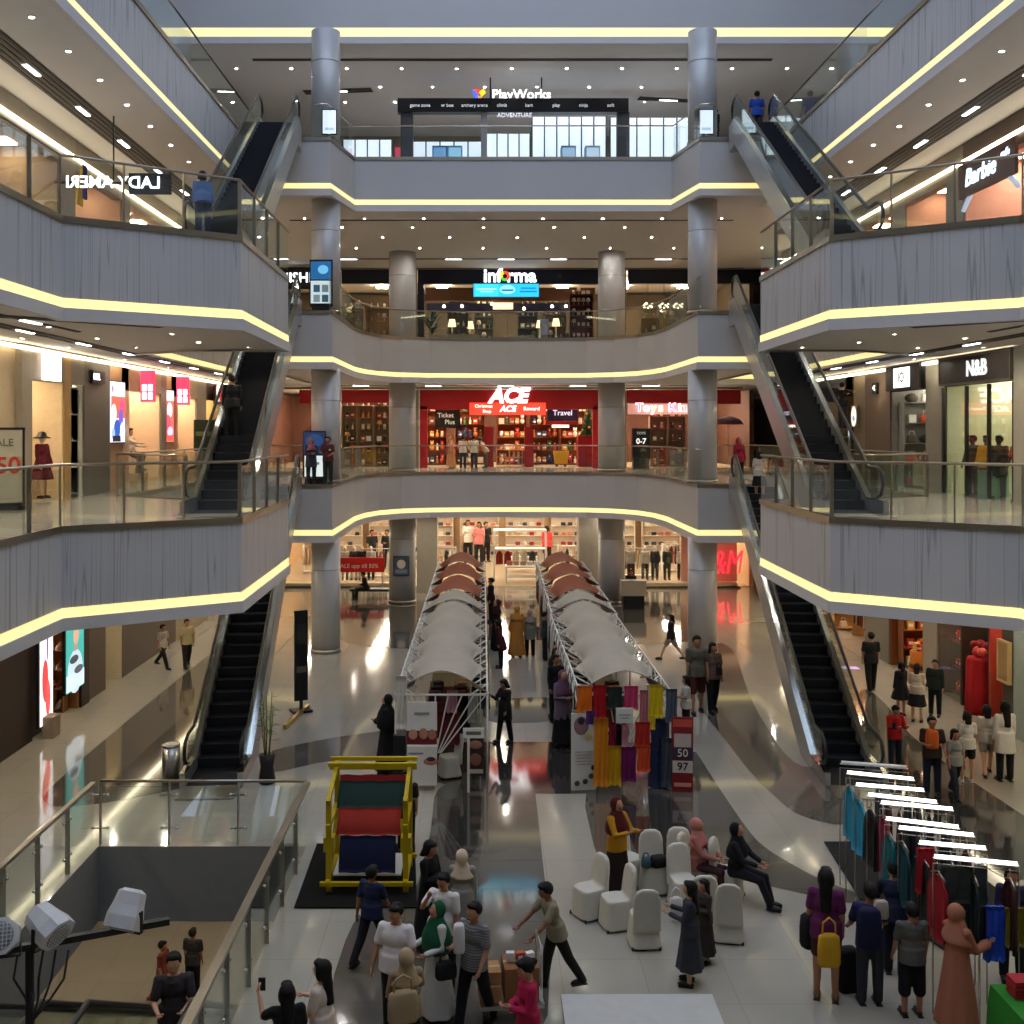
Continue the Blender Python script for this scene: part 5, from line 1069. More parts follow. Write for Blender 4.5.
t = thing('waste_bin', 'yellow cart standing inside the red store entrance', 'cart', (fx(561, 49), 49, 5.52)); MB().loft([[(a * (w), b * w * .8, z) for a, b in ((-1, -1), (1, -1), (1, 1), (-1, 1))] for w, z in ((.28, .15), (.36, .75))], smooth=False).build('tub', C('d8a010', .5), t)
for sx in (-.2, .2): MB().lathe([(.07, 0), (.07, .12)], (sx, 0, .02), 10).build('wheel', BLACK, t)
ac = ['c83a20', 'd8a030', 'e8d8b8', '3a6a38', '2a4a7a', '8a1a1a', 'c8742c', 'f0e8d8', '5a3018']
for k, x in enumerate((350, 366, 382)):
    u = shelf_unit('shelf of kitchen goods, %s in the left window of the red store' % ('first', 'second', 'third')[k], (fx(x, 49.6), 49.6, 5.52), 0, .72, 2.9, .45, 6, '8a7a60')
    stock(u, .72, 2.9, .45, 6, ['box', 'tin', 'lampshade', 'bottle'], ['e8e0d0', 'd8c8a8', 'f4f0e4', 'b8502c', 'd8a858', '3a3028'], 'pale kitchen article in the left window of the red store', 'kitchen goods in the left window', 1.05, .19)
for k, x in enumerate((432, 470, 512, 545, 575)):
    u = shelf_unit('wooden shelf of colourful packs, %s from the left inside the red store' % ('first', 'second', 'third', 'fourth', 'fifth')[k], (fx(x, 52), 52 + .6 * (k % 2), 5.52), 0, 1.5, 2.7, .5, 5, '7a3a1c')
    stock(u, 1.5, 2.7, .5, 5, ['box', 'tin', 'bottle', 'toy'], ac, 'colourful pack on the inner shelves of the red store', 'packs on the inner shelves of the red store', 1.3, .20)
for k, x in enumerate((503, 516)):
    t = shelf_unit(('left', 'right')[k] + ' low display table of ornaments in the red store entrance', (fx(x, 49.4), 49.4, 5.52), 0, .62, .85, .5, 3, 'c88a50', name='display_table', back=False)
    stock(t, .62, .85, .5, 3, ['tin', 'toy'], ['d8b070', 'e8c890', 'c8402c'], 'ornament on the low tables of the red store entrance', 'ornaments on the low tables', .7, .24)
for x, top_, w in ((463, 'd8d0c4', 'shopper in white shirt and cap'), (474, 'c8c8b8', 'shopper in pale green')):
    P('%s at the entrance of the red store' % w, ((fx(x, 48.2), 48.0, 5.5), 1.6), 160, top=('tee', top_), bottom=('trousers', '1c2420'))
P('woman in peach gown walking at the entrance of the red store', ((fx(451, 47.6), 47.6, 5.5), 1.58), 60, female=True, hijab='c89068', top=('abaya', 'b87a50'), bottom=None)
P('shopper in khaki bending over goods in the red store entrance', ((fx(486, 48.3), 48.3, 5.5), 1.58), -100, top=('tee', 'b8a888'), bottom=('trousers', '3a2a20'), lean=28)
pink = tag(MB().box(((fx(628) + fx(690)) / 2, YF + .1, 8.22), (fx(690) - fx(628), .1, .5)).build('sign_band', glow('d89a90', .7)), 'pink band behind the coloured toy shop letters', 'sign band')
t = thing('shop_sign', 'many coloured letters of the toy shop sign right of the red store', 'sign', (fx(639), YF - .1, 8.27))
x = 0
for ch, colr in zip('Toys Kingdom', ('e84a8a', '4aa8e8', 'e8d84a', 'e8c83a', '', 'a84ad8', '3ac8d8', 'e83a3a', '4ac84a', 'e8a03a', '4a6ae8', 'e84a8a')):
    if ch != ' ':
        text_mb(ch, .56, .03, 0, TR(x, -.02, 0), .035).build('letter_backing', glow('ffffff', 2.6), t); text_mb(ch, .54, .05, 0, TR(x, -.05, 0), .0).build('letter', glow(colr, 2.4), t)
    x += .20 if ch in 'i ' else .33
sign('price_board', 'black board with the figures 0-7 before the toy shop', (fx(641, 47), 47, fz(444, 47)), 0, .8, 1.4, BLACK, [('0-7', .34, 0, .12, glow('e8e8e8', 1.2), .02), ('TOYS', .16, 0, .48, glow('a8a8a8', .8), .01)], cat='board', extra=lambda t: MB().box((0, .1, -.9), (.7, .5, .5)).build('base', C('2a2a2a', .5), t))
for k, x in enumerate((658, 676)):
    u = shelf_unit('shelf of toys, %s in the toy shop window' % ('first', 'second')[k], (fx(x, 49.4), 49.4, 5.52), 0, .85, 2.4, .45, 5, '8a6a58')
    stock(u, .85, 2.4, .45, 5, ['toy', 'box'], ['c83a4a', 'd8b8a0', 'e8d070', '7a4a5a', '3a3440'], 'toy in the toy shop window', 'toys in the toy shop window', .85, .28)
t = thing('umbrella', 'dusky violet open umbrella beyond the right front column', 'umbrella', (fx(728, 48.2), 48.2, 6.2)); MB().lathe([(.75, 1.3), (.6, 1.5), (.3, 1.64), (.02, 1.7)], n=8).build('canopy', C('6a4a58', .8), t); MB().tube([(0, 0, -.65), (0, 0, 1.68)], .02, 6).build('pole', STEEL, t)
for nm, x, w, z0, z1, cm, lb in (('half_wall', 351, 1.1, 5.52, 6.5, 'c8b8a0', 'frosted low panel left in the red store window'),): pass
# information screens at the escalator landings
for F, lb, blk in ((5.5, 'dark video screen on a white stand at the left escalator head', [(0, .25, 1, .5, '1a2c4c'), (0, .3, .8, .3, '24406a', 1), (0, -.26, .9, .46, 'd8e4e0'), (0, -.2, .5, .06, '6a7478')]), (11., 'tall lit directory panel on the upper left landing', [(0, .28, .96, .4, '1c5a8a'), (.1, .3, .5, .2, '6ab0d8', 1), (0, -.2, .96, .5, 'b8c8c8'), (-.2, -.12, .3, .16, '28465a'), (.2, -.12, .3, .16, '5a6a70'), (-.2, -.34, .3, .16, '6a7a80'), (.2, -.34, .3, .16, '28465a')])):
    t = screen('directory_panel', lb, (-6.44 if F < 6 else -6.22, 33.74, F + .95), 0, .68, 1.45, blk, e=1.1, d=.05); MB().box((0, .0, -.86), (.6, .08, .18)).build('base', BLACK, t)

for sx, w in ((-1, 'left'), (1, 'right')):
    t = screen('light_box', 'small white lit board at the foot of the upper %s column' % w, (sx * 6.05 + .1, 33.72, 16.5 + .62), 0, .42, .75, [(0, 0, 1, 1, 'dfe8f4'), (0, -.3, .7, .12, 'a8b8c8')], e=1.2, d=.05); MB().box((0, 0, -.5), (.06, .04, .25)).build('post', STEEL, t)
# --- third storey: furniture store
NAVY = C('10142a', .4)
store(11., 57, C('4e4230', .7), M('shop_floor'), shoplamp((1., .85, .62), 14.), 'the furniture store', 3.6)
mb = MB()
for x0, x1, z0, z1 in ((fx(342), fx(394), 14.0, 14.65), (fx(418), fx(605), 13.98, 14.65), (fx(628), fx(690), 14.0, 14.65), (fx(714), fx(760), 14.0, 14.65), (fx(290), fx(322), 14.0, 14.65)): mb.box(((x0 + x1) / 2, YF, (z0 + z1) / 2), (x1 - x0, .3, z1 - z0), 0)
for x in (fx(421), fx(601)): mb.box((x, YF, 12.5), (.3, .3, 3.0), 0)
mb.box((0, YF, 14.8), (22, .3, .35), 1)
for x0, x1 in ((fx(316), fx(341)), (fx(394), fx(417)), (fx(606), fx(626)), (fx(690), fx(714))): mb.box(((x0 + x1) / 2, YF, 12.8), (x1 - x0, .4, 3.6), 1)
mb.box((fx(511), YF + 1.2, 13.66), (8.0, .2, .62), 2); mb.box((fx(511), YF + 2.2, 13.15), (8.0, .2, .4), 0)
struct(mb.build('wall_far', [NAVY, C('8a8070', .6), C('6a4832', .6)]), 'navy store front of the furniture store on the third storey', 'store front')
def ring(t):
    mb = MB()
    for k, m in enumerate(('e8402c', 'f0c020', '3ab04a', 'e8402c')):
        a0 = k * pi / 2 + .4; mb = MB(); mb.tube([(-.10 + .17 * cos(a0 + q * pi / 10), -.07, .0 + .17 * sin(a0 + q * pi / 10)) for q in range(6)], .065, 8); mb.build('ring_segment', glow(m, 2.), t)
sign('shop_sign', 'white wording with a coloured ring for the o over the furniture store', (fx(507), YF - .18, 14.32), 0, 2.4, .8, None, [('inf', .86, -.68, 0, glow('ffffff', 3.), .025), ('rma', .86, .66, 0, glow('ffffff', 3.), .025)], extra=ring)
screen('led_banner', 'cyan lit banner under the furniture store wording', (fx(506), YF - .27, 13.66), 0, 3.0, .60, [(0, 0, 1, 1, '28b4e0'), (-.3, 0, .36, .9, '3ac4ec'), (-.3, .1, .3, .06, 'd0f0fa'), (-.3, -.1, .2, .06, 'd0f0fa'), (.02, .05, .24, .7, '8ad4f0', 1), (.02, 0, .18, .12, '1a5a98'), (.34, .15, .22, .12, '1478b8'), (.34, -.1, .26, .12, '1478b8')], cat='banner', e=1.7)
sign('shop_sign', 'small warm lit box sign inside the furniture store', (fx(503, 50), 50, fz(306, 50)), 0, .95, .3, glow('ffd8a0', 2.5), [])
t = thing('potted_plant', 'big leafy potted plant at the left jamb of the furniture store', 'plant', (fx(432, 47.5), 47.5, 11.0)); MB().lathe([(.22, 0), (.30, .4), (.26, .42)], n=16).build('pot', C('3a342c', .6), t)
mb = MB()
for k in range(26):
    a = k * 2.4; el = .4 + .9 * (k % 5) / 5; L = .6 + .05 * (k % 7); d = Vector((cos(a) * cos(el), sin(a) * cos(el), sin(el))); p = Vector((0, 0, .45 + .03 * k)); w = d.cross(Vector((0, 0, 1))).normalized() * .09
    mb.sheet([[p, p + Vector((0, 0, .004))], [p + d * L * .5 - w, p + d * L * .5 + w], [p + d * L + Vector((0, 0, -.12)), p + d * L + Vector((0, .01, -.12))]], .008)
mb.build('foliage', C('1f3a18', .6), t)
for k, (x, y) in enumerate(((452, 50.5), (470, 51.5), (540, 51), (556, 50.2), (350, 50), (372, 50.5), (645, 50), (660, 51))):
    t = thing('floor_lamp', 'standing lamp with glowing shade, %s in the furniture store' % ('first from the left of the entrance', 'second from the left of the entrance', 'third from the left of the entrance', 'last on the right of the entrance', 'left in the left window', 'right in the left window', 'left in the right window', 'right in the right window')[k], 'lamp', (fx(x, y), y, 11.02))
    MB().lathe([(.16, 0), (.16, .03), (.02, .05), (.02, 1.3)], n=14).build('stand', STEEL, t); MB().lathe([(.2, 1.2), (.13, 1.55)], n=16).build('lamp_shade', glow('ffd8a0', 2.4), t)
for k, (x, y, cc) in enumerate(((462, 49.8, '8a8468'), (520, 50.6, '6a6458'), (578, 49.6, '4a3a34'), (365, 50.9, '8a8a84'))):
    t = thing('sofa', ('olive', 'grey', 'brown', 'pale grey')[k] + ' sofa on show in the furniture store', 'sofa', (fx(x, y), y, 11.02)); m = C(cc, .8)
    MB().box((0, 0, .22), (1.5, .75, .3)).build('seat', m, t); MB().box((0, .32, .5), (1.5, .16, .6)).build('backrest', m, t)
    for sg in (-1, 1): MB().box((sg * .72, 0, .38), (.16, .75, .45)).build('armrest', m, t)
    for j in (-.4, .4): put('cushion', ('c8a060', 'd8d0c0', '8a3a2a', '5a6a78')[k], (fx(x, y) + j, y + .12, 11.39), 0, 'cushion on the %s sofa of the furniture store' % ('olive', 'grey', 'brown', 'pale grey')[k], 'cushions on the %s sofa' % ('olive', 'grey', 'brown', 'pale grey')[k], .9)
for k, (x, y, cc) in enumerate(((458, 51.2, '4a4436'), (484, 52.4, '6a6450'), (528, 52.0, '3a3a38'), (556, 51.4, '6a5238'))):
    u = shelf_unit('tall display shelf, %s from the left inside the furniture store' % ('first', 'second', 'third', 'fourth')[k], (fx(x, y), y, 11.02), 0, 1.0, 2.5, .4, 5, cc)
    stock(u, 1.0, 2.5, .4, 5, ['tin', 'lampshade', 'box', 'bottle'], ['e8dcc0', 'a89468', '5a6a4a', 'c8b088', '3a3a40'], 'home article on the tall shelves inside the furniture store', 'home articles on the tall shelves', 1.0, .26)
for k in range(9):
    x, y = (444, 462, 476, 492, 524, 538, 552, 566, 580)[k], 49.4 + .9 * (k % 3)
    o = MB().lathe([(.05, 0), (.075, .03), (.05, .12), (.02, .14)], n=12).build('spot_lamp', glow('fff0d0', 9.)); o.location = (fx(x, y), y, 13.0 + .12 * (k % 2)); tag(o, 'small bright spot lamp in the furniture store entrance', 'lamp', 'spot lamps of the furniture store')
t = shelf_unit('dark red shelf of ornaments at the right jamb of the furniture store', (fx(581, 49.2), 49.2, 11.02), 0, 1.1, 2.6, .4, 6, '5a1a18'); stock(t, 1.1, 2.6, .4, 6, ['tin', 'box', 'lampshade'], ['f0e0c8', 'd8b888', 'e8d8c0'], 'pale ornament on the dark red shelf of the furniture store', 'ornaments on the dark red shelf', .8, .26)
for k, x in enumerate((352, 378)):
    t = shelf_unit(('left', 'right')[k] + ' shelf of dishes in the left furniture store window', (fx(x, 49.4), 49.4, 11.02), 0, 1.1, 2.0, .4, 4, '8a7458'); stock(t, 1.1, 2.0, .4, 4, ['lampshade', 'tin', 'bottle'], ['f0ece0', 'd8c8a0', 'b89868'], 'pale tableware in the left furniture store window', 'tableware in the left furniture window', .85, .3)
for k, x in enumerate((648, 664, 678)):
    t = thing('pendant_lamp', 'glittering pendant lamp, %s in the right furniture store window' % ('first', 'second', 'third')[k], 'lamp', (fx(x, 49.6), 49.6, 13.2)); MB().tube([(0, 0, 0), (0, 0, 1.4)], .012, 6).build('cord', BLACK, t); mb = MB()
    for q in range(9): mb.ell((.2 * cos(q * .7), .2 * sin(q * .7), -.08 * (q % 3)), (.05, .05, .05), 8, 6)
    mb.build('crystal_shade', glow('fff0d0', 3.), t)
for k, x in enumerate((650, 668)):
    t = shelf_unit(('left', 'right')[k] + ' shelf of lamps in the right furniture store window', (fx(x, 49.4), 49.4, 11.02), 0, .9, 1.5, .4, 3, '8a7458'); stock(t, .9, 1.5, .4, 3, ['lampshade', 'bottle'], ['f0e0c0', 'c8a878', '8a6a48'], 'small lamp in the right furniture store window', 'lamps in the right furniture window', .85, .3)
P('person in pale blue standing at the furniture store entrance', ((fx(544, 47.5), 47.3, 11.0), 1.6), 10, female=True, top=('tunic', '9aa0b8'), bottom=('trousers', '7a8098'), hair='bob')

# --- fourth storey: games hall kiosk behind the railing
Y4 = 38.0
def gx(x): return fx(x, Y4)
def gz(y): return fz(y, Y4)
t = thing('entrance_portal', 'dark entrance portal with a band of small white marks on the top storey', 'portal', (gx(513), Y4, 16.5)); w = gx(628) - gx(398)
MB().box((0, 0, gz(106.5) - 16.5), (w, .35, .50)).build('lintel', C('15161c', .4), t)
for x in (407, 484, 623): MB().box((gx(x) - gx(513), .05, (gz(113) - 16.5) / 2), (.45 if x != 484 else .22, .3, gz(113) - 16.5)).build('post', C('4a4c54', .4) if x != 484 else C('9a9ca4', .4), t)
for k, tx in enumerate(('game zone', 'vr box', 'archery arena', 'climb', 'kart', 'play', 'ninja', 'soft')):
    text_mb(tx, .17, .02, 0, TR(-3.35 + .98 * k, -.20, gz(107) - 16.5)).build('lettering', glow('c8ccd8', 1.0), t)
text_mb('ADVENTURE', .22, .02, 0, TR(.05, -.20, gz(117) - 16.5), .005).build('lettering', glow('d8dce8', 1.2), t)
def plogo(t):
    for k, (pl, colr) in enumerate(((((-.30, .14), (-.14, .14), (-.02, -.16), (-.14, -.24)), '3a5ae0'), (((-.24, .20), (.02, .20), (-.08, .02)), 'e0402c'), (((-.02, .10), (.12, .22), (.22, .08), (.06, -.06)), 'f0c020'), (((-.06, -.02), (.06, -.08), (.0, -.22), (-.06, -.2)), 'f08a2a'))):
        mb = MB(); n = len(pl); mb.add([(x, y, z) for y in (-.03, .03) for x, z in pl], [tuple(range(n)), tuple(range(2 * n - 1, n - 1, -1))] + [(i, i + n, (i + 1) % n + n, (i + 1) % n) for i in range(n)], 0, False, TR(-1.38, -.02, 0)); mb.build('emblem', glow(colr, 1.8), t)
    for x in (-1.0, .85): MB().box((x, .06, .15), (.05, .05, 1.0)).build('hanger', BLACK, t)
sign('shop_sign', 'white wording with a four coloured emblem above the dark portal', (gx(518), Y4 - .1, gz(96)), 0, 2.4, .5, None, [('PlayWorks', .48, .12, 0, glow('ffffff', 3.), .01)], extra=plogo)
SKYGLOW = M('reflected_sky_glow', (.75, .80, .86), .25, emit=.55, ec=(.72, .84, 1.), var=.03)  # glow stands in for skylight reflected by the glass, no lamp behind
def glow_wall(label, x0, x1, ytop, Y, n):
    X0, X1, zt = fx(x0, Y), fx(x1, Y), fz(ytop, Y); t = thing('glow_partition', label, 'partition', ((X0 + X1) / 2, Y, 16.5)); L = X1 - X0
    for k in range(n): MB().box((-L / 2 + (k + .5) * L / n, 0, (zt - 16.5) / 2), (L / n - .05, .05, zt - 16.5)).build('panel', SKYGLOW, t)
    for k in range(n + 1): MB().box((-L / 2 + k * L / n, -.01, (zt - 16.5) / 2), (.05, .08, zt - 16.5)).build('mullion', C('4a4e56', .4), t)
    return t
glow_wall('added panel glowing as reflected skylight left of the dark portal', 343, 392, 140, 40.5, 4)
glow_wall('added panel glowing as reflected skylight behind the left half of the portal', 412, 482, 142, 39.6, 5)
glow_wall('added panel glowing as reflected skylight behind the middle of the portal', 486, 530, 134, 40.2, 4)
glow_wall('tall added panel glowing as reflected skylight behind the right half of the portal', 532, 606, 117, 40, 6)
glow_wall('tall added panel glowing as reflected skylight right of the dark portal', 610, 690, 118, 40, 6)
for k, (x, colr) in enumerate(((402, 'b84a5a'), (440, '6a98c8'), (455, '8ac0e0'), (568, '9ab8d8'), (592, 'b8d0e8'))):
    t = thing('game_machine', 'game machine, %s from the left behind the top railing' % ('first', 'second', 'third', 'fourth', 'fifth')[k], 'machine', (fx(x, 38.9), 38.9, 16.5)); MB().box((0, 0, .6), (.55, .55, 1.2)).build('cabinet', C(colr, .5), t); MB().box((0, -.29, .92), (.45, .03, .4)).build('display', glow(colr, 1.0), t)
mb = MB(); mb.box((0, 46, 18.4), (34, .2, 3.8)); struct(mb.build('wall_far', C('8a8074', .7)), 'plain far wall of the fourth storey', 'wall')
flush()
# ------------------------------------------------------------------ two rows of pop-up tents
TWHITE = C('a1998a', .8); TBROWN = C('84452f', .8); FRAMEW = C('d4cfc4', .45)
def tent(label, x, y0, y1, mat, hw=.93, front=False, ze=1.93, zr=2.28, spans=1):
    t = thing('canopy_tent', label, 'tent', (x, (y0 + y1) / 2, 0)); L = y1 - y0; G = []
    nv = 10 * spans
    for i in range(nv + 1):
        v = i / nv; vv = (v * spans * 1.5) % 1; row = []
        for j in range(13):
            u = -1 + j / 6; w = hw * (1.0 - .36 * abs(sin(pi * v * spans * 1.5)) ** .8 * (abs(u) ** 2)); dv = .10 / spans * (1 - u * u) * (1 if v < .5 else -1) * (abs(v - .5) * 2) ** 6
            row.append((u * w, -L / 2 + L * v + dv * L * .5, ze + (zr - ze) * (1 - abs(u) ** 1.7) + .04 * cos(pi * 2 * v * spans) * (1 - abs(u)) - .06 * abs(sin(pi * v * spans * 1.5)) * abs(u)))
        G.append(row)
    MB().sheet([r[::-1] for r in G], .012).build('canopy', mat, t)
    for sx in (-1, 1):
        for sy in [-1 + 2 * q / spans for q in range(spans + 1)]: MB().tube([(sx * hw, sy * (L / 2 - .03), 0), (sx * hw, sy * (L / 2 - .03), ze)], .022, 6).build('leg', FRAMEW, t)
        mb = MB(); n = 4 * spans; zl, zh = ze - .50, ze - .03
        for k in range(n):
            a, b = -L / 2 + k * L / n, -L / 2 + (k + 1) * L / n
            mb.bar((sx * hw, a, zl), (sx * hw, b, zh), .026, .034); mb.bar((sx * (hw + .02), a, zh), (sx * (hw + .02), b, zl), .026, .034)
            mb.bar((sx * hw, a, zh), (sx * (hw - .36), (a + b) / 2, zl + .34), .022, .026); mb.bar((sx * hw, b, zh), (sx * (hw - .36), (a + b) / 2, zl + .34), .022, .026)
        mb.bar((sx * hw, -L / 2, zh), (sx * hw, L / 2, zh), .025, .03)
        mb.build('scissor_truss', FRAMEW, t)
    if front:
        mb = MB(); yy = -L / 2 - .04; mb.bar((-hw, yy, ze - .05), (hw, yy, ze - .05), .03, .035)
        for xx in (-.62, -.36, -.12, .14, .42, .66, .90): mb.bar((-.12 + xx * .12, yy - .02, ze - 1.22), (xx, yy, ze - .05), .018, .024)
        mb.bar((-.12, yy, 0), (-.12, yy, ze - .05), .028, .028)
        mb.build('fan_truss', FRAMEW, t)
    return t
cuts = [21.2, 24.2, 27.3, 30.4, 32.4, 35.8, 39.2, 42.6]
ords = ('nearest white', 'second white', 'third white', 'short white', 'first brown', 'second brown', 'farthest brown')
for side, xs, nm in (('left', (-1.87, -1.87), 'left row'), ('right', (1.76, 2.08), 'right row')):
    tent('long white tent at the front of the %s of market stalls' % nm, (xs[0] * 2 + xs[1]) / 3 if side == 'right' else xs[0], 21.22, 30.38, TWHITE, front=True, spans=3)
    for k in range(3, 7):
        x = xs[0] + (xs[1] - xs[0]) * k / 6
        tent('%s tent of the %s of market stalls' % (ords[k], nm), x, cuts[k] + .02, cuts[k + 1] - .02, TWHITE if k < 4 else TBROWN)
FC = ['2a1c18', '7a1c20', 'c8a070', '3a3c48', 'b8502c', 'd8cfc0', '4a2a4a', '1c1c20', '8a7a3a']
for side, x, nm in ((-1, -1.87, 'left'), (1, 1.85, 'right')):
    for k in range(1, 7):
        y = (cuts[k] + cuts[k + 1]) / 2; xx = x + (.04 * k if side > 0 else 0)
        w = '%s row, %s tent' % (nm, ords[k]); t = thing('market_table', 'cloth covered sales table, ' + w, 'table', (xx, y, 0))
        MB().loft([[(a * (.50 + g), b * (.8 + g), z) for a, b in ((-1, -1), (1, -1), (1, 1), (-1, 1))] for g, z in ((.05, 0), (.02, .5), (0, .72), (0, .74))], smooth=False).build('tablecloth', C(('c8c0b0', '5a2a24', 'b8a888')[k % 3], .85), t)
        for j in range(6): put('fold', random.choice(FC), (xx - .3 + .6 * (j % 2), y - .55 + .5 * (j // 2), .745), .1 * j, 'pile of cloth on the table, ' + w, 'cloth piles, ' + w, .95)
        t = thing('garment_rail', 'rail of clothes along the aisle, ' + w, 'rail', (xx - side * .78, y, 0), pi / 2)
        MB().tube([(-.9, 0, 0), (-.9, 0, 1.5), (.9, 0, 1.5), (.9, 0, 0)], .015, 6).build('frame', FRAMEW, t)
        for j in range(5): put('garment', random.choice(FC), (xx - side * .78, y - .7 + .35 * j, 1.45), 0, 'garment on the aisle rail, ' + w, 'garments, ' + w, 1.)
# --- front of the left row
def flat(name, label, cat, box, Y, mat, th=.03, tilt=0, parts=(), kind='box', group=None):
    (x0, y0, x1, y1) = box; X0, _, Z1 = at(x0, y0, Y); X1, _, Z0 = at(x1, y1, Y)
    t = thing(name, label, cat, ((X0 + X1) / 2, Y, max(0, Z0)), tilt, group); w, h = X1 - X0, Z1 - max(0, Z0)
    if kind == 'cloth':
        G = [[(w * (-.5 + j / 8) * (1 - .06 * sin(pi * i / 8)), .03 * sin(j * 2.1 + i * .25) * (.4 + i / 8), h * (1 - i / 8) - (.02 * (j % 2) if i == 8 else 0)) for j in range(9)] for i in range(9)]
        mb = MB().sheet(G, th); o = mb.build(name, mat, None); o.location = t.location
        for k in ('label', 'category', 'group'):
            if k in t: o[k] = t[k]
        bpy.data.objects.remove(t); return o, w, h
    pn = MB().box((0, 0, h / 2), (w, th, h)).build('panel', mat, t)
    for k, p in enumerate(parts):
        x, z, pw, ph, colr = p[:5]; mb = MB()
        if len(p) > 5 and p[5] == 'o': mb.ell((x * w, -th / 2 - .004 * (k + 1), z * h), (pw * w / 2, .006, ph * h / 2), 12, 8)
        else: mb.box((x * w, -th / 2 - .003 * (k + 1), z * h), (pw * w, .004, ph * h))
        mb.build('print', C(colr, .7), pn)
    return t, w, h
flat('poster', 'white poster with pictured faces at the front of the left tent row', 'poster', (407, 702, 437, 742), 21.1, C('d8d4cc', .7), parts=((0, .12, 1, .34, '6a1c1c'), (-.3, .2, .3, .26, 'b88a70', 'o'), (.05, .22, .3, .28, 'b07a60', 'o'), (.34, .2, .28, .26, 'a87058', 'o'), (0, .72, .5, .06, '8a8a8a')))
t, w, h = flat('sales_counter', 'white counter front with small printed figures, left tent row', 'counter', (407, 746, 437, 785), 21.0, C('cfcac0', .7), th=.06, parts=((-.2, .82, .5, .05, '7a7a88'), (.3, .62, .5, .18, 'a86a58', 'o'), (.3, .68, .3, .12, '3a2a28', 'o')))
MB().box((0, .28, h * .96), (w, .5, .05)).build('countertop', C('cfcac0', .7), t)
flat('poster', 'tall dark printed poster at the right of the left tent front', 'poster', (467, 734, 484, 776), 21.5, C('3a2622', .6), parts=((0, .75, .8, .2, 'a87a60', 'o'), (0, .4, .7, .3, '8a5a48', 'o'), (0, .12, .9, .1, 'c8b8a8')))
t, w, h = flat('name_board', 'small rounded white name board on a post, left tent front', 'sign', (463, 728, 484, 738), 20.9, C('d8d4ca', .6), parts=((0, .5, .7, .35, '6a665e'),)); MB().box((-.1, 0, -.55), (.05, .05, 1.1)).build('post', FRAMEW, t)
flat('cloth_banner', 'white cloth hanging at the left edge of the left tent front', 'cloth', (395, 676, 407, 728), 21.2, C('cfc8ba', .85), kind='cloth')
flat('hanging_fabric', 'dark red cloth hanging inside the left tent front', 'cloth', (436, 712, 460, 744), 21.9, C('5a1418', .85), kind='cloth')
flat('hanging_fabric', 'pink flowered cloth hanging inside the left tent front', 'cloth', (447, 690, 457, 712), 21.8, C('b8808a', .85), kind='cloth')
flat('hanging_fabric', 'black cloth hanging inside the left tent front', 'cloth', (457, 695, 470, 735), 22.0, C('141214', .85), kind='cloth')
flat('hanging_fabric', 'pale grey blouse cloth hanging inside the left tent front', 'cloth', (468, 693, 478, 722), 21.8, C('9a988e', .85), kind='cloth')
flat('small_speaker', 'black box stool beside the woman in black robe', 'box', (394, 733, 406, 775), 21.3, BLACK, th=.4)
# --- front of the right row: fabrics on the bar, banners
for k, (lb, b, colr, Y) in enumerate((
    ('orange cloth square at the left end of the stall bar', (577, 686, 592, 712), 'd86a10', 21.05), ('red silk cloth second on the stall bar', (593, 685, 606, 718), 'a8141c', 21.05), ('dark green cloth on the stall bar', (607, 687, 622, 708), '26302a', 21.05),
    ('bright pink cloth on the stall bar', (624, 686, 638, 709), 'c03a62', 21.05), ('pink and white patterned cloth on the stall bar', (640, 690, 648, 724), 'b86a74', 21.05), ('yellow cloth at the right of the stall bar', (649, 685, 663, 717), 'd0b410', 21.05), ('grey blue cloth at the right end of the stall bar', (666, 689, 677, 722), '4a5260', 21.05),
    ('orange cloth tied in the middle and draped to the floor', (594, 718, 608, 786), 'c87a14', 20.75), ('purple folded cloth beside the tied orange cloth', (586, 711, 595, 724), '4a2a6a', 20.8), ('maroon cloth in the middle row of the stall', (609, 722, 616, 747), '8a1c2c', 20.9), ('black cloth in the middle row of the stall', (616, 724, 622, 747), '161416', 20.95),
    ('pale pink cloth in the middle row of the stall', (622, 725, 628, 747), 'd08a9a', 20.9), ('red patterned cloth with small figures in the middle row', (635, 722, 650, 747), 'b02a1c', 20.9), ('orange patterned cloth in the bottom row of the stall', (637, 746, 650, 771), 'c8481c', 20.8), ('purple and crimson batik cloth in the bottom row', (621, 747, 636, 781), '6a1450', 20.85), ('golden yellow cloth in the bottom row of the stall', (607, 746, 621, 785), 'c8960c', 20.85), ('small yellow cloth under the pink patterned one', (648, 716, 655, 729), 'd8b82a', 20.95))):
    flat('hanging_fabric', lb, 'cloth', b, Y, C(colr, .85), kind='cloth', th=.02)
NAVB = M('navy_batik', (.012, .022, .07), .8, var=.9, scale=18)
flat('batik_dress', 'navy batik dress standing on its hanger at the right stall front', 'dress', (651, 718, 668, 786), 21.2, NAVB, kind='cloth', th=.14)
flat('hanging_fabric', 'grey batik cloth behind the navy dress', 'cloth', (662, 738, 676, 786), 21.0, C('3a4048', .85), kind='cloth')
t, w, h = flat('name_board', 'small white board at the middle of the right stall bar', 'sign', (616, 708, 633, 723), 20.7, C('c8c8c2', .6), parts=((0, .55, .7, .08, '8a8a88'), (0, .35, .5, .08, '8a8a88')))
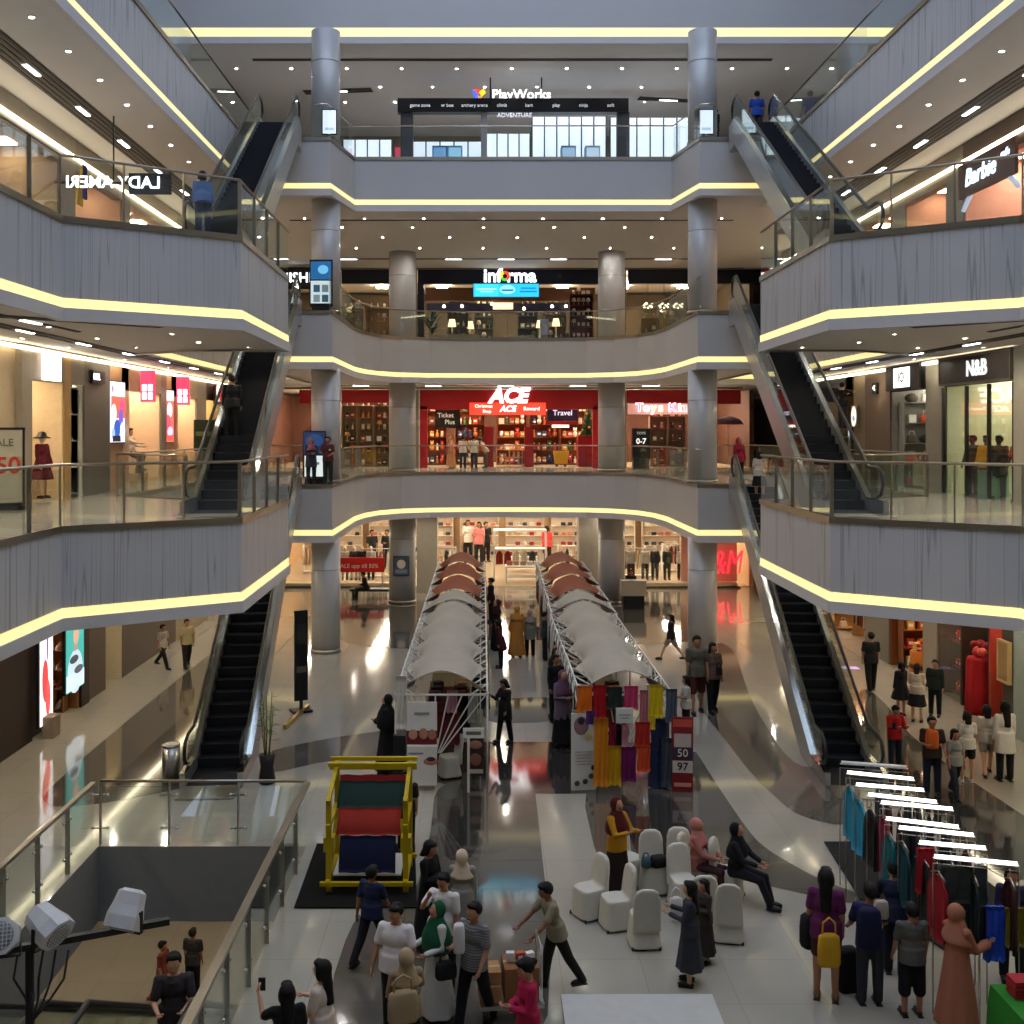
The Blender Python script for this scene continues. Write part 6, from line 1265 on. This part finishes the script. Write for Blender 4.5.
flat('standing_banner', 'white standing banner with a portrait and small round pictures', 'banner', (571, 713, 596, 790), 21.06, C('cfcbc2', .7), tilt=.12, parts=((-.1, .84, .6, .24, '8a6a6a', 'o'), (-.1, .90, .3, .10, '2a2426', 'o'), (.2, .70, .3, .10, 'c8b878', 'o'), (0, .5, .7, .012, '9a9894'), (0, .46, .7, .012, '9a9894'), (0, .42, .6, .012, '9a9894'), (0, .38, .7, .012, '9a9894'), (0, .34, .6, .012, '9a9894'), (-.28, .1, .22, .07, '4a4642', 'o'), (.05, .12, .22, .07, '3a3632', 'o'), (.3, .19, .22, .07, '4a443a', 'o'), (.38, .30, .2, .07, '2a2622', 'o')))
t, w, h = flat('standing_banner', 'red and white price banner leaning at the right of the stall', 'banner', (672, 717, 693, 792), 20.95, C('7a1c20', .7), tilt=-.1, parts=((0, .92, .9, .10, 'b84a38'), (0, .68, .8, .2, 'b8a8a0'), (0, .52, .94, .16, '3a2a3c'), (0, .34, .94, .16, 'c8bcb4'), (0, .1, .8, .05, 'c88a7a')))
text_mb('50', .22, .01, 0, TR(0, -.035, h * .52)).build('lettering', C('d8ccc4', .6), t); text_mb('97', .22, .01, 0, TR(0, -.035, h * .34), .01).build('lettering', C('2a1a1c', .6), t)
for k, (y, w) in enumerate(((23.3, 'front'), (25.5, 'back'))):
    put('garment', ('3a1418', '14141a')[k], (1.3, y, 1.6), .3, 'dark garment hanging at the %s inside the right stall' % w, None, 1.1)
# ------------------------------------------------------------------ yellow loom on its mat
mat_poly = [gp(*p) for p in ((294, 909), (417, 909), (415, 845), (317, 845))]
o = MB().prism(mat_poly, .014, .03).build('floor_mat', M('mat_black', (.010, .009, .008), .9, spec=.08)); tag(o, 'black floor mat under the yellow loom', 'mat')
YEL = C('b59a08', .5)
t = thing('weaving_loom', 'yellow wooden weaving loom with green, red and blue cloth', 'loom', (-2.84, 16.85, .03))
for sx in (-1, 1):
    for sy, hh, nm in ((-1, 1.45, 'front_post'), (1, 1.72, 'back_post')): MB().box((sx * .60, sy * .48, hh / 2), (.08, .08, hh)).build(nm, YEL, t)
    MB().bar((sx * .60, -.62, .16), (sx * .60, .62, .16), .07, .09).build('side_rail', YEL, t); MB().bar((sx * .60, -.58, 1.02), (sx * .60, .58, 1.02), .07, .08).build('side_rail', YEL, t); MB().bar((sx * .60, -.56, 1.40), (sx * .60, .60, 1.68), .06, .07).build('side_rail', YEL, t)
    MB().bar((sx * .60, -.48, .2), (sx * .52, -.15, 1.0), .06, .06).build('brace', YEL, t); MB().box((sx * .60, -.40, .72), (.16, .2, .22)).build('bracket', YEL, t)
for y, z in ((-.60, .16), (.5, .16), (.48, 1.62), (.30, 1.72), (.56, 1.74)): MB().bar((-.72, y, z), (.72, y, z), .06, .06).build('cross_bar', YEL, t)
def drape(nm, y0, z0, y1, z1, w, colr, sag):
    G = [[(w * (-.5 + j / 10), y0 + (y1 - y0) * i / 8 - sag * sin(pi * i / 8), z0 + (z1 - z0) * i / 8 + .008 * sin(j * 1.7)) for j in range(11)] for i in range(9)]
    MB().sheet(G, .02).build(nm, C(colr, .85), t)['label'] = nm.replace('_', ' ') + ' stretched on the loom'
drape('red_selvedge', .46, 1.50, .40, 1.42, 1.08, '8a1a14', 0); drape('green_cloth', .40, 1.42, .0, 1.12, 1.08, '0f2a22', .05); drape('red_cloth', .0, 1.12, -.30, .80, 1.0, '8a2010', .06); drape('blue_cloth', -.32, .80, -.52, .30, .88, '0c1230', .03)
MB().box((0, -.1, .26), (1.06, .8, .03)).build('white_board', WHITE, t)
P('person working at the back of the yellow loom, only the head showing', ((-2.35, 18.0, 0), 1.50), 0, top=('tee', '1c1c20'), bottom=('trousers', '18181a'))
# ------------------------------------------------------------------ covered chairs
COVER = C('c6bfae', .85)
def chair_proto():
    t = thing('banquet_chair', '', 'chair', (0, 0, 0)); s = 11 / 12; t.scale = (s, s, s); mb = MB()
    def sq(w, d, z, yo, n=28, p=4): return [(w * abs(cos(a)) ** (2 / p) * (1 if cos(a) > 0 else -1), yo + d * abs(sin(a)) ** (2 / p) * (1 if sin(a) > 0 else -1) + 0, z) for a in [2 * pi * k / n for k in range(n)]]
    mb.loft([[(x + .012 * sin(9 * k * .7), y + .012 * cos(7 * k * .9), z) for k, (x, y, z) in enumerate(sq(.25, .255, .03, 0))], sq(.225, .225, .25, 0), sq(.21, .21, .44, 0), sq(.20, .20, .47, 0)])
    mb.loft([sq(.22, .055, .30, .21), sq(.215, .05, .55, .225), sq(.205, .045, .80, .255), sq(.17, .042, .90, .268), sq(.09, .035, .95, .275)])
    o = mb.build('cover', COVER, t); PENDING.append((o, .018, 2, None))
    for sx in (-1, 1):
        for sy in (-1, 1): MB().lathe([(.018, 0), (.018, .05)], (sx * .21, sy * .21, 0), 10).build('leg_tip', BLACK, t)
    flush(); return t
ch0 = chair_proto()
chairs = [(590, 921, -60, 'leftmost of the group, seat turned right'), (617, 932, -75, 'side on, second from left'), (646, 950, 182, 'with back to the camera, nearest of the group'), (655, 896, 0, 'facing us with bags on its seat'), (682, 893, -6, 'facing us right of the bag chair'),
          (686, 912, 10, 'half hidden behind the slate-dressed woman'), (630, 888, 30, 'just right of the yellow-topped woman'), (731, 944, 170, 'with back to us, right of the slate-dressed woman'), (704, 934, 180, 'hidden edge-on behind the women in slate')]
for k, (x, y, rz, w) in enumerate(chairs):
    X, Y = gp(x, y); c = ch0 if k == 0 else dup(ch0)
    c.location = (X, Y + .18, 0); c.rotation_euler = (0, 0, radians(rz)); c['label'] = 'white covered chair ' + w; c['group'] = 'white covered chairs'
dup(ch0, (*gp(449, 776), 0), radians(-70), 'white covered chair in the front of the left tent row', 'white covered chairs')
for (x, y, rz, w) in ((2.30, 16.42, 62, 'under the seated woman in pink'), (2.75, 16.22, 58, 'under the seated woman in black')):
    c = dup(ch0, (x, y, 0), radians(rz), 'white covered banquet chair ' + w, 'white covered chairs')
# ------------------------------------------------------------------ bags
def bag(name, label, pos, size, colr, rz=0, strap=True, cat='bag'):
    w, d, h = size; t = thing(name, label, cat, pos, rz); mb = MB()
    mb.loft([[(w / 2 * k * abs(cos(a)) ** .5 * (1 if cos(a) > 0 else -1), d / 2 * k * abs(sin(a)) ** .6 * (1 if sin(a) > 0 else -1), z * h) for a in [2 * pi * q / 20 for q in range(20)]] for k, z in ((.88, 0), (1., .1), (1., .6), (.9, .92), (.6, 1.))]); mb.build('bag_body', C(colr, .8), t)
    if strap: MB().tube([(-w * .3, 0, h * .95), (-w * .26, 0, h * 1.35), (0, 0, h * 1.5), (w * .26, 0, h * 1.35), (w * .3, 0, h * .95)], .012, 6).build('handle', C(colr, .8), t)
    return t
def hang(x, y, Y): return at(x, y, Y)
bag('shopping_bag', 'yellow cloth shopping bag held before the woman in purple', hang(829, 966, 13.05), (.28, .10, .40), 'c8961a')
bag('backpack', 'black backpack on the left of the woman in purple', hang(811, 946, 13.45), (.28, .2, .42), '101012', .4, False)
bag('backpack', 'navy backpack worn by the man in grey trousers at the stall', hang(869, 948, 12.98), (.30, .16, .50), '141636', 0, False)
bag('backpack', 'small pale backpack hanging at the right of the navy one', hang(881, 918, 13.02), (.18, .10, .22), 'a8988a', 0, False)
bag('tote_bag', 'beige tote bag of the woman in patterned beige headscarf', hang(403, 1022, 11.42), (.34, .12, .34), '9a8462', .3)
bag('handbag', 'black handbag carried by the woman in green headscarf', hang(446, 978, 12.55), (.26, .13, .20), '0d0c0d', .3)
bag('paper_bag', 'white paper bag standing on the seat of the bag chair', hang(676, 916, 15.4), (.2, .1, .28), 'd0cac0', .2)
bag('backpack', 'black backpack lying on the seat of the bag chair', (gp(655, 896)[0] + .06, gp(655, 896)[1] + .06, .44), (.26, .2, .16), '0e0e10', .4, False)
bag('handbag', 'teal handbag beside the black backpack on the bag chair', (gp(655, 896)[0] - .14, gp(655, 896)[1] + .02, .44), (.14, .12, .15), '3a5a62', .2)
bag('sling_bag', 'white sling bag hanging at the side of the striped boy', hang(459, 952, 12.52), (.14, .12, .34), 'c8c4bc', 0, False)
bag('carrier', 'bright orange baby carrier on the chest of the walking man', hang(932, 748, 20.58), (.24, .16, .36), 'c85a1c', 0, False)
bag('shoulder_bag', 'dark shoulder bag of the woman in brown top', hang(719, 675, 26.6), (.16, .1, .2), '171315', 0)
bag('suitcase', 'black case standing between the purple-topped woman and the navy vest man', (gp(848, 990)[0], gp(848, 990)[1], 0), (.30, .2, .55), '0c0c0e', .2, False)
for lb, p in (('phone raised by the dark-haired woman at the bottom edge', hang(262, 984, 11.35)), ('phone read by the woman between the tent rows', hang(497, 697, 24.1)), ('phone held by the man in the red shirt', hang(894, 726, 22.02))):
    tag(MB().box((0, 0, 0), (.075, .012, .14)).build('phone', BLACK, loc=p), lb, 'phone')
# ------------------------------------------------------------------ cart with boxes, platform
t = thing('hand_cart', 'flat hand cart loaded with cardboard boxes before the khaki man', 'cart', (-.70, 13.0, 0), .1); MB().box((0, 0, .20), (.78, .52, .05)).build('platform', STEEL, t)
for sx in (-.3, .3):
    for sy in (-.2, .2): MB().lathe([(.03, -.02), (.085, -.02), (.085, .02), (.03, .02)], n=14, T=TR(sx, sy, .09) @ Matrix.Rotation(pi / 2, 4, 'Y')).build('wheel', RUBBER, t)
MB().tube([(.36, -.2, .2), (.36, -.2, .9), (.36, .2, .9), (.36, .2, .2)], .016, 8).build('handle', STEEL, t)
KRAFT = C('8a5a34', .8)
for lb, x, y, z, d in (('large brown cardboard box on the hand cart', -.58, 13.02, .23, (.42, .40, .40)), ('pale brown cardboard box at the left end of the cart', -.96, 12.95, .23, (.26, .36, .20)), ('smaller box stacked on the pale brown box', -.95, 12.97, .435, (.24, .30, .15))):
    t = thing('cardboard_box', lb, 'box', (x, y, z), .1); MB().box((0, 0, d[2] / 2), d).build('carton', KRAFT if 'large' in lb else C('a8764a', .8), t); MB().box((0, 0, d[2] + .001), (d[0], .05, .004)).build('tape', C('b89a6a', .4), t)
for k, (dx, cc) in enumerate(((-.12, 'd8d0c8'), (0., 'b8402c'), (.12, 'e0d8d0'))): put('box', cc, (-.58 + dx, 13.0, .64), .2 * k, ('white', 'red', 'second white')[k] + ' packet on top of the large cardboard box', None, .5)
t = thing('low_stage', 'white low platform at the bottom of the picture', 'platform', (.84, 10.95, 0)); MB().box((0, 0, .28), (1.85, 3.8, .06)).build('top', C('b4b2ac', .45), t); MB().box((0, 0, .125), (1.8, 3.75, .25)).build('skirt', C('a8a69e', .7), t)
# ------------------------------------------------------------------ clothes stall under tube lamps on the right
rows = (((840, 762), (908, 767), None), ((846, 772), (915, 779), '2a86a8'), ((855, 784), (925, 790), '2f90b4'), ((867, 794), (938, 802), '101418'), ((880, 802), (954, 809), 'a02448'), ((885, 818), (960, 827), '1d6a72'), ((898, 827), (975, 835), '14404a'), ((918, 842), (987, 848), '0f1c1e'), ((933, 856), (1019, 864), 'a01c28'))
rn = ('farthest unlit', 'farthest lit', 'second lit', 'third lit', 'fourth lit', 'fifth lit', 'sixth lit', 'seventh lit', 'nearest lit')
for k, (a, b, colr) in enumerate(rows):
    A, B = gp(*a, 1.95), gp(*b, 1.95); L = sqrt((B[0] - A[0]) ** 2 + (B[1] - A[1]) ** 2); rz = atan2(B[1] - A[1], B[0] - A[0])
    t = thing('lamp_rack', '%s rail of the clothes stall on the right, counted from the back' % rn[k], 'rail', ((A[0] + B[0]) / 2, (A[1] + B[1]) / 2, 0), rz)
    MB().tube([(-L / 2, 0, 0), (-L / 2, 0, 1.86), (L / 2, 0, 1.86), (L / 2, 0, 0)], .009, 6).build('frame', BRONZE, t)
    lh = MB().box((0, 0, 1.925), (L, .028, .012)).build('lamp_housing', WHITE, t)
    MB().tube([(-L / 2 + .02, 0, 1.95), (L / 2 - .02, 0, 1.95)], .024, 8).build('tube_lamp', TUBE if k else WHITE, lh)
    if colr:
        for j in range(3):
            f = .06 + .42 * j; cc = colr if j == 0 else random.choice(['141618', '1c2a2c', '3a1418', '20242c'])
            put('garment', cc, (A[0] + (B[0] - A[0]) * f, A[1] + (B[1] - A[1]) * f, 1.80), rz + pi / 2 + (.35 if j == 0 else .1), 'garment hanging under the %s rail of the right stall' % rn[k], 'garments under the %s rail' % rn[k], 1.)
A = gp(940, 866, 1.8)
o, w, h = flat('hanging_fabric', 'dark printed cloth hanging under the nearest tube lamp', 'cloth', (940, 866, 987, 902), 12.9, M('dark_print', (.03, .035, .03), .8, var=.9, scale=9), kind='cloth')
o, w, h = flat('hanging_fabric', 'red cloth hanging under the seventh tube lamp', 'cloth', (917, 848, 934, 892), 13.35, C('98141f', .85), kind='cloth')
t = thing('garment_rail', 'low rail with blue-lit and yellow-lit cloth at the right edge', 'rail', (5.45, 12.75, 0)); MB().tube([(-.46, 0, 0), (-.46, 0, 1.36), (.62, 0, 1.36), (.62, 0, 0)], .015, 6).build('frame', CHROME, t)
for lb, b, colr in (('cloth coloured by blue light on the low rail at the right edge', (985, 906, 1004, 960), '1c4ac8'), ('dark cloth left of the blue-lit one on the low rail', (976, 906, 985, 950), '1a1614'), ('cloth coloured by yellow light on the low rail at the right edge', (1005, 908, 1024, 945), '8a7a10')):
    flat('hanging_fabric', lb, 'cloth', b, 12.72, M('mottled_cloth_' + colr, rgb(colr), .35, var=.5, scale=30), kind='cloth')  # blue and yellow light on the cloths is put into their colour
t = thing('sales_table', 'sales table under a bright green cloth at the bottom right', 'table', (5.52, 11.8, 0))
MB().loft([[(a * (.62 + g), b * (.50 + g), z) for a, b in ((-1, -1), (1, -1), (1, 1), (-1, 1))] for g, z in ((.04, 0), (.02, .5), (0, .70), (0, .72))], smooth=False).build('tablecloth', C('2a7a22', .85), t)
for k, (x, y, cc, w) in enumerate(((5.15, 12.05, 'a8242c', 'red'), (5.45, 12.1, '2a2024', 'black'), (5.5, 11.7, 'd0c8c0', 'pale'), (5.8, 11.95, '3a3c48', 'slate'))): put('fold', cc, (x, y, .725), .4 * k, w + ' folded cloth on the green table', None, .9)
o = MB().prism([gp(*p) for p in ((960, 962), (1012, 902), (937, 843), (824, 843), (860, 900), (908, 927))], .014, .028).build('floor_mat', M('mat_dark', (.016, .015, .014), .8, spec=.12)); tag(o, 'dark floor mat under the clothes stall on the right', 'mat')
# ------------------------------------------------------------------ stage lights by the well
t = thing('light_stand', 'black T-bar stand carrying the white stage lights', 'stand', (-4.65, 8.36, 0)); MB().tube([(0, 0, 0), (0, 0, 3.08)], .035, 10).build('pole', BLACK, t)
for k in range(3): MB().bar((0, 0, .5), (.55 * cos(k * 2.1 + .3), .22 * sin(k * 2.1 + .3) - .2, .02), .03, .03).build('leg', BLACK, t)
BA = atan2(.57, 1.3); MB().box((.24, .105, 3.10), (1.62, .06, .05), rz=BA).build('cross_bar', BLACK, t)
mb = MB()
for k in range(5): mb.tube([(-.1 + .1 * k, .02, 3.06), (-.12 + .1 * k, -.02, 2.85), (-.02 + .05 * k, -.03, 2.7), (.02, 0, 2.5)], .01, 6)
mb.build('cable', RUBBER, t)
PARW = C('cfcac4', .4)
def parcan(label, x, y, z, rz, tiltx):
    t = thing('stage_light', label, 'stage light', (x, y, z - .03), rz); t.scale = (.85,) * 3; T = Matrix.Translation((0, 0, .02)) @ Matrix.Rotation(radians(tiltx), 4, 'X')
    mb = MB(); mb.loft([[(r * cos(pi / 8 + pi / 4 * q) * (1.12 if abs(cos(pi / 8 + pi / 4 * q)) > .5 else 1), r * sin(pi / 8 + pi / 4 * q), z) for q in range(8)] for r, z in ((.08, -.20), (.125, -.17), (.14, -.06), (.165, .04), (.165, .15), (.14, .155))], T=T, smooth=False); hs = mb.build('housing', PARW, t)
    mb = MB(); mb.lathe([(.125, .148), (.125, .158)], n=20, T=T)
    mb.build('lens', C('8a8a8a', .25), hs)
    mb = MB()
    for k in range(-3, 4): mb.box((k * .034, 0, .164), (.006, 2 * sqrt(max(.001, .0155 - (k * .034) ** 2)), .006), T=T); mb.box((0, k * .034, .165), (2 * sqrt(max(.001, .0155 - (k * .034) ** 2)), .006, .006), T=T)
    mb.build('grille', PARW, hs)
    mb = MB()
    for k in range(3): mb.box((-.03 + .03 * k, -.128, -.08), (.012, .012, .07), T=T)
    mb.box((.06, -.14, .06), (.04, .012, .08), T=T); mb.build('vent', BLACK, hs)
    mb = MB()
    for sx in (-1, 1): mb.box((sx * .165, 0, -.06), (.012, .05, .2))
    mb.box((0, 0, -.16), (.34, .05, .014)); mb.build('yoke', BLACK, t)
    return t
parcan('white stage light at the left edge showing its honeycomb front', -4.78, 8.14, 3.29, .3, 62)
parcan('white stage light in the middle of the bar, turned aside', -4.47, 8.28, 3.32, 1.1, 118)
parcan('white stage light at the right of the bar, standing apart', -3.93, 8.51, 3.32, -.35, 150)
# ------------------------------------------------------------------ bin, plant, boards by the escalators
t = thing('litter_bin', 'round brushed steel litter bin beside the left escalator foot', 'bin', (*gp(171, 780), 0)); MB().lathe([(.18, 0), (.18, .70)], n=24).build('drum', STEEL, t); MB().lathe([(.185, .70), (.185, .75), (.12, .75)], n=24).build('rim', CHROME, t); MB().lathe([(.115, .735), (.11, .745)], n=20).build('opening', BLACK, t)
t = thing('potted_bamboo', 'thin bamboo plant in a tall black pot at the left escalator foot', 'plant', (*gp(267, 783), 0)); MB().lathe([(.15, 0), (.18, .05), (.13, .35), (.17, .58), (.15, .58)], n=20).build('pot', BLACK, t); mb = MB(); st_ = MB()
for k in range(9):
    a = k * 2.4; r = .09; h = 1.0 + .09 * (k % 4); st_.tube([(r * cos(a) * .5, r * sin(a) * .5, .56), (r * cos(a) * 1.5, r * sin(a) * 1.5, .56 + h)], .011, 6)
    for q in range(7):
        z = .56 + h * (.3 + .1 * q); d = Vector((cos(a + q * 2.1), sin(a + q * 2.1), .3)); p = Vector((r * cos(a), r * sin(a), z)); w = Vector((-d.y, d.x, 0)) * .016
        mb.sheet([[p, p + Vector((0, 0, .002))], [p + d * .10 - w, p + d * .10 + w], [p + d * .2 - Vector((0, 0, .05)), p + d * .2 - Vector((.002, 0, .05))]], .004)
st_.build('stem', C('6a7a3a', .6), t); mb.build('foliage', C('5a6a34', .7), t)
t = thing('poster_stand', 'tall black double-sided poster stand right of the left escalator', 'poster stand', (*gp(301, 712), 0), .5); MB().box((0, 0, 1.45), (.34, .08, 2.3)).build('board', BLACK, t); MB().box((0, 0, .04), (.5, .4, .06)).build('base', BLACK, t); MB().box((0, 0, .2), (.08, .06, .3)).build('post', BLACK, t)
MB().box((0, -.046, 2.0), (.26, .008, .5)).build('print', C('2e2e2c', .5), t); MB().box((0, -.046, 1.1), (.26, .008, .16)).build('print', C('5a5854', .5), t)
t = thing('brass_ramp', 'low brass edged ramp plate beside the left escalator', 'ramp', (*gp(297, 718), 0), -.12); MB().box((0, 0, .05), (.10, 2.0, .1)).build('plate', M('brass', (.6, .45, .12), .3, metal=1.), t)
tag(MB().box((0, 0, .003), (.5, .35, .006)).build('floor_light_patch', glow('b0a0e0', .6), loc=(*gp(850, 668), .002)), 'pale violet lit patch on the floor of the right walkway', 'floor light')  # patch of light put in as a thin glowing plate
flush()

# real-world size: one floor is six metres
for o in SC.objects:
    if o.parent is None:
        o.location = o.location * (12 / 11)
        if o.type != 'CAMERA': o.scale = o.scale * (12 / 11)
